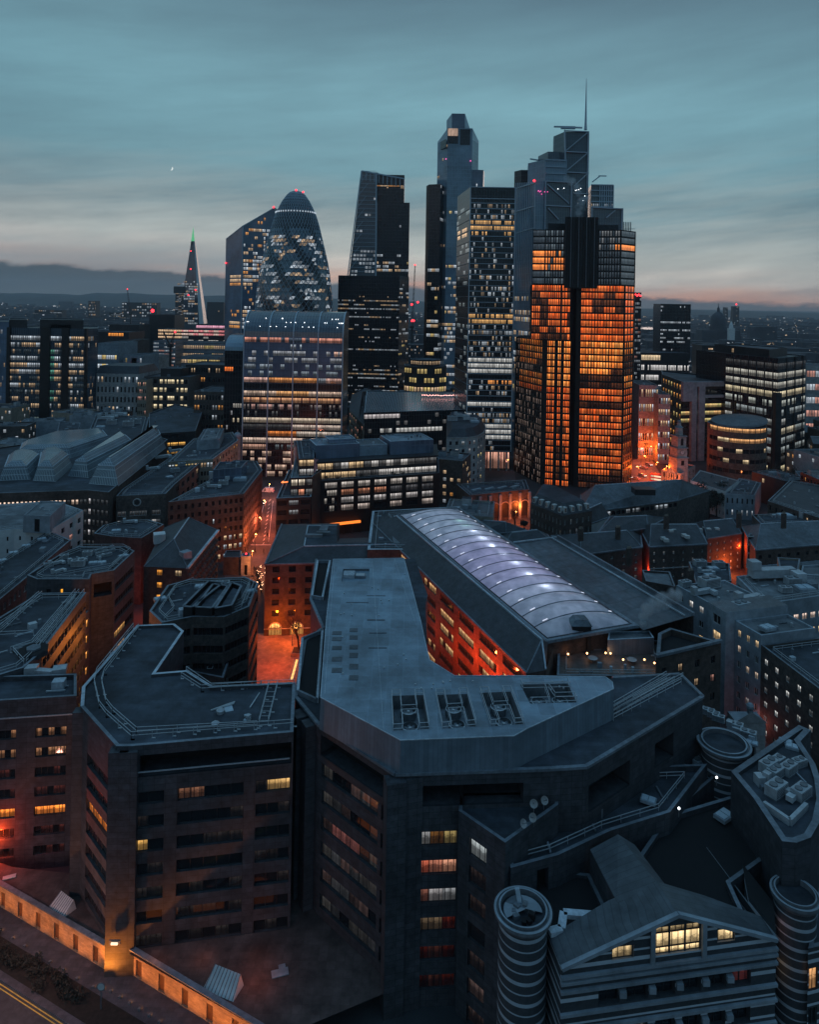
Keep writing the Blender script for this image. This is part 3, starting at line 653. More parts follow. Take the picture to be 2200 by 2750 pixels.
bk = [pl[11] + Vector((-40, 20)), pl[11] + Vector((0, 10))]
pod = [wl[0], LD[0], LD[1], LD[2], LD[3], body[2] + Vector((4, 1)), body[1] + Vector((2, 3)), pl[2] + Vector((0, 5)), pl[2] + Vector((-45, 10)), pl[11] + Vector((-40, 14))]
b.part('roof').poly(pod, 3.2, PODR)
b.done(); FOOT.append(pod)
def skyl(name, label, px, py, rz, s=1.0):
    p = at_z(px, py, 3.2); r = root(name, label, 'skylight', (p.x, p.y, 3.2)); m = MB()
    w, d, h = 4.6 * s, 2.4 * s, 1.5 * s
    A = [(-w / 2, -d / 2), (w / 2, -d / 2), (w / 2, d / 2), (-w / 2, d / 2)]; q = [(p.x + x, p.y + y, 3.2) for x, y in A]; T = [(p.x - w * .42, p.y + d * .4, 3.2 + h), (p.x + w * .42, p.y + d * .4, 3.2 + h)]
    m.face([q[0], q[1], T[1], T[0]], WHITE); m.face([q[1], q[2], T[1]], WHITE); m.face([q[3], q[0], T[0]], WHITE); m.face([q[2], q[3], T[0], T[1]], VENTD); m.obj('hood', r)
    m = MB()
    for k in range(9): x = p.x - w * .46 + w * .92 * k / 8; m.bar((x, p.y - d / 2 - .05, 3.25), (p.x - w * .42 + w * .84 * k / 8, p.y + d * .4, 3.27 + h), .06, VENTD)
    m.obj('glazing_bar', r); r.rotation_euler = (0, 0, rz)
skyl('rooflight', 'white sloping rooflight hood on the podium beyond the corner pier', 168, 2436, -.55, .8)
skyl('rooflight', 'large white barred rooflight hood on the dark podium roof in front of the recessed facade', 600, 2650, -.35, 1.0)
thing_box('roof_panel', 'pale square sheet lying on the podium roof terrace', 'panel', 752, 2612, 3.2, [('sheet', lambda m, p: (m.box((p.x, p.y, 3.21), (2.2, 1.1, .08), PALEB, .3), m.box((p.x + .2, p.y + .6, 3.21), (.9, 1.3, .06), PALEB, .3)))])
thing_box('roof_panel', 'small pale board lying on the red-lit podium roof', 'panel', 25, 2355, 3.2, [('sheet', lambda m, p: m.box((p.x, p.y, 3.21), (1.8, .7, .1), WHITE, .4))])
dn = nrm(LD[1], LD[2]); lo = lambda d: [p + nrm(LD[0], LD[3]) * -d * -1 for p in LD]
wn = WALLN = nrm(LD[0], LD[3])
off = lambda d: [LD[0] + wn * d + (LD[0] - LD[3]).normalized() * 60, LD[0] + wn * d, LD[3] + wn * d, LD[3] + wn * d + (LD[3] - LD[0]).normalized() * 30]
def strip(name, d0, d1, z, mat, zb=None):
    a, c = off(d0), off(d1); mb = MB()
    for i in range(3):
        mb.face([(*c[i], z), (*c[i + 1], z), (*a[i + 1], z), (*a[i], z)], mat)
        if zb is not None: mb.quadw(c[i], c[i + 1], zb, z, COPD)
    return tag(mb.obj(name), kind='structure')
strip('pavement', -3, 3.3, .13, PAVE, 0)
strip('planting_bed', 3.3, 6.7, .16, M('soil', (.02, .016, .012), .95, .4, 2), 0)
strip('kerb_path', 6.7, 7.6, .14, PAVE, 0)
strip('road', 7.6, 22, .012, ASPH)
for d in (7.85, 8.25): strip('road_marking', d, d + .13, .017, YPAINT)
def leafy(mb, c, r, n, mat, rng, s=.16, flat=1.0):
    for k in range(n):
        a, e, q = rng.random() * 2 * pi, rng.uniform(-1, 1), rng.random() ** .4 * r
        x = Vector((c[0] + q * cos(a) * sqrt(1 - e * e), c[1] + q * sin(a) * sqrt(1 - e * e), c[2] + q * e * flat))
        u = Vector((rng.uniform(-1, 1), rng.uniform(-1, 1), rng.uniform(-1, 1))).normalized(); w = u.cross(Vector((rng.uniform(-1, 1), rng.uniform(-1, 1), rng.uniform(-1, 1)))).normalized()
        h = s * rng.uniform(.6, 1.3); mb.face([x - u * h, x + w * h * .6, x + u * h, x - w * h * .6], mat)
rr = random.Random(8); a, c = off(3.7)[1], off(3.7)[2]; ax = (c - a).normalized(); hb = MB(); kk = 0
for k in range(46):
    p = a + ax * (k * 1.15 - 24) + wn * rr.uniform(.1, 2.6)
    leafy(hb, (p.x, p.y, .75), 1.0, 150, LEAF, rr, .16, .75)
tag(hb.obj('hedge'), 'long dark hedge between pavement and kerb below the lit street wall', 'hedge')
def sign(px, py, name, label, h=3.0):
    p = at_z(px, py, .15); r = root(name, label, 'sign', (p.x, p.y, .15)); m = MB(); m.bar(p, (p.x, p.y, h), .12, VENTD); m.obj('post', r)
    m = MB(); q = (p.x, p.y - .1, h)
    ring_ = [(q[0] + .5 * cos(i * pi / 10), q[1], q[2] + .5 * sin(i * pi / 10)) for i in range(20)]; m.face(ring_, WHITE)
    m.face([(x, y + .06, z) for x, y, z in ring_[::-1]], VENTD)
    for i in range(20): m.bar(ring_[i], ring_[(i + 1) % 20], .07, VENTD)
    m.obj('disc', r)
sign(271, 2708, 'road_sign', 'round pale road sign on a dark post at the end of the hedge', 3.1)
p = at_d(316, 2553, 97.0); r = root('wall_lamp', 'white bulkhead lamp on the corner pier above the lit wall', 'lamp', (p.x, p.y - 1.2, 5.2)); m = MB(); m.box((p.x, p.y - 1.2, 5.1), (.9, .22, .22), emit('bulkhead_lens', (1, .75, .5), 1.4)); m.obj('lens', r); m = MB(); m.box((p.x, p.y - 1.0, 5.0), (1.5, .2, .55), VENTD); m.obj('bracket', r)
# == striped gabled building and its round stair turrets
def stripes(name, pale, dark, period, lo, wob=0.0):
    m = M(name, dark, .8, .25, 1.5, detail=8); t = m.node_tree; n = t.nodes; l = t.links; b = n['Principled BSDF']
    tc = n.new('ShaderNodeTexCoord'); sp = n.new('ShaderNodeSeparateXYZ'); l.new(tc.outputs['UV'], sp.inputs[0])
    def mt(op, a, c=None):
        x = n.new('ShaderNodeMath'); x.operation = op
        for i, y in enumerate((a, c)):
            if y is None: continue
            if isinstance(y, (int, float)): x.inputs[i].default_value = y
            else: l.new(y, x.inputs[i])
        return x.outputs[0]
    v = sp.outputs[1]
    ph = mt('MODULO', mt('DIVIDE', v, period), 1.0)
    r = n.new('ShaderNodeValToRGB'); r.color_ramp.interpolation = 'CONSTANT'; e = r.color_ramp.elements
    for p in lo[2:]: e.new(.5)
    for q, (p, w) in zip(e, lo): q.position = p; q.color = (w, w, w, 1)
    l.new(ph, r.inputs[0]); src = b.inputs['Base Color'].links[0].from_socket
    no = n.new('ShaderNodeTexNoise'); no.inputs['Scale'].default_value = 1.2; no.inputs['Detail'].default_value = 6; l.new(tc.outputs['Object'], no.inputs['Vector'])
    rp = n.new('ShaderNodeValToRGB'); l.new(no.outputs[0], rp.inputs[0]); rp.color_ramp.elements[0].color = (*[c * .75 for c in pale], 1); rp.color_ramp.elements[1].color = (*[c * 1.15 for c in pale], 1)
    mx = n.new('ShaderNodeMix'); mx.data_type = 'RGBA'; l.new(r.outputs[0], mx.inputs[0]); l.new(src, mx.inputs[6]); l.new(rp.outputs[0], mx.inputs[7]); l.new(mx.outputs[2], b.inputs['Base Color'])
    return m
STRIPE = stripes('striped_stone', (.44, .49, .53), (.04, .046, .052), 3.6, [(0, 0), (.12, 1), (.20, 0), (.50, 1), (.62, 0), (.80, 1), (.86, 0)])
STRIPET = stripes('striped_turret', (.36, .41, .45), (.045, .05, .056), 2.35, [(0, 0), (.10, 1), (.27, 0), (.66, 1), (.73, 0)])
b = Bld('gabled_building', 'striped stone building with a wide pedimented gable and lit attic windows below its seamed roof', 'building', (30, 88))
zg = 20.0; gl, gr = zs(zg, (1508, 2600), (2085, 2522)); ga = gl.lerp(gr, .525); za = 24.3
gx = (gr - gl).normalized(); gn = Vector((gx.y, -gx.x)); gb = -gn
SEAM = M('seamed_lead_roof', (.085, .095, .105), .5, .25, .6, brick=(.9, 60, .05, .6, 0), stain=.35)
W_ = (gr - gl).length
def winc(L): return [(L * f0, L * f1) for f0, f1 in ((.168, .265), (.295, .395), (.43, .52), (.555, .642), (.675, .76), (.79, .88))]
rowsg = [(zg - 3.5 - 4.3 * k - 1.15, zg - 3.5 - 4.3 * k + 1.0) for k in range(4, -1, -1)]
b.wall(gl, gr, 0, zg, STRIPE, fac(winc, rowsg, lambda i, j, k: (.14, .03, .03) if (i, j) == (5, 4) else ((.1, .1, .1) if hsh(i, j) > .8 else None), sub=2, dep=.6))
wl_ = b.part('wall'); A = lambda a, z, d=0.0: (*(gl + gx * a + gb * d), z)
sl_ = (za - zg) / (W_ * .5)
roofz = lambda a: zg + (za - zg) * min(a / (W_ * .525), (W_ - a) / (W_ * .475))
cut = [0, .225, .325, .42, .64, .715, .80, 1]
for f0, f1 in zip(cut, cut[1:]):
    a0, a1 = f0 * W_, f1 * W_
    am = [a0, W_ * .525, a1] if f0 < .525 < f1 else [a0, a1]
    low = {.225: (zg + .15, zg + 1.55), .42: (zg - .6, zg + 3.1), .715: (zg + .55, zg + 1.95)}.get(f0)
    if low:
        lw, hw = low
        wl_.face([A(a0, zg), A(a1, zg), A(a1, max(lw, zg)), A(a0, max(lw, zg))], STRIPE, [(a0, zg), (a1, zg), (a1, lw), (a0, lw)])
        tp = [A(x, roofz(x)) for x in am[::-1]]
        wl_.face([A(a0, hw), A(a1, hw)] + tp, STRIPE, [(0, 0)] * (2 + len(tp)))
        zz = max(lw, zg)
        for q in ([A(a0, zz), A(a0, zz, .3), A(a0, hw, .3), A(a0, hw)], [A(a1, zz, .3), A(a1, zz), A(a1, hw), A(a1, hw, .3)], [A(a0, zz), A(a1, zz), A(a1, zz, .3), A(a0, zz, .3)], [A(a0, hw, .3), A(a1, hw, .3), A(a1, hw), A(a0, hw)]): wl_.face(q, PALE)
        k = 3 if f0 == .42 else 1; qs = []; bars = []
        for c in range(k):
            x0, x1 = a0 + (a1 - a0) * c / k, a0 + (a1 - a0) * (c + 1) / k
            for y0, y1 in (((zz, zz + .7), (zz + .7, zz + 2.3), (zz + 2.3, hw)) if k == 3 else ((zz, hw),)):
                g = (1.0, .72, .36); s = 1.7 if k == 3 and y1 < hw else (.4 if k == 3 else (1.5 if f0 == .715 else .7)); o = hsh(c, int(y0 * 10)) * 30
                qs.append(([A(x0, y0, .3), A(x1, y0, .3), A(x1, y1, .3), A(x0, y1, .3)], [(x0 + o, y0), (x1 + o, y0), (x1 + o, y1), (x0 + o, y1)], [(g[0] * s, g[1] * s, g[2] * s, .3)] * 2 + [(g[0] * s, g[1] * s, g[2] * s, .9)] * 2))
                for bz in (y0,): bars.append((A(x0, bz, .26), A(x1, bz, .26), .12))
            bars.append((A(x0 + (.06 if c == 0 else 0), zz, .24), A(x0 + (.06 if c == 0 else 0), hw, .24), .2))
        bars.append((A(a1 - .06, zz, .24), A(a1 - .06, hw, .24), .2))
        b.w.append((999, qs, bars, GLASS, FRAME))
    else:
        tp = [A(x, roofz(x)) for x in am[::-1]]; base = [A(a0, zg), A(a1, zg)]
        pts = base + [p for p in tp if p not in base]
        wl_.face(pts, STRIPE, [(0, p[2] * 1.0) for p in pts])
tr = MB()
for f0, f1 in ((0, .525), (.525, 1)): tr.bar(A(f0 * W_, roofz(f0 * W_) + .1, -.12), A(f1 * W_, roofz(f1 * W_) + .1, -.12), .5, PALEB, .4)
for f in (.41, .65): tr.bar(A(f * W_, zg - .7, -.1), A(f * W_, roofz(f * W_), -.1), .5, PALEB)
for z in (zg - .9, zg - 1.55, zg - 2.5, zg - 5.0, zg - 6.7, zg - 9.3, zg - 11): tr.bar(A(-.1, z, -.12), A(W_ + .1, z, -.12), .42, PALEB, .34)
for f0 in (.275, .41, .537, .66, .775):
    for k in range(4): z = zg - 3.5 - 4.3 * k; tr.bar(A(f0 * W_, z - .3, -.1), A(f0 * W_, z + .35, -.1), .75, PALEB)
tr.obj('stone_band', b.r)
rf = b.part('roof'); dpt = 11.5
back = lambda p, d: p + gb * d
apx = gl + gx * (W_ * .525)
la, lb = zs(23.0, (1693, 2430), (1596, 2438))
rf.face([(*gl, zg), (*apx, za), (*back(apx, 4.6), za), (*back(gl + gx * W_ * .30, 5.2), 22.2), (*back(gl, 3.8), zg + .2)], SEAM, [(0, 0), (14, 0), (14, 6), (7, 6), (0, 6)])
rf.face([(*apx, za), (*gr, zg), (*back(gr, 2.6), zg + .4), (*back(gl + gx * W_ * .76, 4.4), 22.1), (*back(apx, 4.6), za)], SEAM, [(0, 0), (0, 13), (3, 13), (5, 6), (5, 0)])
s0, s1, s2, s3 = back(gl + gx * W_ * .33, 4.4), back(gl + gx * W_ * .60, 3.6), back(gl + gx * W_ * .565, 12.2), back(gl + gx * W_ * .335, 12.6)
m0, m1 = s0.lerp(s1, .72), s3.lerp(s2, .62)
for q, z in (((s0, m0, m1, s3), (22.5, 24.25, 24.25, 22.5)), ((m0, s1, s2, m1), (24.25, 22.8, 22.8, 24.25))): rf.face([(*p, h) for p, h in zip(q, z)], SEAM, [(0, 0), (0, 4), (9, 4), (9, 0)])
wl_.quadw(s3, s0, 16, 22.5, GRANITE); wl_.quadw(s1, s2, 16, 22.8, GRANITE)
b.wall(back(gl, 14), gl, 0, zg, STRIPE); b.wall(gr, back(gr, 14), 0, zg, STRIPE)
gut = [back(gl, 3.8), back(gl + gx * W_ * .06, 4.0), back(gl + gx * W_ * .1, 6.0), back(gl + gx * W_ * .33, 4.6)]
for a, c in zip(gut, gut[1:]): rf.bar((*a, zg + .6), (*c, zg + .6), .9, COPING, .5)
b.vol([back(gl + gx * .4, 4), back(s0, .3), back(s3, 0), back(gl, 15)], 0, 19.4, GRANITE, BLACK, par=.4, reg=False)
yd = zs(20.5, (1776, 2262), (1990, 2438), (1962, 2372), (2103, 2270), (1990, 2130), (1830, 2165), (1790, 2190))
b.vol([back(gl + gx * W_ * .60, 3.8), back(gl + gx * W_ * .93, 3.4), *yd[2:5], yd[6], s2], 0, 20.6, GRANITE, BLACK, par=.7, pw=.5, coping=COPD, reg=False)
b.done(); FOOT.append([gl, gr, back(gr, 25), back(gl, 25)])
def turret(px, py, z, R, label, cap=True, h=None, ring=True):
    c = at_z(px, py, z); r = root('stair_turret', label, 'turret', (c.x, c.y, 0)); m = MB()
    m.tube((c.x, c.y, 0), R, R, z - .9, STRIPET, 48, cap=False); m.obj('wall', r, smooth=False)
    m = MB(); n = 48
    prof = [(R, z - 1.0), (R * 1.12, z - .75), (R * 1.2, z - .35), (R * 1.2, z), (R * 1.1, z + .02), (R * 1.1, z - .14), (R * 1.0, z - .14), (R * 1.0, z + .22), (R * .93, z + .22), (R * .93, z - .5)]
    for (r0, z0), (r1, z1) in zip(prof, prof[1:]):
        for i in range(n):
            a0, a1 = 2 * pi * i / n, 2 * pi * (i + 1) / n
            mt_ = PALEB if (r0, z0) in (prof[3], prof[7]) else VENTD
            m.face([(c.x + r0 * cos(a0), c.y + r0 * sin(a0), z0), (c.x + r0 * cos(a1), c.y + r0 * sin(a1), z0), (c.x + r1 * cos(a1), c.y + r1 * sin(a1), z1), (c.x + r1 * cos(a0), c.y + r1 * sin(a0), z1)], mt_)
    m.obj('cornice', r)
    m = MB(); m.face([(c.x + R * .94 * cos(2 * pi * i / n), c.y + R * .94 * sin(2 * pi * i / n), z - .45) for i in range(n)], ROOF)
    if cap:
        GL = PALEB
        for a0, a1, mt_ in ((-.1, 1.5, GL), (1.5, 2.6, COPD), (2.6, 3.6, GL)):
            k = 6
            for i in range(k):
                t0, t1 = a0 + (a1 - a0) * i / k, a0 + (a1 - a0) * (i + 1) / k
                m.face([(c.x + .3, c.y - .2, z + .2), (c.x + R * .8 * cos(t0), c.y + R * .8 * sin(t0), z - .2), (c.x + R * .8 * cos(t1), c.y + R * .8 * sin(t1), z - .2)], mt_)
        for k in range(9): a = k * 2.3; m.box((c.x + .35 * R * cos(a), c.y + .35 * R * sin(a) - .4, z - .44), (.7, .5, .25 + .5 * hsh(k, 3)), (VENTD, COPD, BLACK)[k % 3], a)
        m.bar((c.x - .2, c.y + .9, z - .3), (c.x - .5, c.y + 1.3, z + 1.3), .5, STEEL)
    m.obj('roof', r); FOOT.append([Vector((c.x - R, c.y - R)), Vector((c.x + R, c.y - R)), Vector((c.x + R, c.y + R)), Vector((c.x - R, c.y + R))])
    return c
turret(1405, 2440, 23.0, 2.75, 'banded round stair turret with an open metal-rimmed top beside the gabled roof')
turret(1945, 1992, 25.0, 3.3, 'round turret with a smooth dark drum roof and pale rim beyond the plant units', cap=False)
turret(2136, 2395, 22.0, 2.3, 'banded rounded turret with a dark hollow top at the end of the gabled facade', cap=False)
b = Bld('striped_wing', 'narrow striped wing with lit orange panes between the gable and the hollow turret', 'building', (44, 88))
q = [gr + gx * .2 + gb * .3, gr + gx * 2.4 + gb * 3.8]
b.vol([q[0], q[1], back(q[1], 6), back(gr, 5.0)], 0, 20.8, STRIPE, BLACK, {0: fac(lambda L: [(L * .3, L * .8)], [(4, 6), (8.2, 10.5), (12.2, 14.8), (16.5, 19.4)], lambda i, j, k: (None, None, (1, .55, .2), (1, .5, .42))[j], sub=1, dep=.3)}, par=0, reg=False)
q = zs(20, (2172, 2500), (2260, 2480), (2260, 2300), (2200, 2330))
b.vol(q, 0, 18.0, STRIPE, ROOF, {0: fac(even(3, .8), [(1, 3), (5, 7), (9, 11), (13.0, 15.6)], lambda i, j, k: (1, .5, .2) if j == 3 and i < 2 else ((.12, .02, .02) if j == 1 else None), sub=2)}, par=.3, reg=False)
b.done()
# ---- curved block with plant on its roof
b = Bld('curved_block', 'dark stone block with a curved end and pale plant boxes on its flat roof', 'building', (50, 98))
zc = 27.0
cv = zs(zc, (1964, 2070), (2025, 2143), (2101, 2258), (2140, 2262), (2178, 2248), (2200, 2210), (2212, 2150), (2205, 2095), (2190, 2050), (2150, 1990), (2178, 1960), (2146, 1946))
b.vol(cv, 0, zc, GRANITE, ROOF, {0: None}, par=.6, pw=.8, coping=COPD); b.done()
# ---- low service roof with plant between the blocks
b = Bld('service_block', 'sunken dark service block holding pale duct boxes between the office block and the turret', 'building', (44, 104))
sv = zs(21.0, (1660, 2130), (1800, 2190), (1950, 2060), (1925, 1985), (1895, 1965), (1760, 2030))
b.vol(sv, 0, 21.0, GRANITE, BLACK, par=.8, coping=COPD); b.done()
# == plant: one of each kind, then copies
def plant_unit(loc, label):
    r = root('air_handling_unit', label, 'air handler', loc); p = Vector(loc); m = MB()
    m.box((p.x, p.y, p.z), (2.6, 1.5, .12), VENTD); m.box((p.x, p.y, p.z + .12), (2.5, 1.4, 1.15), VENT); m.obj('casing', r)
    m = MB()
    for s in (-.6, .6):
        m.tube((p.x + s, p.y, p.z + 1.27), .45, .45, .14, VENTD, 14)
    m.obj('fan', r)
    m = MB()
    for k in range(5): m.box((p.x, p.y - .72, p.z + .3 + .18 * k), (2.2, .05, .07), VENTD)
    m.obj('louvre', r); return r
def duct(loc, label):
    r = root('roof_duct', label, 'duct', loc); p = Vector(loc); m = MB()
    m.box((p.x, p.y, p.z + .3), (4.2, .9, .7), VENT); m.box((p.x + 1.8, p.y - .9, p.z + .3), (.9, 1.2, .7), VENT); m.box((p.x - 1.8, p.y, p.z + .95), (.9, .9, .8), VENT); m.obj('casing', r)
    m = MB()
    for x in (-1.6, 0, 1.6): m.box((p.x + x, p.y, p.z), (.15, .8, .3), VENTD)
    m.obj('foot', r); return r
def hatchbox(loc, label):
    r = root('roof_hatch', label, 'roof hatch', loc); p = Vector(loc); m = MB(); m.box(p, (2.3, 1.6, .45), PALEB); m.obj('kerb', r)
    m = MB()
    for s in (-.52, .52): m.box((p.x + s, p.y, p.z + .45), (.9, 1.3, .12), STEEL)
    m.obj('glazing', r); return r
LA, LDU, LH = 'grey air handling unit with twin fans standing on a flat roof', 'galvanised roof duct with a bend standing on low feet', 'pale twin-paned roof hatch on a flat roof'
UA = UD = UH = None
def put(kind, px, py, z, rz=0.0, s=1.0):
    global UA, UD, UH
    p = at_z(px, py, z); loc = (p.x, p.y, z)
    if kind == 'a':
        if UA is None: UA = plant_unit(loc, LA); UA['group'] = 'air handling units on the roofs'; o = UA
        else: o = copy_tree(UA, loc, rz)
    elif kind == 'd':
        if UD is None: UD = duct(loc, LDU); UD['group'] = 'ducts on the roofs'; o = UD
        else: o = copy_tree(UD, loc, rz)
    else:
        if UH is None: UH = hatchbox(loc, LH); UH['group'] = 'hatches on the roofs'; o = UH
        else: o = copy_tree(UH, loc, rz)
    o.rotation_euler = (0, 0, rz); o.scale = (s, s, s); return o
zr = zc - .6
for k, px, py, rz, s in (('a', 2065, 2068, .6, 1.1), ('a', 2088, 2055, .6, .9), ('a', 2118, 2075, .6, 1.0), ('a', 2083, 2085, .6, 1.0), ('d', 2096, 2126, -.9, 1.0), ('a', 2085, 2132, .6, 1.2), ('a', 2152, 2140, .6, 1.1), ('h', 2110, 1995, -.5, .8), ('h', 2128, 2008, -.5, .8), ('a', 2147, 2056, .4, .8), ('h', 2062, 2106, .3, .6)): put(k, px, py, zr, rz, s)
m = MB(); q = zs(zr, (2052, 2168), (2122, 2216), (2166, 2172))
for a, c in zip(q, q[1:]): m.bar((*a, zr + .4), (*c, zr + .4), .5, VENT, .9)
tag(m.obj('roof_kerb'), 'pale upstand kerb framing an empty corner of the curved block roof', 'kerb')
for k, px, py, rz, s in (('a', 1795, 2062, .55, 1.1), ('a', 1828, 2085, .55, 1.1), ('d', 1858, 2080, .55, 1.0), ('a', 1880, 2058, .6, 1.1), ('a', 1900, 2034, .6, 1.0), ('h', 1890, 2080, .6, .9), ('d', 1835, 2050, .5, .8)): put(k, px, py, 20.3, rz, s)
put('h', 1625, 2155, 22.4, .4, .7); put('h', 1742, 2152, 22.4, -.5, .9); put('h', 1945, 2195, 20.2, .6, 1.1)
for px, py, z in ((1824, 2170, 23.5), (1925, 2087, 23.5)):
    p = at_z(px, py, z); r = root('wall_lamp', 'tiny white lamp on a dark parapet between the gabled roof and the plant', 'lamp', (p.x, p.y, z), 'white parapet lamps'); m = MB(); m.ball(p, .16, WLAMP); m.obj('bulb', r); m = MB(); m.bar((p.x, p.y, z - 1.2), (p.x, p.y, z - .1), .1, VENTD); m.obj('post', r)
# == warehouse with the glazed vault
zv = 23.5
b = Bld('warehouse', 'old brick warehouse with slate ranges around a long glowing glazed vault', 'warehouse', (25, 180))
V0, V1, V2, V3 = zs(zv, (1472, 1717), (1692, 1679), (1207, 1371), (1068, 1386))
ux = (V1 - V0).normalized(); uy = Vector((-ux.y, ux.x)); Lv = ((V3 - V0).length + (V2 - V1).length) / 2; Wv = (V1 - V0).length
o0 = V0; G = lambda a, c: o0 + ux * a + uy * c
e0, e1 = G(-10.2, -9.0), G(-10.2, Lv - 2)
rowsw = [(22.6 - 3.5 * k - 2.5, 22.6 - 3.5 * k - .7) for k in range(5, -1, -1)]
litw = lambda i, j, k: ((1, .62, .30) if (i * 3 + j) % 4 in (0, 2) and j in (1, 2, 3, 4) else None)
b.wall(e1, e0, 0, 22.6, BRICKR, fac(lambda L: [(L * (i + .12) / 9, L * (i + .88) / 9) for i in range(9)], rowsw, lambda i, j, k: ((.9, .5, .22) if hsh(i, j, 31) > .52 and hsh(k, i, j) > .15 else (.05, .01, .005)), sub=5, dep=.3))
b.wall(e0, G(-6, -9), 0, 22.6, BRICK); b.wall(G(-6, -9), G(0, -2), 0, 22.6, BRICK)
rf = b.part('roof')
def slab(pts, mat): rf.face([(*p, z) for p, z in pts], mat, [(0, 0), ((Vector(pts[1][0]) - Vector(pts[0][0])).length, 0), ((Vector(pts[1][0]) - Vector(pts[0][0])).length, 5), (0, 5)][:len(pts)])
R0, R1 = G(-4.2, -4.5), G(-4.2, Lv - 8)
slab([(e1, 22.6), (e0, 22.6), (R0, 26.0), (R1, 26.0)], SLATE)
slab([(R1, 26.0), (R0, 26.0), (G(-.6, -1), zv), (G(-.6, Lv), zv)], SLATE)
slab([(e0, 22.6), (G(-6, -9), 22.6), (R0, 26.0)], SLATE); slab([(G(-6, -9), 22.6), (G(-.6, -1), zv), (R0, 26.0)], SLATE)
rf.bar((*R0, 26.06), (*R1, 26.06), .35, COPING); rf.bar((*e0, 22.7), (*R0, 26.06), .25, COPD); rf.bar((*G(-6, -9), 22.7), (*R0, 26.06), .3, COPING)
rf.bar((*e1, 22.7), (*e0, 22.7), .4, COPD)
for a in (-.9, Wv + .9): rf.bar((*G(a, -1.5), zv + .15), (*G(a, Lv + 1), zv + .15), .9, COPD, .5)
for c in (-1.0, Lv + .6): rf.bar((*G(-1, c), zv + .2), (*G(Wv + 1, c), zv + .2), .8, COPD, .6)
for p, q in ((G(0, 0), G(Wv, 0)), (G(Wv, 0), G(Wv, Lv)), (G(Wv, Lv), G(0, Lv)), (G(0, Lv), G(0, 0))): b.wall(p, q, 6, zv - .1, BRICK)
f0, f1 = G(Wv + 13.6, -4), G(Wv + 13.6, Lv * .56); g0, g1 = G(Wv + 1.2, -3), G(Wv + 1.2, Lv * .60)
slab([(g0, zv + .1), (f0, 25.4), (f1, 25.4), (g1, zv + .1)], SLATE2)
rf.bar((*f0, 25.7), (*f1, 25.7), .6, COPD, .7); rf.bar((*G(Wv + 11.6, -3.5), 25.5), (*G(Wv + 11.6, Lv * .56), 25.5), .25, COPING); rf.bar((*f1, 25.5), (*g1, zv + .6), .35, COPING)
b.wall(f0, f1, 0, 25.4, BRICK)
near = zs(24.0, (1762, 1765), (1937, 1724), (1800, 1685), (1768, 1700))
b.vol(near, 0, 24.0, BRICK, BLACK, {0: fac(even(4, .28), floors(6, .35, .75, 0, 1.5), lit(8, .35, ((WW, 1), (PK, .4)), run=1, lo=.3, hi=.8), sub=2)}, par=1.2, pw=.7, reg=False)
rf.bar((*near[0], 24.3), (*near[1], 24.3), .8, COPD, .5)
tq = zs(19.5, (1496, 1822), (1800, 1826), (1770, 1728), (1500, 1715))
b.vol(tq, 0, 20.2, BRICK, M('timber_deck', (.10, .085, .075), .6, .35, .8, brick=(4, .16, .012, .6, .5), stain=.3), par=.7, reg=False)
fb_ = zs(24.0, (987, 1466), (1112, 1466), (1165, 1520), (1236, 1352), (1000, 1364))
fbq = [fb_[0], fb_[1], G(-1.5, Lv - 6), G(-1.0, Lv + 1.2), G(Wv + 1, Lv + 1.2), fb_[3], fb_[4]]
b.vol(fbq, 0, 23.0, BRICK, SLATE, par=.4, pw=.8, coping=COPING, reg=False)
q = zs(23.5, (1000, 1456), (1048, 1456), (1040, 1392), (1005, 1392)); 
q2 = zs(23.4, (1057, 1458), (1108, 1458), (1085, 1408), (1049, 1410)); rf.poly(q2, 23.35, ROOFP)
b.done(); FOOT.append([e0, f0, f1, g1, fb_[3], fb_[4], fb_[0]])
ETFE = bpy.data.materials.new('etfe_cushion'); ETFE.use_nodes = True; t = ETFE.node_tree; n = t.nodes; n.clear()
o_ = n.new('ShaderNodeOutputMaterial'); tl = n.new('ShaderNodeBsdfTranslucent'); gls = n.new('ShaderNodeBsdfGlossy'); df = n.new('ShaderNodeBsdfDiffuse'); m1 = n.new('ShaderNodeMixShader'); m2 = n.new('ShaderNodeMixShader'); lw = n.new('ShaderNodeLayerWeight'); no = n.new('ShaderNodeTexNoise'); tc_ = n.new('ShaderNodeTexCoord')
t.links.new(tc_.outputs['Object'], no.inputs['Vector']); no.inputs['Scale'].default_value = .35; no.inputs['Detail'].default_value = 5
rp = n.new('ShaderNodeValToRGB'); t.links.new(no.outputs[0], rp.inputs[0]); rp.color_ramp.elements[0].color = (.42, .44, .50, 1); rp.color_ramp.elements[1].color = (.68, .68, .74, 1); rp.color_ramp.elements[0].position = .35; rp.color_ramp.elements[1].position = .65
t.links.new(rp.outputs[0], tl.inputs[0]); t.links.new(rp.outputs[0], df.inputs[0]); gls.inputs['Roughness'].default_value = .18; gls.inputs[0].default_value = (.8, .85, .9, 1)
m1.inputs[0].default_value = .5; t.links.new(df.outputs[0], m1.inputs[1]); t.links.new(tl.outputs[0], m1.inputs[2])
lw.inputs[0].default_value = .12; t.links.new(lw.outputs['Fresnel'], m2.inputs[0]); t.links.new(m1.outputs[0], m2.inputs[1]); t.links.new(gls.outputs[0], m2.inputs[2]); t.links.new(m2.outputs[0], o_.inputs[0])
r = root('glazed_vault', 'long barrel vault of pale translucent cushions glowing lavender over the warehouse hall', 'glazed roof', (*V0, zv))
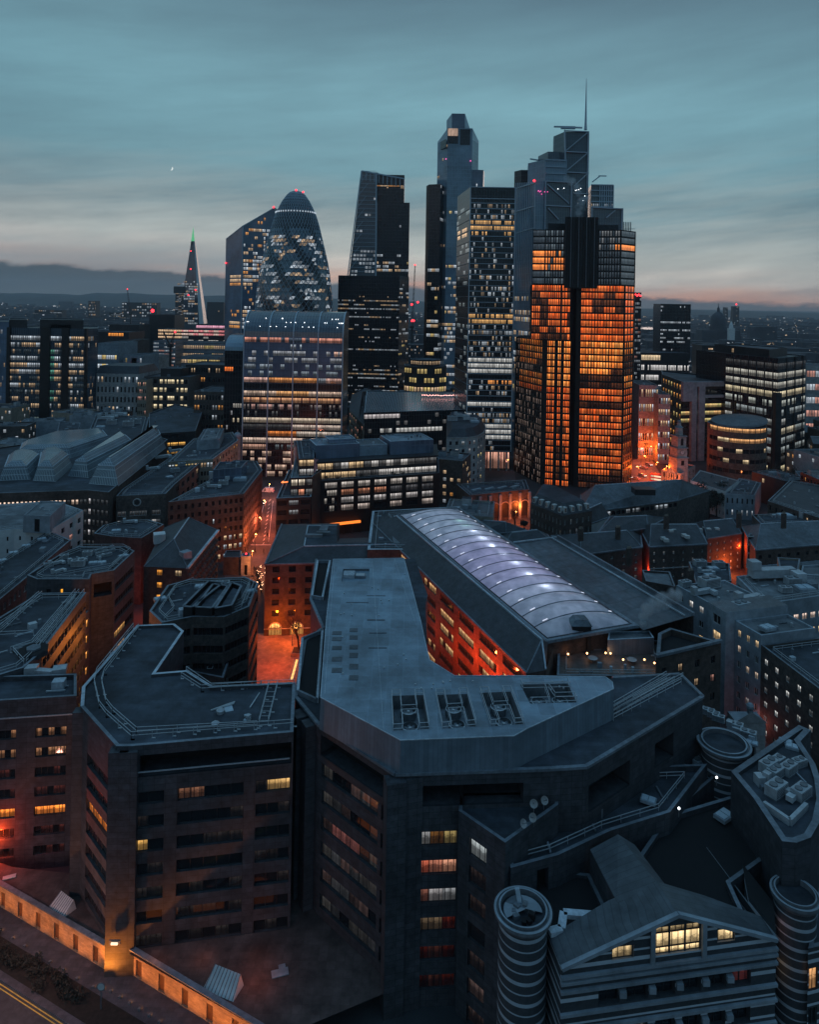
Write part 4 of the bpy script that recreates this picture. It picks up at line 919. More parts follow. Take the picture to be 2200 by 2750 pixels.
NB, rise = 17, 2.2; rib = MB(); led = MB(); LED = emit('rib_lamp', (.8, .85, 1), .9)
def vpt(f, c, bulge=0.0):
    x = f * 2 - 1; h = rise * (1 - x * x * .9 - .1 * x ** 4) * .9 * sin(pi / 2 * min(1, (c + .05) / 9, (Lv - c + .05) / 7)); return (*G(f * Wv, c), zv + .3 + h + bulge)
for k in range(NB):
    m = MB(); c0, c1 = Lv * k / NB, Lv * (k + 1) / NB; nu, nv = 16, 6
    for i in range(nu):
        for j in range(nv):
            P_ = lambda u, v: vpt(u / nu, c0 + (c1 - c0) * v / nv, .45 * sin(pi * v / nv) * min(1, 4 * (u / nu) * (1 - u / nu) * 1.5))
            m.face([P_(i, j), P_(i + 1, j), P_(i + 1, j + 1), P_(i, j + 1)], ETFE)
    ob = m.obj('cushion', r, smooth=True, merge=True)
for k in range(NB + 1):
    c = Lv * k / NB
    for i in range(16): rib.bar(vpt(i / 16, c, .05), vpt((i + 1) / 16, c, .05), .2, COPD, .16)
    if 0 < k < NB:
        for f0, f1 in ((.93, .965), (.10, .16)): led.bar(vpt(f0, c + .25, .3), vpt(f1, c + .25, .3), .16, LED, .12)
rib.obj('rib', r); tag(led.obj('rib_lamp', r), kind='stuff')
COLV = [(.55, .5, .8)] * 3 + [(.62, .52, .85)] * 3 + [(.6, .7, .95)] * 3 + [(.5, .75, .8), (.45, .72, .75), (.35, .85, .7), (.3, .9, .65)]
hall = [(.52, .21 + .0), (.55, .30), (.57, .385), (.58, .465), (.585, .54), (.59, .61), (.6, .68), (.61, .745), (.62, .80)]
first = None
for q, (f, c) in enumerate(hall):
    p = G(f * Wv, c * Lv); z = zv + 1.15
    col = (.75, .85, 1) if q < 7 else (.25, .95, .6)
    if first is None:
        r2 = root('pendant_lamp', 'bright pendant lamp shining through the translucent vault', 'lamp', (*p, z), 'pendant lamps under the vault'); first = r2
        m = MB(); m.tube((*p, z), .55, .5, .3, emit('pendant_lens', (.8, .88, 1), 5), 14); m.obj('lens', r2); m = MB(); m.bar((*p, z + .3), (*p, z + .7), .1, VENTD); m.obj('rod', r2)
    else: r2 = copy_tree(first, (*p, z))
    ld = bpy.data.lights.new('pendant_light', 'POINT'); ld.energy = 200 if q < 7 else 70; ld.color = col; ld.shadow_soft_size = .5; lo_ = bpy.data.objects.new('pendant_light', ld); COL.objects.link(lo_); lo_.location = (*p, z + .62)
for q in range(8):
    p = G(.5 * Wv, (q + .5) / 8 * Lv); ld = bpy.data.lights.new('hall_light', 'AREA'); ld.energy = 620; ld.shape = 'RECTANGLE'; ld.size = 15; ld.size_y = 9; ld.color = (.66, .56, .98) if 1 < q < 5 else (.58, .70, .88); lo_ = bpy.data.objects.new('hall_light', ld); COL.objects.link(lo_); lo_.location = (*p, zv - 6); lo_.rotation_euler = (pi, 0, atan2(ux.y, ux.x))
def table(px, py, label):
    p = at_z(px, py, 19.5); r = root('round_table', label, 'table', (p.x, p.y, 19.5)); m = MB(); m.tube((p.x, p.y, 20.2), 1.0, 1.0, .06, PALE, 24); m.obj('tabletop', r); m = MB(); m.bar((p.x, p.y, 19.5), (p.x, p.y, 20.2), .15, VENTD); m.tube((p.x, p.y, 19.5), .4, .4, .05, VENTD, 12); m.obj('leg', r)
table(1592, 1776, 'pale round table on the timber terrace near the domed roof hood'); table(1697, 1780, 'pale round table on the timber terrace below the plant box')
TL = None
for px, py in ((1526, 1760), (1577, 1758), (1627, 1757), (1674, 1775), (1731, 1775), (1758, 1784), (1640, 1758)):
    p = at_z(px, py, 20.0)
    if TL is None:
        TL = root('terrace_lamp', 'small warm lamp glowing along the edge of the timber terrace', 'lamp', (p.x, p.y, 19.5), 'warm lamps on the timber terrace'); m = MB(); m.bar((p.x, p.y, 19.5), (p.x, p.y, 20.2), .08, VENTD); m.obj('post', TL); m = MB(); m.ball((p.x, p.y, 20.3), .2, emit('warm_bulb', (1, .5, .2), 5)); m.obj('bulb', TL)
    else: copy_tree(TL, (p.x, p.y, 19.5))
    ld = bpy.data.lights.new('terrace_light', 'POINT'); ld.energy = 14; ld.color = (1, .45, .2); ld.shadow_soft_size = .2; lo_ = bpy.data.objects.new('terrace_light', ld); COL.objects.link(lo_); lo_.location = (p.x, p.y, 20.75)
b = Bld('roof_hood', 'dark domed lift hood at the near end of the glazed vault', 'roof hood', (38, 142))
p = at_z(1558, 1745, 19.5).xy; b.vol([p + Vector((-2, -1.2)), p + Vector((2, -1.2)), p + Vector((2, 2)), p + Vector((-2, 2))], 19.5, 25, DARK, COPD, {0: fac(lambda L: [(L * .2, L * .8)], lambda z0, z1: [(z0 + .3, z0 + 3.6)], dep=.4, deepmat=BLACK)}, par=0)
b.frustum([p + Vector((-2.2, -1.4)), p + Vector((2.2, -1.4)), p + Vector((2.2, 2.2)), p + Vector((-2.2, 2.2))], [p + Vector((-1.2, -.8)), p + Vector((1.2, -.8)), p + Vector((1.2, 1.6)), p + Vector((-1.2, 1.6))], 25.02, 26.2, COPD); b.done()
b = Bld('plant_box', 'ribbed metal plant enclosure with rooftop grilles beside the terrace', 'plant enclosure', (50, 150))
q = zs(22.5, (1632, 1722), (1757, 1716), (1745, 1697), (1636, 1700)); b.vol(q, 19.4, 22.8, ZINCF, VENTD, par=.5, pw=.3, coping=COPING); b.done()
# == lamps: a post, a lantern and its light
LAMP = None
def lamp(px, py, label, power=700, col=(1, .26, .05), h=6.0, z=0.0, group='sodium street lamps', head=True):
    global LAMP
    p = at_z(px, py, z)
    if head:
        if LAMP is None:
            LAMP = root('street_lamp', label, 'street lamp', (p.x, p.y, z)); m = MB(); m.tube((p.x, p.y, z), .11, .07, 6, VENTD, 10); m.bar((p.x, p.y, z + 5.95), (p.x + .9, p.y, z + 6.1), .09, VENTD); m.obj('post', LAMP)
            m = MB(); m.box((p.x + .9, p.y, z + 5.98), (.7, .32, .16), SODIUM); m.obj('lantern', LAMP); r = LAMP
        else: r = copy_tree(LAMP, (p.x, p.y, z), hsh(px, py) * 6.28, label)
        if label == LST: r['group'] = group
        r.scale = (1, 1, h / 6)
    ld = bpy.data.lights.new('lamp_light', 'POINT'); ld.energy = power; ld.color = col; ld.shadow_soft_size = .35; o = bpy.data.objects.new('lamp_light', ld); COL.objects.link(o); o.location = (p.x, p.y, z + h - .5)
    return p
LST = 'slim sodium street lamp glowing orange among the buildings'
# == warehouse with arched ground floor windows
b = Bld('arcaded_warehouse', 'brown brick warehouse with arched lit openings at the foot of a courtyard facade', 'warehouse', (-20, 205))
ev = zs(19.5, (712, 1517), (1125, 1508), (1125, 1440), (912, 1446), (912, 1405), (757, 1408)); tp = zs(23.0, (817, 1467), (1100, 1461), (1100, 1456), (905, 1458), (905, 1412), (827, 1412))
a_, c_ = ev[0], ev[1]; Lf = (c_ - a_).length
W6 = 6.2
b.wall(a_, c_, 4.4, 19.5, BRICK, fac(lambda L: [(2.0 + W6 * i * .72, 3.9 + W6 * i * .72) for i in range(8)], floors(5, .3, .82), lambda i, j, k: (.35, .36, .38) if (i, j) in ((3, 1), (3, 2)) and k == 0 else None, sub=2, dep=.35))
mb = b.part('wall'); tt = (c_ - a_).normalized(); nn = Vector((tt.y, -tt.x)); A = lambda s, z, d=0: (*(a_ + tt * s - nn * d), z)
xs = [3.0 + 6.2 * .95 * i for i in range(6)]; cur = 0
for x in xs:
    mb.face([A(cur, 0), A(x - 1.75, 0), A(x - 1.75, 4.4), A(cur, 4.4)], BRICK, [(cur, 0), (x, 0), (x, 4.4), (cur, 4.4)]); cur = x + 1.75
    arc = [(x + 1.75 * cos(pi - pi * i / 10), 1.9 + 1.75 * sin(pi * i / 10)) for i in range(11)]
    for (x0, z0), (x1, z1) in zip(arc, arc[1:]):
        mb.face([A(x0, z0), A(x1, z1), A(x1, 4.4), A(x0, 4.4)], BRICK); mb.face([A(x0, z0, .5), A(x1, z1, .5), A(x1, z1), A(x0, z0)], TAN); mb.bar(A(x0, z0, -.06), A(x1, z1, -.06), .28, PALE)
    for sx in (-1.75, 1.75): mb.face([A(x + sx, 0), A(x + sx, 0, .5), A(x + sx, 1.9, .5), A(x + sx, 1.9)], TAN)
    pts = [A(x - 1.75, 0, .5), A(x + 1.75, 0, .5)] + [A(px_, pz, .5) for px_, pz in arc[::-1]]
    pts = [pts[0], pts[1]] + pts[2:]
    gl = [(2.2, .95, .25, max(.05, p[2] / 4)) for p in pts]; b.w.append((300, [(pts, [(p[0], p[2]) for p in pts], gl)], [(A(x, 0, .45), A(x, 3.6, .45), .1), (A(x - 1.7, 1.9, .45), A(x + 1.7, 1.9, .45), .1)], GLASS, FRAME))
mb.face([A(cur, 0), A(Lf, 0), A(Lf, 4.4), A(cur, 4.4)], BRICK)
mb.bar(A(-.05, 1.9, -.1), A(Lf, 1.9, -.1), .18, PALE)
for i in range(1, 6): b.wall(ev[i], ev[(i + 1) % 6], 0, 19.5, BRICK)
b.frustum(ev, tp, 19.5, 23, SLATE, ROOF)
for i in (0, 5): b.part('roof').bar((*ev[i], 19.6), (*ev[(i + 1) % 6], 19.6), .5, COPD, .4)
for i in (0, 5, 4): b.part('roof').bar((*tp[i], 23.05), (*tp[(i + 1) % 6], 23.05), .3, COPING); 
b.part('roof').bar((*ev[0], 19.7), (*tp[0], 23.05), .3, COPD)
for px, py, w, d in ((843, 1443, 5, 1.4), (870, 1425, 2.4, 5), (868, 1436, 4, 1.6)): q = at_z(px, py, 23); b.part('roof').box((q.x, q.y, 23), (w, d, .9), ROOFP)
b.done(); FOOT.append(ev)
lamp(705 + 80, 1734, 'slim bollard-topped street lamp standing in the orange courtyard by the bare tree', 2400, (1, .17, .008), h=4.8)
lamp(738, 1722, LST, 2000, (1, .15, .006), h=5.5, head=False); lamp(745, 1790, LST, 1900, (1, .12, .005), h=6, head=False); lamp(722, 1800, LST, 2400, (1, .06, .006), h=9, head=False)
yq = zs(.02, (660, 1900), (860, 1900), (850, 1700), (690, 1700)); sheet('courtyard_paving', yq, .01, M('courtyard_paving', (.27, .16, .09), .8, .3, .5, brick=(.8, .8, .02, .8, .5), stain=.35))
r = root('planter', 'low square planter around the foot of the bare courtyard tree', 'planter', (*at_z(802, 1755, 0).xy, 0)); p = r.location; m = MB(); m.box(p, (3.4, 3.4, .9), TAN); m.obj('box', r); m = MB(); m.box((p.x, p.y, .9), (3.0, 3.0, .1), M('earth', (.03, .022, .018), .95)); m.obj('soil', r)
r = root('light_strip', 'long lit paving strip with glowing square lamps in the courtyard', 'light strip', (*at_z(790, 1795, 0).xy, .02)); m = MB(); a, c = at_z(798, 1772, .02), at_z(783, 1826, .02)
m.bar(a, c, 1.5, VENTD, .12); m.obj('frame', r); m = MB()
for k in range(15): q = a.lerp(c, (k + .5) / 15); m.box((q.x, q.y, .1), (.55, .35, .06), emit('strip_lens', (1, .55, .18), 1.6) if k == 0 else m.mats[0])
m.obj('lens', r)
def bare_tree(px, py, name, label, h=11, seed=1, z=0.0):
    p = at_z(px, py, z); r = root(name, label, 'tree', (p.x, p.y, z)); rg = random.Random(seed); t = MB(); tw = MB()
    def grow(a, d, L, w, lev):
        c = a + d * L; (t if lev < 2 else tw).bar(a, c, w, BARK if lev < 2 else TWIG)
        if lev >= 5: return
        for k in range(3 if lev else 4):
            nd_ = (d + Vector((rg.uniform(-.75, .75), rg.uniform(-.75, .75), rg.uniform(-.1, .5)))).normalized(); grow(a + d * L * rg.uniform(.65, 1), nd_, L * rg.uniform(.6, .78), w * .55, lev + 1)
    grow(p, Vector((-.12, 0, 1)).normalized(), h * .36, .42, 0); t.obj('trunk', r); tag(tw.obj('branches', r)); return r
bare_tree(804, 1752, 'bare_tree', 'leaning bare winter tree in the orange courtyard', 12, 3)
# == rounded roof block beside the courtyard
b = Bld('office_block', 'brown granite block with rounded plant wells and rails on its roof beside the orange courtyard', 'office block', (-45, 155))
z9 = 27.0; p9 = zs(z9, (434, 1672), (516, 1656), (603, 1656), (670, 1628), (694, 1565), (660, 1549), (509, 1555), (449, 1571), (401, 1640))
bands = lambda n, f0=.04, f1=.96: fac(lambda L: [(L * f0, L * f1)], floors(n, .35, .8, 0, 1.6), lit(9, .12, ((AM, 1),), lo=.15, hi=.4), sub=7, dep=.4)
b.vol(p9, 0, z9, GRANITE2, ROOF, {2: bands(7), 3: bands(7), 1: bands(7), 0: bands(7), 8: bands(7)}, par=.8, pw=.5, coping=COPD)
rf = b.part('roof')
for q in (((492, 1630), (516, 1632), (600, 1566), (560, 1562)), ((525, 1632), (570, 1634), (612, 1575), (572, 1570)), ((578, 1635), (622, 1627), (648, 1575), (622, 1566))):
    pts = zs(z9 + 1.6, *q); 
    for i in range(4): rf.quadw(pts[i], pts[(i + 1) % 4], z9 - .8, z9 + 1.8, DARK)
    rf.poly(b.ring(pts, .5), z9 + 1.0, ROOF)
    for i in range(4): rf.bar((*pts[i], z9 + 1.8), (*pts[(i + 1) % 4], z9 + 1.8), .5, COPD, .15)
rb = MB(); zz = z9 - .8
rails(rb, zs(zz, (440, 1668), (468, 1640), (452, 1612), (474, 1580), (520, 1562)), zz); rails(rb, zs(zz, (530, 1648), (606, 1645), (648, 1618), (672, 1568), (652, 1558)), zz); rails(rb, zs(zz, (530, 1655), (600, 1652), (660, 1622), (682, 1572)), zz)
rb.obj('guard_rail', b.r); b.done()
for k, px, py, rz, s in (('h', 538, 1578, .2, 1.1), ('a', 598, 1580, .1, 1.2), ('d', 590, 1590, 1.2, .8), ('h', 676, 1590, .3, 1.0), ('h', 430, 1612, .5, 1.1)): put(k, px, py, z9 - .8, rz, s)
b = Bld('link_block', 'low dark link building with a roof ladder in the light well between granite blocks', 'building', (-42, 135))
lk = zs(17, (500, 1800), (600, 1820), (640, 1700), (610, 1668), (540, 1668))
b.vol(lk, 0, 17.0, GRANITE2, BLACK, {3: None, 1: fac(lambda L: [(L * .1, L * .9)], floors(4, .3, .75), lit(2, .1, ((OR, 1),), lo=.1, hi=.3), sub=6)}, par=.8, coping=COPD)
rb = MB()
for s in (0, 1):
    a, c = at_z(556 + 14 * s, 1795, 16.6), at_z(592 + 12 * s, 1700, 16.6); rb.bar(a, c, .1, RAIL)
for k in range(12): a = at_z(556, 1795, 16.6).lerp(at_z(592, 1700, 16.6), k / 11); c = at_z(570, 1795, 16.6).lerp(at_z(604, 1700, 16.6), k / 11); rb.bar(a, c, .08, RAIL)
rb.obj('roof_ladder', b.r); b.done()
# == granite wings around the amber courtyard
b = Bld('office_wing', 'granite office wing with bands of amber windows and a low plant strip along its roof', 'office wing', (-75, 118))
fr = zs(27.5, (-200, 1893), (206, 1868), (206, 1808), (-200, 1820))
b.vol(fr, 0, 27.5, GRANITE, ROOF, {0: fac(lambda L: [(L - 3.2 - 5.9 * i - 4.9 + (.6 if i else 1.9), L - 3.2 - 5.9 * i + (.0 if i else 1.7)) for i in range(4, -1, -1)], [(21.9 - 3.15 * k - .75, 21.9 - 3.15 * k + .75) for k in range(6, -1, -1)],
    lambda i, j, k: (1.6, .42, .06) if j == 2 else ((AM[0] * .30, AM[1] * .32, AM[2] * .6) if j in (5, 6) and hsh(i, j, k) > .4 else ((.05, .012, .01) if hsh(j, k, i) > .6 else None)), sub=5, dep=.4)}, par=.8, coping=COPD)
b.part('wall').bar((*fr[0].lerp(fr[1], .3), 24.6), (*fr[1], 24.6), .2, RAIL)
b.done()
b = Bld('office_wing', 'long granite wing with twin roof rails and amber windows facing a narrow courtyard', 'office wing', (-95, 145))
z6 = 28.0; w6 = zs(z6, (-160, 1860), (64, 1792), (112, 1750), (232, 1590), (104, 1592), (-160, 1755))
bandl = fac(lambda L: [(L * (.02 + .075 * i), L * (.02 + .075 * i + .066)) for i in range(13)], floors(8, .28, .72, 0, .8), lambda i, j, k: ((1, .52, .15) if (i > 6 and j in (1, 2, 3, 4)) or (i in (9, 10) and j == 5) or (i in (3, 4) and j == 1) else ((.12, .02, .01) if hsh(i, j) > .6 else None)), sub=3, dep=.35)
b.vol(w6, 0, z6, GRANITE, ROOF, {2: bandl, 1: None}, par=.7, pw=.5, coping=COPD)
rb = MB(); zz = z6 - .7
for pts in (((104, 1600), (0, 1692), (-120, 1790)), ((112, 1600), (8, 1698), (-110, 1794)), ((212, 1594), (92, 1738), (34, 1752), (64, 1786)), ((202, 1594), (84, 1734), (28, 1752)), ((-10, 1712), (90, 1706)), ((226, 1594), (108, 1742), (70, 1782))): rails(rb, zs(zz, *pts), zz, w=.09)
rb.obj('guard_rail', b.r)
b.vol(zs(22, (66, 1800), (125, 1764), (240, 1637), (232, 1612)), 0, 22, GRANITE, BLACK, {1: fac(lambda L: [(L * .04, L * .45), (L * .52, L * .985)], floors(6, .22, .74, 0, .8), lambda i, j, k: (2.2, .85, .2) if (i and j in (2, 3, 4)) or (i and j == 5 and k > 8) or (i == 0 and j == 4 and k in (6, 7)) else ((.12, .03, .01) if hsh(i, j, k) > .6 else None), sub=12, dep=.3)}, par=.3, reg=False)
oc = at_z(90, 1757, zz); rf = b.part('roof'); rf.tube(oc, 2.6, 2.6, 1.0, GRANITE, 8, capmat=BLACK); rf.tube((oc.x, oc.y, oc.z + 1.0), 1.3, 1.3, .3, COPD, 6)
b.done()
thing_box('roof_plant', 'pale folded ductwork lying on the low roof behind the angular office block', 'roof plant', 120, 1806, 26.8, [('duct', lambda m, p: (m.box((p.x - 2.3, p.y, 26.8), (2.0, 1.6, 1.1), VENT, .2), m.box((p.x, p.y - .3, 26.8), (3.4, 1.1, .7), VENT, -.1), m.box((p.x + 2.5, p.y + .2, 26.8), (2.2, 1.9, .9), VENT, .3)))])
b = Bld('office_block', 'granite office block with rows of roof condensers and one amber doorway below the parapet', 'office block', (-82, 168))
z7 = 29.0; p7 = zs(z7, (72, 1544), (99, 1555), (240, 1555), (246, 1541), (307, 1531), (362, 1479), (336, 1466), (212, 1467), (165, 1485))
litc = lit(4, .30, ((AM, 1),), lo=.5, hi=.9, run=2)
b.vol(p7, 0, z7, GRANITE, ROOF, {4: fac(lambda L: [(L * .05, L * .95)], floors(7, .3, .75, 0, 2.5), lambda i, j, k: (1, .5, .16) if j in (2, 3) and k < 5 else ((.8, .4, .12) if j == 1 and k > 5 else None), sub=8, dep=.4),
    1: fac(lambda L: [(L * .18, L * .27), (L * .44, L * .50), (L * .72, L * .83)], lambda z0, z1: [(z1 - 5.2, z1 - 2.2)], lambda i, j, k: (1.1, .48, .04) if i == 1 else None, dep=.3),
    3: fac(lambda L: [(L * .1, L * .9)], lambda z0, z1: [(z1 - 5.5, z1 - 2.5)], dep=2, deepmat=BLACK)}, par=.8, coping=COPD)
rb = MB(); rails(rb, zs(z7 - .8, (215, 1473), (330, 1472), (350, 1482), (300, 1524), (246, 1534), (150, 1552)), z7 - .8); rb.obj('guard_rail', b.r)
b.done()
for k in range(11): put('a', 262 + (k % 4) * 12 + (k // 4) * 3, 1482 + (k // 4) * 8 - (k % 4) * 3, z7 - .8, 1.0, .55)
for k, px, py, rz, s in (('a', 235, 1492, .1, .9), ('d', 205, 1512, .9, .9), ('h', 250, 1514, .3, .9), ('h', 273, 1513, .3, .9), ('a', 210, 1520, .2, 1.2), ('d', 150, 1517, .8, .8), ('a', 172, 1500, .5, .8), ('d', 155, 1538, 1.0, .7), ('a', 130, 1522, .7, .8), ('h', 332, 1496, .8, 1.0)): put(k, px, py, z7 - .8, rz, s)
ld = bpy.data.lights.new('lamp_light', 'POINT'); ld.energy = 2000; ld.color = (1, .26, .03); ld.shadow_soft_size = .4; o = bpy.data.objects.new('lamp_light', ld); COL.objects.link(o); o.location = at_d(262, 1700, 151)
ld = ld.copy(); ld.energy = 1200; o = bpy.data.objects.new('lamp_light', ld); COL.objects.link(o); o.location = at_d(240, 1745, 144); lamp(385, 1660, LST, 2000, (1, .10, .04), h=6, head=False)
r = root('courtyard_lamp', 'small amber wall lamp deep in the granite courtyard', 'lamp', (*at_z(201, 1745, 6).xy, 6)); m = MB(); m.box(r.location, (.3, .3, 1.2), SODIUM); m.obj('lens', r); m = MB(); m.box((r.location.x, r.location.y + .3, 5.8), (.4, .3, 1.6), VENTD); m.obj('bracket', r)
b = Bld('terrace_wing', 'long dark terrace wing with a row of pale-framed windows under its flat roof', 'building', (-125, 170))
z8 = 22; w8 = zs(z8, (-160, 1740), (60, 1560), (190, 1450), (130, 1425), (-160, 1600))
b.vol(w8, 0, z8, GRANITE2, ROOF, {1: fac(even(9, .5), floors(5, .35, .75, 0, .6), lit(21, .12, ((WW, 1), (PK, 1)), run=1, lo=.3, hi=.7), sub=2, frame=WFRAME, bars=True), 0: fac(even(14, .5), floors(5, .35, .75, 0, .6), lit(22, .10, ((WW, 1), (PK, 1)), run=1, lo=.3, hi=.7), sub=2, frame=WFRAME, bars=True)}, par=.5, coping=COPD)
b.done()
for k, px, py, rz, s in (('h', 70, 1468, .5, 1), ('h', 112, 1450, .6, 1), ('h', 36, 1487, .5, 1), ('h', 5, 1508, .5, 1)): put(k, px, py, z8 - .5, rz, s)
# == hipped roof building with bulging window hoods
b = Bld('hipped_building', 'slate hipped-roof building whose street wall is studded with round-hooded windows', 'building', (-58, 190))
e8 = zs(20, (386, 1522), (504, 1527), (586, 1425), (440, 1418)); 
b.vol(e8, 0, 20, BRICK, SLATE, {0: fac(lambda L: [(L * .30, L * .42), (L * .72, L * .86)], floors(6, .35, .8), lambda i, j, k: (1, .38, .06) if i == 0 and j in (3, 4, 5) else ((.5, .35, .2) if j == 5 else None), sub=1, dep=.3)}, par=0)
b.ridge([e8[1], e8[2], e8[3], e8[0]], 20.05, 24.6, SLATE, .28, hip2=.1)
hd = MB(); a, c = e8[1], e8[2]; n8 = nrm(a, c)
for j in range(7):
    for i in range(13):
        q = a.lerp(c, (i + .5 + .25 * (j % 2)) / 13.6) + n8 * .1; hd.ball((*q, 17.6 - 2.5 * j), .8, GRANITE2, None, 8, 4)
hd.obj('window_hood', b.r); b.part('roof').bar((*a, 20.1), (*c, 20.1), .8, COPING, .4)
for px, py, w in ((428, 1444, 3.2),): q = at_z(px, py, 22.5); b.part('roof').box((q.x, q.y, 21.2), (w, 3, 2.6), WHITE, .4)
q = at_z(498, 1485, 22.5); b.part('roof').box((q.x, q.y, 21), (2.6, 2.2, 2.0), PALEB, .9)
b.done()
b = Bld('flat_roofed_block', 'dark polygonal flat-roofed block tucked behind the slate hipped roof', 'building', (-80, 205))
z = 20; q = zs(z, (252, 1432), (300, 1440), (380, 1445), (440, 1408), (400, 1395), (330, 1398), (278, 1410)); b.vol(q, 0, z, BRICK, ROOF, {}, par=.5, coping=COPD); b.done()
for k, px, py, s in (('d', 350, 1405, 1), ('h', 312, 1428, 1.2)): put(k, px, py, z - .5, .3, s)
# == white rendered block with stepped penthouse
b = Bld('white_block', 'pale rendered block with a stepped penthouse and small square windows', 'building', (-125, 215))
z = 23; q = zs(z, (-140, 1440), (40, 1412), (133, 1404), (133, 1422), (226, 1372), (170, 1345), (-140, 1360))
q = zs(z, (-140, 1445), (38, 1420), (38, 1400), (134, 1424), (224, 1370), (150, 1345), (-140, 1365))
q = [q[0], q[1], q[3], q[4], q[5], q[6]]
b.vol(q, 0, z, WHITE, ROOFP, {1: fac(even(3, .18), floors(6, .35, .7, 0, 1), lambda i, j, k: (1, .42, .22) if i == 1 and j in (3, 4) else None, dep=.3), 0: fac(even(5, .14), floors(6, .35, .7, 0, 1), None, dep=.3), 2: fac(even(4, .4), floors(6, .35, .8, 0, 1), lit(31, .1, ((PK, 1),), run=1, lo=.3, hi=.6), dep=.3)}, par=.5, coping=PALEB)
q = zs(26, (62, 1397), (134, 1400), (176, 1360), (108, 1358)); b.vol(q, 22.4, 27.5, PALEB, ROOFP, {0: fac(lambda L: [(L * .42, L * .62)], lambda z0, z1: [(z0 + .3, z1 - 1)], dep=.3, deepmat=BLACK)}, par=.3, reg=False)
b.done()
# == the skyline towers
CW1 = curtain('blue_black_curtain_wall', (.050, .068, .090), 3.5, 1.5, (.085, .11, .13), .12)
CW2 = curtain('dark_curtain_wall', (.010, .012, .015), 3.3, 1.5, (.030, .034, .038), .2, spec=.4)
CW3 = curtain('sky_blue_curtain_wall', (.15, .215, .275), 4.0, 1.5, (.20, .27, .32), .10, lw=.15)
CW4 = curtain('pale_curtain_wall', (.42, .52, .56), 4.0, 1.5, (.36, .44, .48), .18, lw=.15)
CWB = curtain('blue_panel_curtain_wall', (.105, .145, .205), 4.0, 2.2, (.085, .12, .17), .22, lw=.2)
BRONZE = M('dark_bronze_cladding', (.012, .010, .009), .55, .3, .5)
def rectpts(l, nr, r):
    return [Vector(l), Vector(nr), Vector(r), Vector(l) + Vector(r) - Vector(nr)]
def T(px, py, d): return pd(px, py, d)
def glow_rows(n): return floors(n, .18, .80)
OFF = ((WW, 3), (CW, 3), (YL, 1)); OFC = ((CW, 4), (WW, 2)); OFW = ((WW, 3), (AM, 1), (CW, 1))
# ---- bronze tower with orange rooms
b = Bld('apartment_tower', 'dark bronze tower glowing orange on nearly every floor, black core through its crown', 'tower', (95, 375))
A_, B_, C_, D_, E_, F_ = T(1384, 1000, 395), T(1457, 1000, 366), T(1531, 1000, 362), T(1546, 1000, 362), T(1676, 1000, 357), T(1701, 1000, 368)
C2, D2 = C_ + Vector((.3, 5)), D_ + Vector((-.3, 5))
bk1, bk0 = F_ + Vector((4, 34)), A_ + Vector((8, 22))
zA, zM, zT, zC = zd(1400, 907, 385), zd(1500, 764, 362), zd(1500, 617, 362), zd(1570, 589, 366)
FH = zM / 30
def ora(seed, dark=.10, band=(), lo=.45, hi=1.0):
    def f(i, j, k=0):
        if j in band: return (.10, .03, .012) if hsh(seed, i // 4, j) > .5 else (.03, .012, .008)
        if hsh(seed, j // 1, i // 4, 8) < dark + (.10 if j < 14 else 0): return (.14, .045, .018) if hsh(i, j) > .5 else (.06, .02, .01)
        s = (lo + (hi - lo) * hsh(seed, i, j, 2)) * (1.0 if j > 14 else .62 + .2 * hsh(j, 2)); h = hsh(seed, j, i, 7)
        return (1.9 * s, (.56 if j > 14 else .34) * s * (.75 + .5 * h), (.10 if j > 14 else .06) * s * (.6 + h))
    return f
def wcol(i, j, k=0):
    s = .22 + .5 * hsh(i, j, 3); return (s, s * .72, s * .6) if hsh(i, j, 6) < .62 else None
rowA = lambda n: floors(n, .10, .84)
nA = round(zA / FH); nM = 30; nT = round((zT - zM) / FH)
mid = A_.lerp(B_, .40)
def f1(n, seed, cols, **k): return fac(cols, rowA(n), ora(seed, **k), flush=False, dep=.3, every=True, bars=False, glass=GLASSF)
low = [A_, B_, C_, C2, D2, D_, E_, F_, bk1, bk0]
b.vol(low, 0, zA, BRONZE, ROOF, {0: fac(even(15, .42, 1, .5), rowA(nA), lambda i, j, k: (ora(3, .12)(i, j) if j > nA - 9 and j != nA - 5 and i > 1 else wcol(i, j)), dep=.3, bars=False, glass=GLASSF),
    1: f1(nA, 5, lambda L: [(L * x0, L * x1) for x0, x1 in [(.16 + .075 * k, .205 + .075 * k) for k in range(4)] + [(.56, .60), (.63, .67)] + [(.78 + .06 * k, .82 + .06 * k) for k in range(4)]], dark=.02),
    5: f1(nA, 7, lambda L: [(L * (.0 + 0), L * .001)] + [(L * (.10 + .0585 * k), L * (.146 + .0585 * k)) for k in range(15)], band=(0, 1, 12, 15, 16), dark=.13),
    6: f1(nA, 9, even(4, .7, .5, .5), dark=.25, lo=.25, hi=.7), 2: None, 3: None, 4: None}, par=.3)
U = [T(1428, 800, 366), C_, C2, D2, D_, E_, F_, bk1, T(1428, 800, 366) + Vector((6, 40))]
b.vol(U, zA, zM, BRONZE, ROOF, {0: f1(30 - nA, 15, lambda L: [(L * (.02 + .052 * k), L * (.052 + .052 * k)) for k in range(14)] + [(L * (.78 + .07 * k), L * (.83 + .07 * k)) for k in range(3)], dark=.14),
    4: f1(30 - nA, 17, lambda L: [(L * (.10 + .0585 * k), L * (.150 + .0585 * k)) for k in range(15)], dark=.08), 5: f1(30 - nA, 19, even(3, .85, .4, .4), dark=.1, lo=.5, hi=.9)}, par=.3, reg=False)
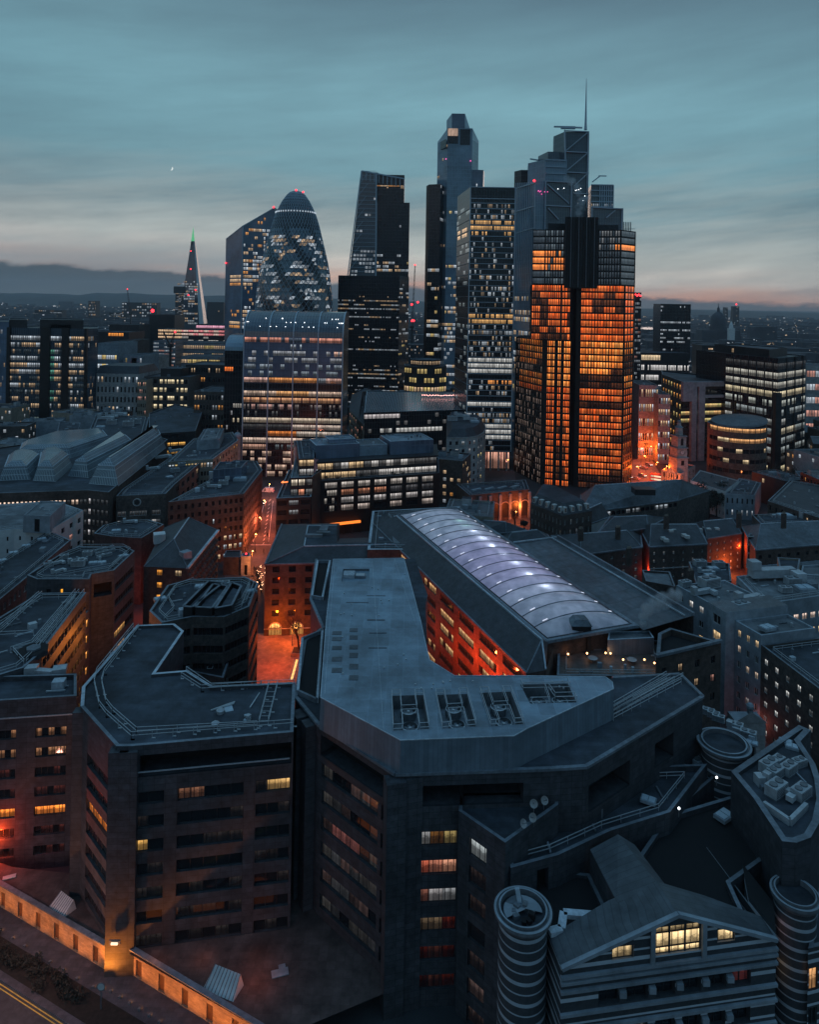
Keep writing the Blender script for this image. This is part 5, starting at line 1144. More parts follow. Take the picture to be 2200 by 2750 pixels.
UL = [T(1431, 700, 364), T(1524, 700, 361), T(1524, 700, 385), T(1431, 700, 395)]; UR = [T(1598, 700, 361), T(1668, 700, 358), T(1707, 700, 366), T(1707, 700, 395), T(1598, 700, 392)]
blu = lambda i, j: (.065, .085, .10) if hsh(i, j, 4) > .25 else None
b.vol(UL, zM, zT, BRONZE, ROOF, {0: fac(lambda L: [(L * .01, L * .34)] + [(L * (.38 + .076 * k), L * (.425 + .076 * k)) for k in range(8)], rowA(nT), lambda i, j, k: ((1.3, .36, .08) if j in (2, 3, 4) and hsh(i, j) > .12 else (.12, .155, .18) if i and hsh(i, j, 9) > .5 else (.045, .06, .075)), dep=.3, bars=False, glass=GLASSF, sub=lambda i: 1)}, par=.8, reg=False)
b.vol(UR, zM, zT, BRONZE, ROOF, {0: fac(even(9, .55, .4, .4), rowA(nT), lambda i, j, k: ((1.3, .38, .08) if j == 5 and i > 6 else (.17, .18, .19) if j in (5, 6, 7) and hsh(i, j) > .4 else (.045, .06, .075)), dep=.3, bars=False, glass=GLASSF),
    1: fac(even(1, .94), rowA(nT), lambda i, j, k: ((1.3, .38, .09) if j == 5 else (.06, .08, .095)), sub=4, dep=.3, bars=False, glass=GLASSF)}, par=.8, reg=False)
core = [T(1516, 700, 358), T(1606, 700, 358), T(1606, 700, 384), T(1516, 700, 384)]
b.vol(core, zM - 2, zC, BRONZE, DARK, {0: None}, par=.6, reg=False)
fn = b.part('fin')
for px in list(range(1519, 1606, 7)): p = T(px, 700, 357.7); fn.bar((*p, zM - 1.5), (*p, zC), .35, (VENTD, DARK, BRONZE)[px % 3])
for q0, q1, n_ in ((C_, B_, 6), (D_, E_, 16)):
    for k in range(n_ + 1): p = q0.lerp(q1, k / n_) + Vector((0, -.25)); fn.bar((*p, 3), (*p, zM if q0 is D_ else zA), .22, BRONZE)
for k in range(5): p = T(1676 + 4.6 * k, 600, 364); fn.bar((*p, zT), (*p, zT + 4.6), .35, VENTD)
fn.bar((*T(1676, 600, 364), zT + 1), (*T(1706, 600, 364), zT + 1.2), .2, VENTD)
b.vol([T(1472, 600, 366), T(1518, 600, 366), T(1518, 600, 380), T(1472, 600, 380)], zT - .8, zT + 3.5, DARK, DARK, par=0, reg=False); b.vol([T(1606, 600, 366), T(1662, 600, 366), T(1662, 600, 380), T(1606, 600, 380)], zT - .8, zT + 3.2, DARK, DARK, par=0, reg=False)
b.done()
# ---- stepped glass tower with braces and mast
d0 = 445
b = Bld('braced_tower', 'stepped blue glass tower with white X-bracing, roof cradles and a tall needle mast', 'tower', (125, 460))
def Z(py, d=d0, px=1540): return zd(px, py, d)
def slabv(l, nr, r, top, wall, side, fc=None, dep=22, z0=0): # front wall nr->r, flank l->nr
    pts = [T(*l), T(*nr), T(*r), T(*r) + Vector((2, dep)), T(*l) + Vector((2, dep * .6))]
    b.vol(pts, z0, top, wall, ROOF, fc, par=.6, reg=(z0 == 0))
    return pts
s1_ = slabv((1382, 600, 478), (1437, 600, 446), (1466, 600, 446), Z(487), CW3, CW3, {0: fac(even(16, .55), floors(38, .2, .8), lit(41, .0, OFF, run=1, rows={j: .75 for j in (8, 11, 12, 13, 15, 16, 18, 19, 21)}, lo=.3, hi=.8), flush=True, glass=GLASSF)}, 30)
slabv((1418, 460, 462), (1465, 460, 448), (1523, 460, 448), Z(427), CW3, CW1, {}, 26, Z(487) - 3)
slabv((1446, 410, 470), (1472, 410, 455), (1517, 410, 455), Z(400), CW1, CW1, {}, 20, Z(440))
mt = slabv((1487, 370, 463), (1516, 370, 450), (1583, 370, 450), Z(350), CW1, CW1, {}, 20, 60)
slabv((1382, 460, 480), (1400, 460, 474), (1427, 460, 474), Z(436), CW2, CW2, {}, 12, Z(487) - 4)
fr_ = [T(1464, 600, 445), T(1540, 600, 445), T(1540, 600, 470), T(1464, 600, 470)]
b.vol(fr_, 0, Z(488), CW1, ROOF, {0: fac(even(14, .5), floors(38, .2, .8), lit(43, .0, OFC, run=1, rows={29: .5, 25: .6, 24: .4, 31: .2}, lo=.3, hi=.7), flush=True, glass=GLASSF)}, par=.6)
slabv((1578, 560, 460), (1587, 560, 445), (1648, 560, 445), Z(497), CW1, CW1, {1: fac(even(12, .5), floors(46, .2, .8), lit(44, .0, OFC, run=1, rows={42: .8, 36: .3}, lo=.2, hi=.4), flush=True, glass=GLASSF)}, 22)
slabv((1586, 600, 452), (1588, 600, 441), (1674, 600, 441), Z(560), CW1, CW1, {1: fac(even(12, .5), floors(46, .2, .8), lit(45, .0, OFC, run=1, rows={37: .5, 36: .3, 33: .3}, lo=.3, hi=.7), flush=True, glass=GLASSF)}, 26)
br_ = b.part('brace')
def V3(px, py, d): return tuple(at_d(px, py, d))
def ln(px0, py0, px1, py1, d, w=1.3): br_.bar(V3(px0, py0, d), V3(px1, py1, d), w, STEEL, .6)
for y0, y1 in ((358, 405), (413, 460), (468, 520)): ln(1521, y1, 1577, y0, 449)
for y in (352, 408, 463, 519): ln(1516, y, 1582, y + 3, 449)
ln(1517, 350, 1521, 560, 449, 1.8); ln(1580, 354, 1576, 560, 449, 1.6)
ln(1466, 488, 1540, 491, 444.4, 2.2); ln(1466, 488, 1463, 620, 444.4, 2.2); ln(1535, 490, 1532, 620, 444.4, 2.2); ln(1470, 496, 1528, 548, 444.4, 1.8); ln(1465, 553, 1534, 556, 444.4, 2.0); ln(1472, 560, 1500, 590, 444.4, 1.8)
ln(1590, 558, 1672, 562, 440.4, 2.0); ln(1590, 558, 1588, 625, 440.4, 2.0); ln(1671, 562, 1669, 625, 440.4, 1.6); ln(1628, 586, 1652, 566, 440.4, 1.6)
for y in (497, 512, 527, 542, 556): ln(1588, y, 1648, y + 1, 444.4, .7)
for k in range(7): ln(1612 + 6 * k, 498, 1611 + 6 * k, 556, 444.4, .5)
for y in (430, 448, 466): ln(1466, y, 1520, y + 2, 447.4, .5)
for k in range(11): px = 1386 + 5 * k; dd = 478 - 32 * (px - 1382) / 55; ln(px, 492 - .2 * k, px - 3, 900, dd - .6, .35)
for y in (498, 560, 618): ln(1382, y + 10, 1437, y - 6, 478, .1); br_.bar(V3(1383, y + 10, 477), V3(1437, y - 6, 445.4), .6, STEEL)
ms = MB(); c = at_d(1573, 350, 455); ms.tube((c.x, c.y, c.z), 1.0, .8, 3, STEEL, 10); hm = zd(1573, 212, 455); ms.tube((c.x, c.y, c.z + 3), .75, .12, hm - c.z - 3, STEEL, 10); ms.obj('mast', b.r)
cr = MB(); c = at_d(1526, 341, 455); cr.box((c.x, c.y, c.z - 1.5), (9, 2, 1.6), STEEL); cr.bar((c.x - 9, c.y, c.z - .2), (c.x + 3, c.y, c.z - .2), .9, STEEL); cr.bar((c.x + 2, c.y, c.z - .4), (c.x + 9, c.y, c.z - .6), .9, STEEL)
c = at_d(1440, 432, 470); cr.bar((c.x - 4, c.y, c.z + 1), (c.x + 3, c.y, c.z), .8, STEEL); cr.bar((c.x + 6, c.y, c.z + 1.4), (c.x + 12, c.y, c.z + 3.2), .8, STEEL)
c = at_d(1595, 490, 450); cr.bar((c.x - 1, c.y, c.z), (c.x + 4, c.y, c.z + 4), .7, STEEL); cr.bar((c.x + 3, c.y, c.z + 4), (c.x + 8, c.y, c.z + 4), .6, STEEL); cr.obj('maintenance_cradle', b.r)
b.lamp(at_d(1435, 486, 445), .7)
PKL = emit('pink_lamp', (1, .12, .45), 1.6)
for px, py in ((1446, 514), (1450, 516), (1455, 522), (1463, 516), (1471, 516), (1447, 513), (1453, 514)): b.lamp(at_d(px, py, 443.8), .3, PKL, 'pink_light')
for px, py in ((1546, 512), (1550, 511), (1555, 510), (1560, 507), (1571, 527), (1566, 539), (1499, 508), (1515, 506)): b.lamp(at_d(px, py, 443.5), .22, WLAMP, 'white_light')
b.done()
# ---- dark office tower with thin floor lines, near corner towards us
b = Bld('office_tower', 'black office tower with thin pale floor lines and two amber floors near the top', 'tower', (30, 405))
l_, n_, r_ = T(1226, 700, 432), T(1261, 700, 394), T(1381, 700, 394); zt = Z(503, 394, 1320); nf = 47
r_pts = [l_, n_, r_, r_ + Vector((4, 40)), l_ + Vector((14, 10))]
rw = {44 - 3: .85, 40: .98, 39: .4, 38: .05, 37: .25, 36: .3, 35: .35, 34: .25, 33: .35, 32: .3, 31: .35, 30: .2, 29: .35, 28: .35, 27: .25, 26: .3, 25: .15, 24: .55, 23: .85, 22: .35, 21: .65, 20: .3, 19: .5, 18: .4, 17: .55, 16: 1, 15: 1, 14: 1, 13: .15, 12: .55, 11: .45, 10: .3, 9: .12, 8: 1, 7: .1, 6: .6, 5: .55, 4: 1, 3: 1, 2: 1, 1: .1, 0: .1}
def l100(i, j, k=0):
    c = lit(51, .3, OFC, run=1, rows=rw, lo=.10, hi=.5)(i, j, k)
    if c is None: return None
    if j in (41, 40, 39, 24, 23): s = .5 + .5 * hsh(i, j); return (1.0 * s, .55 * s, .20 * s)
    if j == 12 and i > 11: return (1, .38, .10)
    if j in (16, 15, 14, 8, 4, 3, 2): s = .35 + .4 * hsh(i, j, 1); return (s, s, s * .96)
    return c
b.vol(r_pts, 11, zt, CW2, ROOF, {1: fac(even(26, .8), lambda z0, z1: [(z0 + (z1 - z0 - 9) * (j + .18) / 45, z0 + (z1 - z0 - 9) * (j + .82) / 45) for j in range(45)], l100, flush=True, glass=GLASSF),
    0: fac(even(14, .8), lambda z0, z1: [(z0 + (z1 - z0 - 9) * (j + .18) / 45, z0 + (z1 - z0 - 9) * (j + .82) / 45) for j in range(45)], lambda i, j, k: ((1, .6, .3) if j in (40, 39) and i in (1, 2, 3, 6, 7, 8, 9, 10) else (.16, .19, .2) if hsh(i // 2, j, 3) > .82 else None), flush=True, glass=GLASSF)}, par=.8)
FOOT.append(r_pts)
ln_ = b.part('floor_line')
for j in range(46):
    z = 11 + (zt - 20) * j / 45; ln_.bar((n_.x, n_.y - .15, z), (r_.x, r_.y - .15, z), .32, STEEL); 
    if j % 2 == 0: ln_.bar((*(l_ + Vector((-.1, -.1))), z), (*(n_ + Vector((-.1, -.1))), z), .22, VENTD)
for z in (zt - 6.5, zt - .2): ln_.bar((n_.x, n_.y - .15, z), (r_.x, r_.y - .15, z), .4, STEEL)
for p in (n_, r_): ln_.bar((p.x, p.y - .2, 11), (p.x, p.y - .2, zt), .5, STEEL)
q = [n_ + Vector((3, 4)), r_ + Vector((0, 4)), r_ + Vector((0, 30)), n_ + Vector((3, 30))]
b.vol(q, 0, 11.2, TAN, ROOF, {0: fac(even(7, .86), lambda z0, z1: [(.4, 9.6)], lambda i, j, k: (1, .50, .36) if hsh(i, k) > .15 else (.5, .2, .15), sub=3, dep=.3)}, par=0, reg=False)
for k in range(6): p = n_.lerp(r_, (k + .1) / 5.6); ln_.bar((p.x, p.y + .6, 0), (p.x, p.y + .6, 11), .9, PALE)
b.done()
# ---- tallest tower with bevelled crown
b = Bld('skyscraper', 'tallest blue glass skyscraper with a slanted crown and pale reflecting flanks', 'tower', (50, 710))
d = 700; zt = Z(345, d, 1230)
pl_ = [T(1172, 600, 716), T(1199, 600, d), T(1265, 600, d), T(1282, 600, 716), T(1282, 600, 745), T(1172, 600, 745)]
zl = Z(382, 716, 1172); zr_ = Z(380, 716, 1282)
nfl = 62
r22 = {44: .35, 36: .25, 31: .7, 28: .3, 27: .6, 26: .3, 24: .3, 21: .9, 20: .9, 17: .7, 16: .8, 15: .4, 14: .85, 13: .75, 12: .4, 11: .3, 10: .4, 9: .2, 7: .7, 5: .8, 3: .3}
f22 = fac(even(18, .8), glow_rows(nfl), lit(61, 0, OFF, run=2, rows=r22, lo=.35, hi=.8), flush=True, glass=GLASSF)
b.vol([pl_[0], pl_[1], pl_[2], pl_[3], pl_[4], pl_[5]], 0, zl - 1, CW3, ROOF, {1: f22, 0: fac(even(8, .8), glow_rows(nfl), lit(62, .05, OFF, run=2, rows={k: v * .4 for k, v in r22.items()}, lo=.2, hi=.4), flush=True, glass=GLASSF)}, par=0)
w = b.part('wall')
def hexup(z0, z1a, z1b, inset, mat_f, mat_s):
    f0, f1 = pl_[1].lerp(pl_[2], inset), pl_[2].lerp(pl_[1], inset)
    return f0, f1
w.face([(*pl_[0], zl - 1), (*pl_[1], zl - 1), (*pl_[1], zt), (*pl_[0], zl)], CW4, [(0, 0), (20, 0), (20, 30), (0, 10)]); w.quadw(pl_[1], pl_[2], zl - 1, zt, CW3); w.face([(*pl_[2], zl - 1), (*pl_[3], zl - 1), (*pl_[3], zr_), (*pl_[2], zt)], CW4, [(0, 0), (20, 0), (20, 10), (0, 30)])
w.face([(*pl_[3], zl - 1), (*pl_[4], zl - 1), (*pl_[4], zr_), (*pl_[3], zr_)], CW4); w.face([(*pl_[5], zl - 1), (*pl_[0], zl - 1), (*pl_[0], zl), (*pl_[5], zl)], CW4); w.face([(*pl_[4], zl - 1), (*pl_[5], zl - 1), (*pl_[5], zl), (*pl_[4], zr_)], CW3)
b.part('roof').face([(*pl_[0], zl), (*pl_[1], zt), (*pl_[2], zt), (*pl_[3], zr_), (*pl_[4], zr_), (*pl_[5], zl)], ROOF)
cr_ = [T(1200, 320, 712), T(1214, 320, 704), T(1249, 320, 704), T(1264, 320, 712), T(1262, 320, 735), T(1202, 320, 735)]; zk = Z(306, 704, 1230)
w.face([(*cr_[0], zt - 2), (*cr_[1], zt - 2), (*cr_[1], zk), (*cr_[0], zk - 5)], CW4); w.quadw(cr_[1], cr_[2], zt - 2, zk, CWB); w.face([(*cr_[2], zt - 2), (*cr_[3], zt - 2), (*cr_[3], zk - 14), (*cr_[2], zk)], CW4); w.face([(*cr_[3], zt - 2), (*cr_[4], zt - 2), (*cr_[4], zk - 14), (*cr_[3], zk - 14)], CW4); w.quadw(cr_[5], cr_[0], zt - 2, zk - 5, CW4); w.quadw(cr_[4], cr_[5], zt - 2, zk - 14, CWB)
b.part('roof').face([(*cr_[0], zk - 5), (*cr_[1], zk), (*cr_[2], zk), (*cr_[3], zk - 14), (*cr_[4], zk - 14), (*cr_[5], zk - 5)], ROOF)
for px0, py0, px1, py1, dd in ((1202, 346, 1231, 386, d - .3), (1236, 348, 1263, 390, d - .3)): A0, A1 = T(px0, 370, dd), T(px1, 370, dd); w.quadw(A0, A1, zd(px0, py1, dd), zd(px0, py0, dd), CW2)
A0, A1 = T(1203, 355, d - .6), T(1230, 355, d - .6); gl = MB(); gl.face([(*A0, zd(1203, 366, d)), (*A1, zd(1203, 366, d)), (*A1, zd(1203, 346, d)), (*A0, zd(1203, 346, d))], GLASSF, [(0, 0), (12, 0), (12, 8), (0, 8)], (.4, .27, .2, .8)); gl.obj('window', b.r)
for (px0, py0, px1, py1, dd) in ((1183, 405, 1198, 378, 708), (1266, 376, 1274, 400, 706)): A0, A1 = T(px0, 390, dd + 5), T(px1, 390, dd - 9 if px0 < 1200 else dd + 2); w.quadw(A0 + Vector((0, -2)), A1 + Vector((0, -2)), zd(px0, 402, dd), zd(px0, 380, dd), CW2)
b.vol([T(1262, 600, 702), T(1296, 600, 702), T(1299, 600, 712), T(1299, 600, 740), T(1262, 600, 740)], 0, Z(457, 702, 1280), CWB, ROOF, {0: fac(even(9, .8), glow_rows(52), lit(63, .02, OFF, run=1, rows={38: .2, 31: .1}), flush=True, glass=GLASSF)}, par=0)
b.vol([T(1143, 640, 706), T(1150, 640, 696), T(1181, 640, 692), T(1190, 640, 704), T(1190, 640, 730), T(1143, 640, 730)], 0, Z(496, 695, 1165), CW2, ROOF, {1: fac(even(9, .8), glow_rows(46), lit(64, .0, OFF, run=3, rows={34: .25, 29: .2, 27: .95, 24: .4, 23: .3, 21: .15, 18: .4, 16: .95, 15: .95, 13: .2, 10: .5, 9: .6, 8: .2, 7: .8, 6: .85, 5: .3, 3: .4, 2: .4, 0: .4}, lo=.4, hi=.8), flush=True, glass=GLASSF), 0: None, 2: fac(even(3, .8), glow_rows(46), lit(65, .1, OFC, rows={10: .6, 9: .6, 7: .7, 6: .7}, lo=.15, hi=.4), flush=True, glass=GLASSF)}, par=0)
b.lamp(at_d(1198, 428, 699), .6, PKL, 'pink_light'); b.lamp(at_d(1264, 433, 699), .6, PKL, 'pink_light')
b.done()
# ---- wedge tower
b = Bld('wedge_tower', 'dark glass wedge tower with a sloping latticed flank and an open frame at its top', 'tower', (-10, 730))
d = 723; zt = Z(462, d, 1030)
w = b.part('wall'); xb0, xt0 = T(900, 1000, d), T(972, 462, d); x1 = T(1012, 700, d); xr, xr2 = T(1086, 520, d), T(1098, 700, d)
bk = Vector((0, 40))
def wq(a, c, za0, za1, zc0, zc1, mat): w.face([(*a[0], za0), (*c[0], zc0), (*c[1], zc1), (*a[1], za1)], mat, [(a[0].x, za0), (c[0].x, zc0), (c[1].x, zc1), (a[1].x, za1)])
LAT = curtain('lattice_flank', (.045, .06, .07), 4, 1.2, (.12, .15, .165), .2, lw=.22)
w.face([(*xb0, 0), (*x1, 0), (x1.x, x1.y, zt - 1), (*xt0, zt)], LAT, [(xb0.x, 0), (x1.x, 0), (x1.x, zt), (xt0.x, zt)])
w.face([(*(xb0 + bk), 0), (*xb0, 0), (*xt0, zt), (*(xt0 + bk), zt)], LAT, [(0, 0), (40, 0), (40, zt), (0, zt)])
b.vol([x1, xr2, xr2 + bk, x1 + bk], 0, Z(545, d, 1090), CW2, ROOF, {0: fac(even(16, .75), glow_rows(52), lit(71, .02, OFF, run=3, rows={37: .4, 35: .3, 34: .3, 33: .8, 32: .3, 27: .2, 24: .97, 23: .3, 22: .7, 21: .7, 20: .6, 18: .5, 16: .3, 14: .6, 13: .3, 12: .3, 10: .3}, lo=.3, hi=.7), flush=True, glass=GLASSF)}, par=0)
x1b = T(1012, 480, d)
b.vol([x1b, xr, xr + bk, x1b + bk], Z(545, d, 1090), zt - 3, CW2, ROOF, {0: fac(even(14, .75), glow_rows(16), lit(72, .0, OFW, run=2, rows={9: .6, 8: .5}, lo=.4, hi=.7), flush=True, glass=GLASSF)}, par=0, reg=False)
w.face([(*(xt0 + bk), zt), (*xt0, zt), (x1.x, x1.y, zt - 1), (x1.x, x1.y + 40, zt - 1)], DARK)
fr = b.part('frame')
a, c = at_d(972, 460, d - .5), at_d(1086, 481, d - .5); fr.bar(a, c, 1.3, STEEL)
for k in range(11): t_ = k / 10; q = a.lerp(c, t_); fr.bar(q, q - Vector((0, 0, 9)), .7, STEEL)
a2, c2 = at_d(1011, 466, d - .6), at_d(1008, 1000, d - .6); fr.bar(a2, c2, 1.4, STEEL)
a, c = at_d(971, 460, d - .5), at_d(932.5, 752, d - .5); fr.bar(a, c, 1.0, STEEL)
for k in range(27): 
    q = a.lerp(c, k / 26); r_ = a2.lerp(c2, k / 46); fr.bar(q, (r_.x, r_.y, q.z), .35, STEEL)
    if k % 3 == 0 and k < 24: e = a.lerp(c, (k + 3) / 26); fr.bar((q.x + 8, q.y, q.z), e, .45, STEEL)
b.w_ = None
gl = MB()
for k in range(40):
    for i in range(9):
        z = 40 + k * 4.1; f = z / zt
        xL = xb0.x + (xt0.x - xb0.x) * f; x = xL + 2 + i * 3.4
        if x > x1.x - 2 or hsh(i // 2, k, 9) > (.42 if k < 26 else .08): continue
        s = .12 + .35 * hsh(i, k); gl.face([(x, d - .25 + x1.y - d, z), (x + 2.4, d - .25 + x1.y - d, z), (x + 2.4, d - .25 + x1.y - d, z + 2.2), (x, d - .25 + x1.y - d, z + 2.2)], GLASSF, [(x, z), (x + 2.4, z), (x + 2.4, z + 2), (x, z + 2)], (s * .8, s * .9, s, .7))
tag(gl.obj('window', b.r), kind='stuff')
b.done(); FOOT.append([xb0, xr2, xr2 + bk, xb0 + bk])
# ---- black slab in front of it
b = Bld('office_slab', 'broad black office slab with rows of small pale lights', 'tower', (-15, 650))
l_, n_, r_ = T(907, 850, 645), T(1072, 850, 640), T(1097, 850, 660)
rr_ = {26: .15, 25: .85, 24: .7, 23: .8, 22: .15, 21: .8, 19: .15, 18: .3, 17: .2, 16: .3, 15: .25, 13: .9, 9: .4, 8: .75, 7: .8, 6: .7, 4: .4, 3: .5, 2: .4, 1: .4, 0: .3}
b.vol([l_, n_, r_, r_ + Vector((0, 40)), l_ + Vector((0, 40))], 0, Z(741, 640, 1000), CW2, DARK, {0: fac(even(46, .62), floors(30, .3, .62, 0, 6), lit(81, 0, ((CW, 3), (WW, 2)), run=4, rows=rr_, lo=.2, hi=.6), flush=True, glass=GLASSF), 1: fac(even(9, .7), floors(30, .25, .7, 0, 6), lit(82, .25, OFF, run=3, lo=.3, hi=.7), flush=True, glass=GLASSF)}, par=0); b.done()
# ---- the pointed diamond tower
b = Bld('faceted_tower', 'faceted glass tower with a slanting pointed top and scattered lit floors', 'tower', (-170, 760))
l_, n_, r_ = T(605, 760, 775), T(650, 760, 748), T(752, 760, 765); zL, zN, zR = zd(608, 643, 775), zd(641, 607, 748), zd(738, 558, 765)
w = b.part('wall'); w.face([(*l_, 0), (*n_, 0), (*n_, zN), (*l_, zL)], CWB, [(0, 0), (30, 0), (30, zN), (0, zL)]); 
rt = T(738, 558, 765)
w.face([(*n_, 0), (*r_, 0), (*rt, zR), (*n_, zN)], CWB, [(0, 0), (40, 0), (36, zR), (0, zN)]); bkv = Vector((12, 40))
w.face([(*r_, 0), (*(r_ + bkv), 0), (*(rt + bkv), zR - 8), (*rt, zR)], CWB); w.face([(*(r_ + bkv), 0), (*(l_ + bkv), 0), (*(l_ + bkv), zL), (*(rt + bkv), zR - 8)], CWB); w.face([(*(l_ + bkv), 0), (*l_, 0), (*l_, zL), (*(l_ + bkv), zL)], CWB)
b.part('roof').face([(*l_, zL), (*n_, zN), (*rt, zR), (*(rt + bkv), zR - 8), (*(l_ + bkv), zL)], CW1)
fr = b.part('fold'); fr.bar((*n_, 0), (*n_, zN), .8, STEEL); fr.bar((*n_, zN), (*rt, zR), .7, STEEL); fr.bar((*l_, zL), (*n_, zN), .7, STEEL)
t2 = (r_ - n_).normalized(); L2 = (r_ - n_).length; n2 = Vector((t2.y, -t2.x))
rws = {37: .25, 36: .35, 35: .3, 34: .4, 33: .35, 32: .4, 31: .25, 30: .25, 29: .5, 28: .9, 27: .7, 26: .8, 24: 1, 23: .95, 22: .6, 20: .4, 19: .2, 17: .2, 16: .35, 15: .75, 14: .8, 13: .8, 12: .75, 11: .65, 10: .4, 9: .5, 8: .4, 7: .45, 5: .3}
fsp = fac(lambda L: [(L * (.03 + .04 * i), L * (.03 + .04 * i + .034)) for i in range(23)], lambda z0, z1: [(j * 4.1 + .7, j * 4.1 + 3.4) for j in range(45)], lit(91, .2, ((WW, 3), (AM, 1.6), (CW, 2)), run=3, rows={**{k + 4: v for k, v in rws.items()}}, lo=.3, hi=.85), flush=True, glass=GLASSF,
    skip=lambda i, j: j * 4.1 + 5 > zN + (zR - zN) * (.03 + .04 * i))
b.wall(n_ + n2 * .02, r_ + n2 * .02, 0, zN - 1, CWB, fsp)
fsl = fac(lambda L: [(L * (.3 + .07 * i), L * (.36 + .07 * i)) for i in range(9)], lambda z0, z1: [(j * 4.1 + .7, j * 4.1 + 3.4) for j in range(45)], lit(92, .05, ((WW, 3), (AM, 2)), run=9, rows={28: .9, 27: .8, 26: .6, 19: .5, 18: .6, 17: .5, 16: .7, 15: .4, 12: .4}, lo=.4, hi=.9), flush=True, glass=GLASSF, skip=lambda i, j: j * 4.1 + 5 > zL + (zN - zL) * (.3 + .07 * i))
nl = Vector(((n_ - l_).normalized().y, -(n_ - l_).normalized().x)); b.wall(l_ + nl * .02, n_ + nl * .02, 0, zL - 1, CWB, fsl)
b.lamp(at_d(735, 557, 764), 1.0); b.lamp(at_d(606, 707, 773), .8); b.done(); FOOT.append([l_, n_, r_, r_ + bkv, l_ + bkv])
# ---- bullet tower
b = Bld('bullet_tower', 'rounded bullet-shaped glass tower wrapped in a diagonal lattice with dark spiral bands', 'tower', (*T(790, 850, 590),))
d = 590; c0 = T(790, 850, d); sc_ = d / FOC
prof = [(0, 512), (9, 513.5), (18, 518.5), (26, 527), (37, 543), (46, 561), (53, 576), (63, 607), (71, 639), (79, 671), (87, 703), (93, 735), (97, 767), (101, 799), (103, 831), (104, 870), (102, 930), (98, 1000), (92, 1100), (88, 1200)]
ys = [p[1] for p in prof]
def rad(z):
    y = 808.6 - (z - CAM_H) / sc_
    for (r0, y0), (r1, y1) in zip(prof, prof[1:]):
        if y <= y1: t_ = max(0, (y - y0) / (y1 - y0)); return (r0 + (r1 - r0) * t_) * sc_
    return prof[-1][0] * sc_
ztop = zd(797, 512, d); NS, NF = 48, 60; m = MB(); zz = [ztop * (1 - (1 - k / NF) ** 1.12) for k in range(NF + 1)]
GHD = M('spiral_band_glass', (.008, .010, .012), .12, .3, .3, spec=.6); GHL = M('bullet_tower_glass', (.085, .120, .145), .10, .5, .3, spec=.8); rib = MB(); wn = MB()
def gp(i, k, dr=0.0): z = zz[k]; r_ = max(.02, rad(z) + dr); a = 2 * pi * (i + .5 * (k % 2)) / NS; return (c0.x + r_ * cos(a), c0.y + r_ * sin(a), z)
wins = []
for k in range(NF):
    for i in range(NS):
        o = k % 2
        for tri, up in (((gp(i, k), gp(i + 1, k), gp(i + o, k + 1)), 1), ((gp(i + 1, k), gp(i + 1 + o, k + 1), gp(i + o, k + 1)), 0)):
            ang = (i + .5 + .5 * o) / NS; sp_ = (ang * 6 + k * .085) % 1.0
            dark = sp_ < .30 or k > NF - 14
            m.face(tri, GHD if dark else GHL)
            cx_ = sum(p[0] for p in tri) / 3 - c0.x; cyy = sum(p[1] for p in tri) / 3 - c0.y; front = cyy < 3
            pr = .0 if k > 44 or k < 12 else (.8 if k == 43 else .62 if k % 2 == 0 else .30)
            if front and not (dark and k > 27) and hsh(i // 2, k, 17) * .6 + hsh(i, k, up) * .4 < pr * (.1 if dark else 1):
                col = YL if k < 26 and cx_ > 4 and hsh(k, i // 3) > .3 else (CW if hsh(i // 2, k) > .35 else WW); s = .14 + .5 * hsh(i, k, 3) ** 1.5
                nrmv = Vector((cx_, cyy, 0)).normalized() * .12; ct = Vector([sum(p[q] for p in tri) / 3 for q in range(3)])
                pts = [ct + (Vector(p) - ct) * .74 + nrmv for p in tri]
                wins.append((pts, (col[0] * s, col[1] * s, col[2] * s, .8)))
    if k > 3:
        for i in range(NS):
            if sin(2 * pi * (i) / NS) > .25: continue
            o = k % 2; rib.bar(gp(i, k, .1), gp(i + o, k + 1, .1), .22, STEEL); rib.bar(gp(i, k, .1), gp(i + o - 1, k + 1, .1), .22, STEEL)
            if k % 2 == 0: rib.bar(gp(i, k, .12), gp(i + 1, k, .12), .3, COPD)
m.obj('glass_skin', b.r, merge=True); rib.obj('lattice', b.r)
wins.sort(key=lambda w_: (w_[0][0] - Vector((0, 0, 0))).y); rest = MB()
for idx, (pts, g) in enumerate(wins):
    mb = MB() if idx < 100 else rest; mb.face(pts, GLASSF, [(p.x, p.z) for p in pts], g)
    if idx < 100: mb.obj('window', b.r)
if rest.f: tag(rest.obj('window', b.r), kind='stuff')
b.lamp((c0.x, c0.y - 1, ztop), .8); b.lamp((c0.x + 6, c0.y - 1, ztop - 1.4), .7); FOOT.append([c0 + Vector((-32, -32)), c0 + Vector((32, -32)), c0 + Vector((32, 32)), c0 + Vector((-32, 32))])
wr = MB()
for k in range(22):
    a = pi + pi * (k + .5) / 22; z = Z(575, d, 795); r_ = rad(z) + .3; wr.box((c0.x + r_ * cos(a), c0.y + r_ * sin(a), z), (.8, .3, 1.2), WLAMP, 0)
wr.mats[0] = emit('crown_lights', (.8, .9, 1), .55); wr.obj('crown_light', b.r)
b.done()
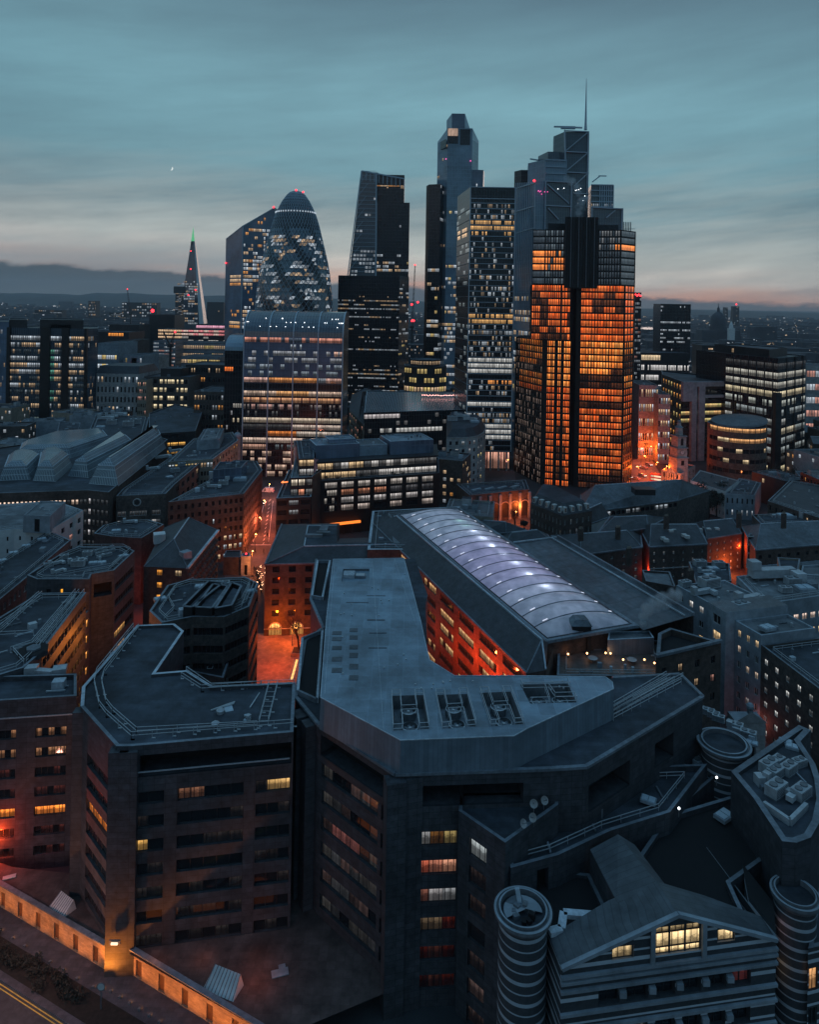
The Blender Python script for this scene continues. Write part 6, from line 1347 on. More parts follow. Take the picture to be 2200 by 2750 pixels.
# ---- the tall spire across the river
b = Bld('pyramid_spire', 'slender glass pyramid spire with a green-lit tip and one bright flank', 'skyscraper', (*T(512, 850, 2100),))
d = 2100; zt = zd(519, 612, d); L0, R0, N0 = T(476, 900, d), T(549, 900, d), T(536, 900, d - 20); tpv = T(519, 615, d + 10)
w = b.part('wall'); S1 = curtain('spire_glass', (.045, .065, .085), 12, 8, (.035, .05, .07), .15, lw=.4); S2 = M('brightened_spire_flank', (.36, .42, .46), .3, .1, .02, spec=.8)  # one facet of the glass has its brightness put into the colour
zc_ = zt * .87; f_ = .87
def lerp(p, f): return p.lerp(tpv, f)
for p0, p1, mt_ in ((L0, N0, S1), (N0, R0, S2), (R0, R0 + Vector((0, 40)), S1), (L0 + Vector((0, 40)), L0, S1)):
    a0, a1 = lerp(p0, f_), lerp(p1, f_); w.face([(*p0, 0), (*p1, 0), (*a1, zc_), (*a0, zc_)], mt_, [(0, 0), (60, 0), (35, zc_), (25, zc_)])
g_ = b.part('tip')
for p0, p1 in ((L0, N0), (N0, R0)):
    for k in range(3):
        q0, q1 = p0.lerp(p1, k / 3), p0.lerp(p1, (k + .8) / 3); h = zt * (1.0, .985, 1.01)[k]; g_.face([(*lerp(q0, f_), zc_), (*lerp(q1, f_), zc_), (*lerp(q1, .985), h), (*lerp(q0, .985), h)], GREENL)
g_.box((tpv.x - 2, tpv.y, zc_ - 14), (7, 7, 12), DARK)
sp = fac(even(14, .7), lambda z0, z1: [(20 + 7 * j, 24.5 + 7 * j) for j in range(18)], lit(101, .55, ((CW, 3), (WW, 2)), run=4, lo=.2, hi=.6), flush=True, glass=GLASSF)
q0, q1 = T(470, 880, d - 60), T(530, 880, d - 60)
b.wall(q0, q1, 0, zd(500, 800, d - 60), S1, sp); b.lamp(at_d(512, 723, d - 70), 2.0); b.lamp(at_d(525, 779, d - 70), 2.0); b.lamp(at_d(506, 793, d - 70), 2.0); b.lamp(at_d(513, 675, d - 40), 1.6)
b.done()
b = Bld('hospital_tower', 'blunt dark slab block with a wide top standing just before the spire', 'tower block', (*T(485, 850, 1950),))
q = [T(470, 850, 1940), T(493, 850, 1940), T(493, 850, 1990), T(470, 850, 1990)]; b.vol(q, 0, zd(480, 783, 1940), DARK, DARK, {0: fac(even(8, .7), floors(26, .3, .7), lit(102, .45, OFC, run=3, lo=.2, hi=.5), flush=True, glass=GLASSF)}, par=0)
q = [T(465, 850, 1935), T(498, 850, 1935), T(498, 850, 1995), T(465, 850, 1995)]; b.vol(q, zd(480, 788, 1940), zd(480, 770, 1940), DARK, DARK, par=0, reg=False); b.done()
# ---- curved-roof office in front of the bullet tower
b = Bld('curved_roof_office', 'blue-panelled office block with a curved roof, four bays and glowing lower floors', 'office block', (-60, 385))
d = 372; l_, r_ = T(652, 1100, d), T(918, 1100, d); zt = Z(838, d, 790); zs_ = Z(905, d, 790); Lx = (r_ - l_).length
bk = Vector((0, 34)); tt = (r_ - l_).normalized()
rz = [(0, .14)] 
nfl = 21; fh = zs_ / nfl
def lit60(i, j, k=0):
    r = hsh(i // 2, j, 6); q = hsh(i, j, k, 2)
    bay = i // 12; s = .45 + .5 * q
    R = nfl - 1 - j
    if R == 0: return (1.0 * s, .42 * s, .30 * s) if r > .35 else (.06, .08, .11)
    if R == 1: return (.3, .35, .4) if hsh(i, j) > .93 else None
    if R in (2, 3): return ((.40 * s, .42 * s, .46 * s) if bay != 3 or q < .6 else (1 * s, .6 * s, .45 * s)) if hsh(i // 2, j) > .42 else None
    if R in (4, 5): return (.26 * s, .31 * s, .36 * s) if hsh(i // 2, j) > .5 else None
    if R == 6: return ((1 * s, .40 * s, .13 * s) if 12 <= i < 36 else (1 * s, .6 * s, .5 * s)) if not 36 <= i < 40 else (.2, .22, .25)
    if R == 7: return None
    if R == 8: return (1 * s, .5 * s, .2 * s) if 16 <= i < 32 else (.95 * s, .68 * s, .52 * s)
    if R == 9: return (1 * s, .5 * s, .26 * s) if q > .12 else (.25, .1, .06)
    if R == 10: return (.75 * s, .42 * s, .36 * s) if r > .55 and i < 24 else ((.18, .15, .14) if q > .6 else None)
    if R == 11: return (.1, .1, .1) if q > .8 else None
    if R == 12: return (.66, .53, .40)
    if R == 13: return (.6, .48, .4) if i >= 24 else (.05, .05, .05)
    if R == 14: return (1 * s, .30 * s, .07 * s) if 12 <= i < 26 else ((.6, .5, .42) if i >= 24 else None)
    if R == 15: return (.85, .62, .5)
    if R == 16: return (.9 * s, .5 * s, .36 * s) if i < 12 or i > 30 else ((.1, .12, .13) if q > .6 else None)
    return (.9 * s, .6 * s, .45 * s) if r > .35 else None
PANW = CWB
spec = fac(lambda L: [(L * (i // 12) / 4 + L / 4 * (.03 + .0785 * (i % 12)), L * (i // 12) / 4 + L / 4 * (.03 + .0785 * (i % 12) + .07)) for i in range(48)], floors(nfl, .12, .84), lit60, flush=True, glass=GLASS, bars=False)
b.wall(l_, r_, 0, Z(1015, d, 790), CW2, None); b.wall(l_, r_, Z(1015, d, 790), zs_, PANW, None)
b.wall(l_ + Vector((0, -.02)), r_ + Vector((0, -.02)), 0, zs_, CW2, spec, name='lit_wall') if False else None
tmp = Bld.__new__(Bld); tmp.r = b.r; tmp.p = {}; tmp.w = b.w; tmp.cap = b.cap; tmp.wall(l_, r_, 0, zs_, CW2, spec)
cur = [(0, zs_)]; 
for k in range(1, 9): a = k / 8 * pi / 2; cur.append(((1 - cos(a)) * 17, zs_ + (zt - zs_) * sin(a)))
w = b.part('roof')
for (y0, z0), (y1, z1) in zip(cur, cur[1:]): w.face([(l_.x, l_.y + y0, z0), (r_.x, r_.y + y0, z0), (r_.x, r_.y + y1, z1), (l_.x, l_.y + y1, z1)], CW1, [(0, z0), (Lx, z0), (Lx, z1 + 2), (0, z1 + 2)])
for p in (l_, r_): b.part('wall').face([(p.x, p.y + y, z) for y, z in cur] + [(p.x, p.y + 34, zt), (p.x, p.y + 34, 0), (p.x, p.y, 0)][:3], CW2)
w.face([(l_.x, l_.y + 17, zt), (r_.x, r_.y + 17, zt), (r_.x, r_.y + 34, zt), (l_.x, l_.y + 34, zt)], CW1)
rb = b.part('rib')
for k in range(5):
    p = l_.lerp(r_, k / 4)
    rb.bar((p.x, p.y - .2, 0), (p.x, p.y - .2, zs_), .55, STEEL)
    for (y0, z0), (y1, z1) in zip(cur, cur[1:]): rb.bar((p.x, p.y + y0 - .15, z0 + .1), (p.x, p.y + y1 - .15, z1 + .1), .55, STEEL)
for j in range(nfl): z = zs_ * j / nfl; rb.bar((l_.x, l_.y - .12, z), (r_.x, r_.y - .12, z), .35 if j < 13 else .18, DARK if j < 13 else CWB)
FOOT.append([l_, r_, r_ + bk, l_ + bk]); 
for k in range(26):
    p = l_.lerp(r_, hsh(k, 3)); q = cur[2 + int(hsh(k, 5) * 3)]; b.lamp((p.x, p.y + q[0] - .4, q[1] + .2), .16, WLAMP, 'ceiling_light')
b.done()
b = Bld('curved_roof_office', 'narrow black office block with a rounded glass top beside the blue-panelled one', 'office block', (-95, 400))
l_, r_ = T(602, 1050, 392), T(650, 1050, 392); zt = Z(942, 392, 625)
b.vol([l_, r_, r_ + Vector((0, 30)), l_ + Vector((0, 30))], 0, zt, CW2, DARK, {0: fac(even(8, .7), floors(16, .2, .75), lambda i, j, k: ((1, .22, .04) if j == 13 and i in (0, 1, 2, 3) else (.6, .5, .35) if j == 6 and hsh(i) > .3 else (.3, .28, .25) if j == 8 and i > 3 else (.3, .3, .32) if hsh(i, j) > .95 else None), flush=True, glass=GLASSF)}, par=0)
cur = [(0, zt)] + [((1 - cos(k / 6 * pi / 2)) * 14, zt + (Z(902, 392, 625) - zt) * sin(k / 6 * pi / 2)) for k in range(1, 7)]; w = b.part('roof')
for (y0, z0), (y1, z1) in zip(cur, cur[1:]): w.face([(l_.x, l_.y + y0, z0), (r_.x, r_.y + y0, z0), (r_.x, r_.y + y1, z1), (l_.x, l_.y + y1, z1)], CW3, [(0, z0), (10, z0), (10, z1), (0, z1)])
for p in (l_, r_): b.part('wall').face([(p.x, p.y + y, z) for y, z in cur] + [(p.x, p.y + 30, cur[-1][1]), (p.x, p.y + 30, zt)], CW2)
w.face([(l_.x, l_.y + 14, cur[-1][1]), (r_.x, r_.y + 14, cur[-1][1]), (r_.x, r_.y + 30, cur[-1][1]), (l_.x, l_.y + 30, cur[-1][1])], CW2)
b.done()
# ---- glass office on the far side of the vaulted market
b = Bld('glass_office', 'glass office block in three bays divided by black fins, lit on most floors', 'office block', (-250, 480))
d = 470; zt = Z(882, d, 130)
P0, P1 = T(24, 1000, d), T(231, 1000, d); nfl = 16
def lgl(i, j, k=0):
    r = hsh(i // 5, j, 3); q = hsh(i, j, k)
    if j in (0, 1, 2): return (.10, .14, .14) if q > .25 else None
    if j == 15 or i in ():  return None
    pr = {14: .95, 13: .55, 12: .5, 11: .55, 10: .85, 9: .8, 8: .6, 7: .5, 6: .35, 5: .45, 4: .55, 3: .3}.get(j, .3)
    if r * .6 + q * .4 > pr: return (.03, .04, .045) if q > .5 else None
    s = .35 + .55 * q
    c = (WW if hsh(i // 4, j, 8) > .45 else CW)
    if 15 <= i <= 17 and 4 < j < 13: c = (.25, .8, .6); s *= .6
    return (c[0] * s, c[1] * s, c[2] * s)
cols = lambda L: [(L * (.02 + .0273 * i), L * (.02 + .0273 * i + .022)) for i in range(16)] + [(L * (.535 + .0273 * i), L * (.535 + .0273 * i + .022)) for i in range(7)] + [(L * (.775 + .0273 * i), L * (.775 + .0273 * i + .022)) for i in range(8)]
b.vol([P0, P1, T(262, 1000, d + 12), T(262, 1000, d + 45), P0 + Vector((0, 45))], 0, zt, CW1, DARK, {0: fac(cols, floors(nfl, .2, .82), lgl, flush=True, glass=GLASS, bars=False), 1: fac(even(8, .6), floors(nfl, .2, .82), lit(112, .0, ((CW, 2), (WW, 2)), run=1, rows={14: .5, 13: .45, 7: .5, 6: .3, 5: .4, 4: .3}, lo=.1, hi=.4), flush=True, glass=GLASSF)}, par=.5)
fn = b.part('fin')
for f, wd in ((.0, 2.0), (.475, 6.0), (.735, 4.5), (1.0, 1.5)): p = P0.lerp(P1, f); fn.box((p.x, p.y - .5, 0), (wd, 2.2, zt + .3), BRONZE)
for k in range(40): p = P0.lerp(P1, (k + .5) / 40); fn.bar((p.x, p.y - .15, 0), (p.x, p.y - .15, zt), .16, VENTD)
b.vol([T(-20, 1000, d + 6), T(22, 1000, d + 2), T(22, 1000, d + 40), T(-20, 1000, d + 40)], 0, Z(865, d, 10), CWB, DARK, {0: fac(even(10, .7), floors(17, .2, .8), lit(113, .1, OFC, lo=.1, hi=.3), flush=True, glass=GLASSF)}, par=.4)
for px0, px1, py in ((24, 73, 861), (107, 224, 859), (136, 190, 872)): b.vol([T(px0, 880, d + 3), T(px1, 880, d + 3), T(px1, 880, d + 30), T(px0, 880, d + 30)], zt - 1, Z(py, d, 130), DARK if px0 != 136 else CW1, DARK, par=.5, reg=False)
b.done()
# == middle-distance buildings
OFF = ((WW, 3), (CW, 3), (YL, 1))
def blk(name, label, cat, z, px, wall, roof=ROOF, fc=None, par=.6, coping=COPD, extra=None, z0=0, cap=None):
    q = zs(z, *px); c = sum(q, Vector((0, 0))) / len(q); b = Bld(name, label, cat, c, cap=cap); b.vol(q, z0, z, wall, roof, fc, par=par, coping=coping)
    if extra: extra(b, q)
    return b.done()
def grid(n, fl, w=.55, lo=.3, hi=.8, l=None, sub=1, dep=.3, za=0, zb=.8, **k): return fac(even(n, w), floors(fl, lo, hi, za, zb), l, sub=sub, dep=dep, **k)
# ---- market hall of glazed barrel roofs
GBAR = curtain('ribbed_glass_roof', (.10, .13, .15), 1.6, 1.0, (.27, .32, .34), .22, lw=.10, spec=.6, var=.6)
b = Bld('market_hall', 'brick market block carrying ribbed glass mansard roofs, one floor lit along its curved front', 'market hall', (-95, 290))
z = 24; q = zs(z, (-160, 1330), (235, 1316), (292, 1322), (330, 1290), (450, 1180), (350, 1150), (-160, 1225))
b.vol(q, 0, z, BRICK, ROOF, {0: fac(even(34, .58), floors(6, .3, .75, 0, 2.4), lambda i, j, k: ((1, .72, .55) if j == 5 and i < 32 and hsh(i) > .1 else (.55, .5, .5) if j == 3 and hsh(i, 5) > .6 else (.05, .055, .06)), dep=.3, frame=WFRAME), 1: fac(even(5, .6), floors(6, .25, .75, 0, 2), lambda i, j, k: (.5, .48, .5) if i == 0 and j > 1 else (.05, .055, .06), sub=2)}, par=.6, coping=COPD)
rf = b.part('roof')
def mans(px, zt=6.5, zb=z - .5, ins=2.6, mat=GBAR):
    pts = zs(z, *px); t = b.ring(pts, ins); b.frustum(pts, t, zb, z + zt * .7, mat, False); t2 = b.ring(t, ins * 1.1); b.frustum(t, t2, z + zt * .7, z + zt, mat, mat)
    for i in range(len(pts)): rf.bar((*t[i], z + zt * .7), (*t[(i + 1) % len(t)], z + zt * .7), .3, COPING)
mans(((238, 1296), (318, 1302), (446, 1200), (438, 1185), (400, 1186)), 8.5, ins=2.6)
mans(((182, 1275), (238, 1280), (365, 1210), (345, 1192), (300, 1195)), 7, ins=2.2)
mans(((88, 1288), (150, 1290), (195, 1250), (160, 1232), (98, 1245)), 6.5, ins=1.7)
mans(((-5, 1288), (82, 1284), (118, 1245), (60, 1236), (10, 1250)), 6.0, ins=1.9)
mans(((38, 1232), (190, 1228), (300, 1190), (285, 1172), (140, 1182), (46, 1212)), 5, ins=2.0)
b.done()
# ---- clock-gabled block and neighbours down the street
def clockx(b, q):
    a, c = q[0], q[1]; t = (c - a).normalized(); n = Vector((t.y, -t.x)); m = a.lerp(c, .42) + n * .3; mb = MB()
    ring_ = [(*(m + t * 1.3 * cos(i * pi / 10)), 19.0 + 1.3 * sin(i * pi / 10)) for i in range(20)]
    mb.face(ring_, DARK)
    for i in range(20): mb.bar(ring_[i], ring_[(i + 1) % 20], .2, WHITE)
    for i in range(12): p = Vector((*(m + t * 1.0 * cos(i * pi / 6) + n * .08), 19.0 + 1.0 * sin(i * pi / 6))); mb.box((p.x, p.y, p.z - .08), (.16, .1, .16), WHITE)
    mb.obj('clock', b.r)
blk('clock_building', 'stone-fronted block with a small clock above a wide gridded window', 'building', 21.5, ((312, 1332), (445, 1326), (470, 1300), (570, 1215), (500, 1200), (330, 1312)), GRANITE2, ROOF,
    {0: fac(lambda L: [(L * .03, L * .2), (L * .27, L * .62), (L * .72, L * .9)], floors(5, .25, .8, 0, 5), lambda i, j, k: (.35, .34, .33) if j == 3 and hsh(i, k) > .4 else (.05, .055, .06), sub=lambda i: (2, 7, 2)[i], frame=WFRAME, bars=True), 2: grid(8, 5, .5, l=lit(121, .1, OFF, run=1))}, extra=clockx)
for px0, py0, s in ((435, 1232, 1.6), (470, 1215, 1.4), (408, 1262, 1.2)): put('d', px0, py0, 21, .7, s)
for k, px, py, s in (('a', 470, 1268, 1.3), ('a', 488, 1252, 1.2), ('h', 455, 1283, 1.2), ('a', 515, 1235, 1.6), ('d', 535, 1222, 1.3)): put(k, px, py, 21, .7, s)
blk('corner_building', 'dark brick corner building with lit shopfronts rising over the lamplit street', 'building', 23, ((452, 1348), (600, 1332), (655, 1326), (705, 1262), (690, 1238), (628, 1236), (560, 1290)), BRICK, ROOF,
    {0: grid(8, 7, .4, l=lit(131, .0, ((CW, 2), (WW, 2)), run=1, rows={0: .6, 1: .4, 2: .35, 3: .1, 4: .06}, lo=.4, hi=.9), sub=2), 1: grid(4, 7, .55, l=lit(132, .0, ((CW, 2), (WW, 2), (PK, 1)), run=1, rows={0: .9, 1: .7, 2: .75, 3: .1}, lo=.5, hi=1), sub=2), 2: grid(13, 7, .5, l=lit(133, .5, ((WW, 2), (PK, 2), (CW, 1)), run=1, rows={0: .95, 1: .6, 2: .5, 3: .4, 4: .35, 5: .3, 6: .15}, lo=.4, hi=.9))}, coping=COPD)
for k, px, py, s in (('d', 590, 1288, 1.8), ('h', 645, 1290, 2.2), ('a', 600, 1302, 1.4), ('a', 615, 1272, 2.0), ('d', 575, 1310, 1.2)): put(k, px, py, 22.4, .1, s)
b = blk('penthouse_block', 'blue-grey rooftop penthouse box above the brick corner building', 'penthouse', 27, ((572, 1262), (648, 1256), (664, 1238), (590, 1240)), CWB, ROOF, {}, z0=22.4)
# ---- domed terrace and stepped block beside the curved-roof office
blk('stepped_block', 'stepped stone block with mansard windows glowing along the lamplit street', 'building', 23, ((452, 1240), (572, 1232), (640, 1182), (625, 1160), (520, 1178)), TAN, ROOF, {0: grid(14, 6, .6, l=lit(141, .0, OFF, run=2, rows={5: .75, 4: .1}, lo=.4, hi=.8)), 1: grid(9, 6, .45, l=lit(142, .25, ((AM, 2), (WW, 1)), run=1, lo=.3, hi=.8))}, coping=PALEB)
blk('penthouse_block', 'pale plant box with a white lid behind the stepped stone block', 'penthouse', 27, ((528, 1184), (590, 1178), (602, 1150), (548, 1152)), PALEB, ROOFP, {}, z0=20)
r = root('domed_turret', 'little pale domed turret at the street corner by the curved-roof office', 'turret', (*at_z(638, 1160, 26).xy, 0)); p = r.location; m = MB(); m.tube((p.x, p.y, 0), 1.6, 1.6, 24, PALE, 12); m.obj('drum', r); m = MB(); m.ball((p.x, p.y, 24), 1.9, PALEB, n=14, m=8); m.bar((p.x, p.y, 25.5), (p.x, p.y, 27), .25, PALE); m.obj('dome', r)
blk('low_block', 'low dark block with two rows of amber rooflights in a sloping front', 'building', 24, ((400, 1165), (525, 1158), (545, 1100), (470, 1085), (400, 1110)), DARK, ROOF, {0: fac(lambda L: [(L * .3, L * .45), (L * .47, L * .62), (L * .64, L * .78)], floors(6, .3, .7, 0, 0), lambda i, j, k: (1, .52, .12) if j in (4, 3) else None, sub=4)}, extra=None)
blk('flat_block', 'dark flat-roofed block littered with plant in front of the three-bay glass office', 'building', 25, ((225, 1190), (385, 1185), (400, 1120), (258, 1112)), GRANITE2, ROOF, {0: fac(even(12, .8), floors(6, .3, .7), lit(151, .06, OFF, lo=.2, hi=.5), sub=1)})
for k, px, py, s in (('d', 285, 1128, 2), ('a', 300, 1140, 2), ('d', 320, 1118, 2), ('a', 345, 1145, 2.2), ('h', 270, 1150, 2), ('a', 365, 1138, 2.2), ('d', 300, 1122, 1.6)): put(k, px, py, 24.4, .2, s)
blk('small_block', 'small pale block with four white-lit windows near the glazed market roofs', 'building', 22, ((148, 1180), (206, 1180), (216, 1135), (160, 1130)), PALEB, ROOF, {0: fac(even(4, .45), floors(4, .35, .75), lambda i, j, k: (.7, .8, .85) if j == 3 else None, sub=2)})
# ---- blocks between the glass office and the curved-roof pair
def tb(name, label, cat, px0, px1, pt, d, wall, fc=None, dep=30, roof=ROOF, side=None, skew=0.0, cap=None, z0=0, extra=None):
    """a block whose front runs from sight line px0 to px1 at distance d, topped at sight line pt"""
    pm = (px0 + px1) / 2; l, r = T(px0, pt + 60, d), T(px1, pt + 60, d + skew); z = zd(pm, pt, d); b = Bld(name, label, cat, (l + r) / 2, cap=cap)
    b.vol([l, r, r + Vector((dep * .1, dep)), l + Vector((dep * .1, dep))], z0, z, wall, roof, {0: fc, **({1: side} if side else {})}, par=.6)
    if extra: extra(b, l, r, z)
    return b.done()
tb('office_block', 'small pale office with five brightly lit floors beside the three-bay glass office', 'office block', 262, 319, 922, 560, PALEB, grid(10, 8, .8, .3, .75, lit(161, .3, ((YL, 2), (CW, 2)), run=2, rows={7: .2, 6: .95, 5: .95, 4: 1, 3: .9, 2: .5}, lo=.5, hi=.9), flush=True, glass=GLASSF))
tb('office_block', 'dark office with one orange lit top storey above paler neighbours', 'office block', 262, 345, 892, 640, DARK, fac(even(12, .8), floors(12, .3, .8), lambda i, j, k: (1, .35, .06) if j == 11 and 3 < i < 10 else (.5, .45, .35) if hsh(i, j) > .7 and j < 10 else None, flush=True, glass=GLASSF))
tb('office_block', 'grey office with broken rows of lights between orange-topped and red-signed blocks', 'office block', 319, 355, 915, 600, GRANITE2, grid(6, 9, .7, l=lit(162, .55, OFF, run=2, lo=.3, hi=.8), flush=True, glass=GLASSF))
tb('office_block', 'mid-grey office stepping down toward the classical mansard block', 'office block', 330, 380, 955, 560, PALEB, grid(9, 7, .7, l=lit(163, .4, OFF, run=2, lo=.3, hi=.7), flush=True, glass=GLASSF))
def mansx(b, l, r, z): b.frustum([l, r, r + Vector((3, 30)), l + Vector((3, 30))], [l + Vector((1, 3)), r + Vector((-1, 3)), r + Vector((1, 26)), l + Vector((4, 26))], z, z + 5, SLATE)
tb('classical_block', 'pale classical stone block with a dark mansard attic and scattered white windows', 'building', 258, 372, 1004, 480, PALE, grid(11, 6, .42, .25, .8, lit(164, .4, ((CW, 3), (WW, 1)), run=1, rows={0: .8, 1: .8, 2: .3, 3: .15, 4: .25, 5: .3}, lo=.4, hi=.9), bars=False), extra=mansx, side=None)
tb('classical_block', 'narrow pink-lit stone front turning the corner beside the classical mansard block', 'building', 368, 392, 1020, 470, TAN, grid(5, 8, .5, l=lit(165, .6, ((WW, 1), (PK, 2)), run=1, lo=.5, hi=1), bars=False))
tb('office_block', 'modern dark office with square cream-lit windows in deep frames', 'office block', 386, 506, 1012, 480, GRANITE2, fac(lambda L: [(L * a, L * c) for a, c in ((.08, .16), (.22, .30), (.35, .42), (.46, .50), (.53, .68), (.73, .77), (.82, .88), (.91, .97))], floors(7, .25, .75, 0, .5), lambda i, j, k: (.95, .78, .48) if j > 0 and hsh(i, j) > .14 else None, sub=2, bars=False), extra=lambda b, l, r, z: b.vol([l.lerp(r, .3) + Vector((0, 6)), l.lerp(r, .75) + Vector((0, 6)), l.lerp(r, .75) + Vector((2, 22)), l.lerp(r, .3) + Vector((2, 22))], z - 1, z + 5, DARK, ROOF, par=.3, reg=False))
tb('office_block', 'small white-gridded office with cool lights behind a red lamp', 'office block', 378, 412, 958, 600, PALE, grid(7, 8, .5, l=lit(166, .6, ((CW, 1),), run=1, lo=.3, hi=.6), flush=True, glass=GLASSF))
FINW = curtain('white_finned_wall', (.30, .31, .34), 3.4, 1.0, (.06, .065, .07), .4, lw=.3)
tb('finned_office', 'white-finned office with lilac rows of windows and a dark crane before it', 'office block', 411, 470, 916, 700, FINW, grid(16, 14, .7, .3, .7, lit(167, .75, ((PK, 1), (CW, 2)), run=4, lo=.3, hi=.6), flush=True, glass=GLASSF))
tb('finned_office', 'lower white-finned wing stretching toward the faceted tower', 'office block', 470, 604, 920, 720, FINW, grid(26, 6, .6, .3, .7, lit(168, .7, ((YL, 1), (WW, 2)), run=5, lo=.3, hi=.6), flush=True, glass=GLASSF))
tb('office_block', 'office with pink and cream strip-lit upper floors behind the white-finned wing', 'office block', 424, 604, 885, 800, DARK, fac(even(40, .85), floors(16, .2, .75), lambda i, j, k: ((1, .32, .34) if hsh(i // 3, j) > .35 else (.9, .65, .55)) if j in (15, 14) and i > 13 else ((.9, .6, .36) if j in (15, 14, 13) and i <= 13 else (.4, .38, .35) if hsh(i // 3, j, 2) > .6 else None), flush=True, glass=GLASSF))
tb('office_block', 'office terrace with a strip of pink neon along its roof edge', 'office block', 526, 604, 872, 830, DARK, fac(even(16, .9), floors(12, .2, .75), lambda i, j, k: (.95, .45, .6) if j == 11 else None, flush=True, glass=GLASSF))
tb('finned_office', 'cream-lit finned block low beside the narrow rounded black office', 'office block', 486, 590, 958, 640, FINW, grid(24, 6, .7, .25, .7, lit(169, .7, ((YL, 2), (WW, 1)), run=4, lo=.35, hi=.7), flush=True, glass=GLASSF))
tb('office_block', 'dark angled block with peach windows just before the narrow rounded office', 'office block', 498, 604, 980, 500, DARK, grid(16, 7, .5, .3, .75, lit(170, .35, ((WW, 2), (AM, 1)), run=2, lo=.4, hi=.9), bars=False))
tb('office_block', 'low block with terraces of lamps climbing toward the narrow rounded office', 'office block', 520, 600, 1052, 430, GRANITE2, grid(10, 6, .5, .3, .75, lit(171, .3, OFW if 'OFW' in globals() else OFF, run=2, lo=.3, hi=.8), bars=False))
# ---- the gridded office in the middle
b = Bld('gridded_office', 'black-framed office with square lit bays and two set-back glazed storeys under blue plant roofs', 'office block', (-15, 300))
z = 21.5
gq = zs(z, (850, 1292), (1180, 1270), (1172, 1228), (845, 1236)); g0, g1 = gq[0], gq[1]
tg = (g1 - g0).normalized(); ng = Vector((tg.y, -tg.x))
def lgrid(i, j, k=0):
    q = hsh(i, j, k); s = .35 + .5 * q
    if i == 0 and j < 3: return None if q < .6 else (.4, .36, .32)
    if j == 3: return (.9 * s, .80 * s, .72 * s)
    if j == 2: return (1 * s * .7, .42 * s * .7, .24 * s * .7) if i in (1, 2, 3) else (.12 * s, .12 * s, .13 * s)
    if j == 1: return (.8 * s, .74 * s, .72 * s)
    if j == 0: return (.85 * s, .70 * s, .62 * s) if hsh(i, 4) > .2 else None
b.vol([g0, g1, g1 + Vector((1, 30)), g0 + Vector((1, 30))], 0, z, BRONZE, ROOF, {0: fac(lambda L: [(L * (.065 + .1315 * i), L * (.065 + .1315 * i + .098)) for i in range(7)], lambda z0, z1: [(z1 - 2.2 - 3.05 * k - 1.15, z1 - 2.2 - 3.05 * k + 1.15) for k in (3, 2, 1, 0)], lgrid, sub=5, dep=.5, bars=True), 1: grid(6, 6, .6, l=lit(181, .3, OFF, run=1), sub=2)}, par=.7)
s0, s1 = g0.lerp(g1, .02) - ng * 3.2, g1 - ng * 3.2
b.vol([s0, s1, s1 + Vector((1, 24)), s0 + Vector((1, 24))], z - .7, z + 6.6, DARK, ROOF, {0: fac(even(16, .95), floors(2, .12, .82), lambda i, j, k: ((.9, .62, .34) if hsh(i // 2, j, 5) > .55 and j == 1 or (j == 0 and i < 5) else (.8, .76, .72) if (j == 0 and i > 8) or hsh(i, j) > .55 else (.12, .12, .12)), sub=4, dep=.3, bars=True)}, par=0, reg=False)
w = b.part('roof')
ov = [s0 + ng * 1.6 - tg * 1, s1 + ng * 1.6, s1 + Vector((1, 22)), s0 + Vector((1, 22))]; w.poly(ov, z + 7.0, DARK)
for i in range(4): w.quadw(ov[i], ov[(i + 1) % 4], z + 6.5, z + 7.0, DARK)
for f0, f1, y0, y1, h, mt_ in ((.00, .36, 4, 18, 5.5, CWB), (.12, .34, 7, 16, 7.0, CWB), (.36, .60, 5, 18, 4.4, ZINC), (.62, 1.0, 4, 18, 5.6, CWB)):
    a, c = s0.lerp(s1, f0), s0.lerp(s1, f1); q = [a - ng * y0, c - ng * y0, c - ng * y1, a - ng * y1]; b.vol(q, z + 6.9, z + 7 + h, mt_, ZINC if mt_ is CWB else SLATE2, par=.3, reg=False, coping=COPING)
pp = at_z(0, 0, 0) if False else None
b.done()
for f, n_ in ((.08, 1), (.17, 2), (.36, 3), (.62, 4), (.7, 5)):
    p = g0.lerp(g1, f) - ng * 1.7; r = root('roof_planter', 'dark leafy planter on the set-back balcony of the black-framed office', 'planter', (*p, z - .7), 'planters on the office balcony'); m = MB(); m.box((*p, z - .7), (2.6, 1.2, .7), VENTD); m.obj('box', r); m = MB(); leafy(m, (*p, z + .6), 1.1, 160, LEAF, random.Random(n_), .18, .7); m.obj('foliage', r)
b = Bld('office_annex', 'lower dark annex with glowing terraces between the street and the black-framed office', 'office block', (-45, 300))
aq = zs(18, (742, 1338), (836, 1334), (840, 1262), (775, 1262)); b.vol(aq, 0, 18, DARK, ROOF, {0: fac(even(3, .8), floors(5, .2, .7, 0, 0), lambda i, j, k: (.25, .26, .27) if (i, j) in ((1, 4), (1, 3)) else None, sub=3)}, par=.6, coping=COPING)
aq2 = [aq[0].lerp(aq[1], .35) + Vector((0, 4)), aq[1] + Vector((0, 4)), aq[2], aq[3].lerp(aq[2], .3)]; b.vol(aq2, 17, 24.5, DARK, ROOFP, {0: fac(even(3, .85), floors(2, .15, .8), lambda i, j, k: (.85, .72, .55) if (j == 1 and i < 2) else (.9, .35, .2) if (j == 0 and i == 1) else (.15, .15, .15), sub=3)}, par=.4, reg=False, coping=PALEB)
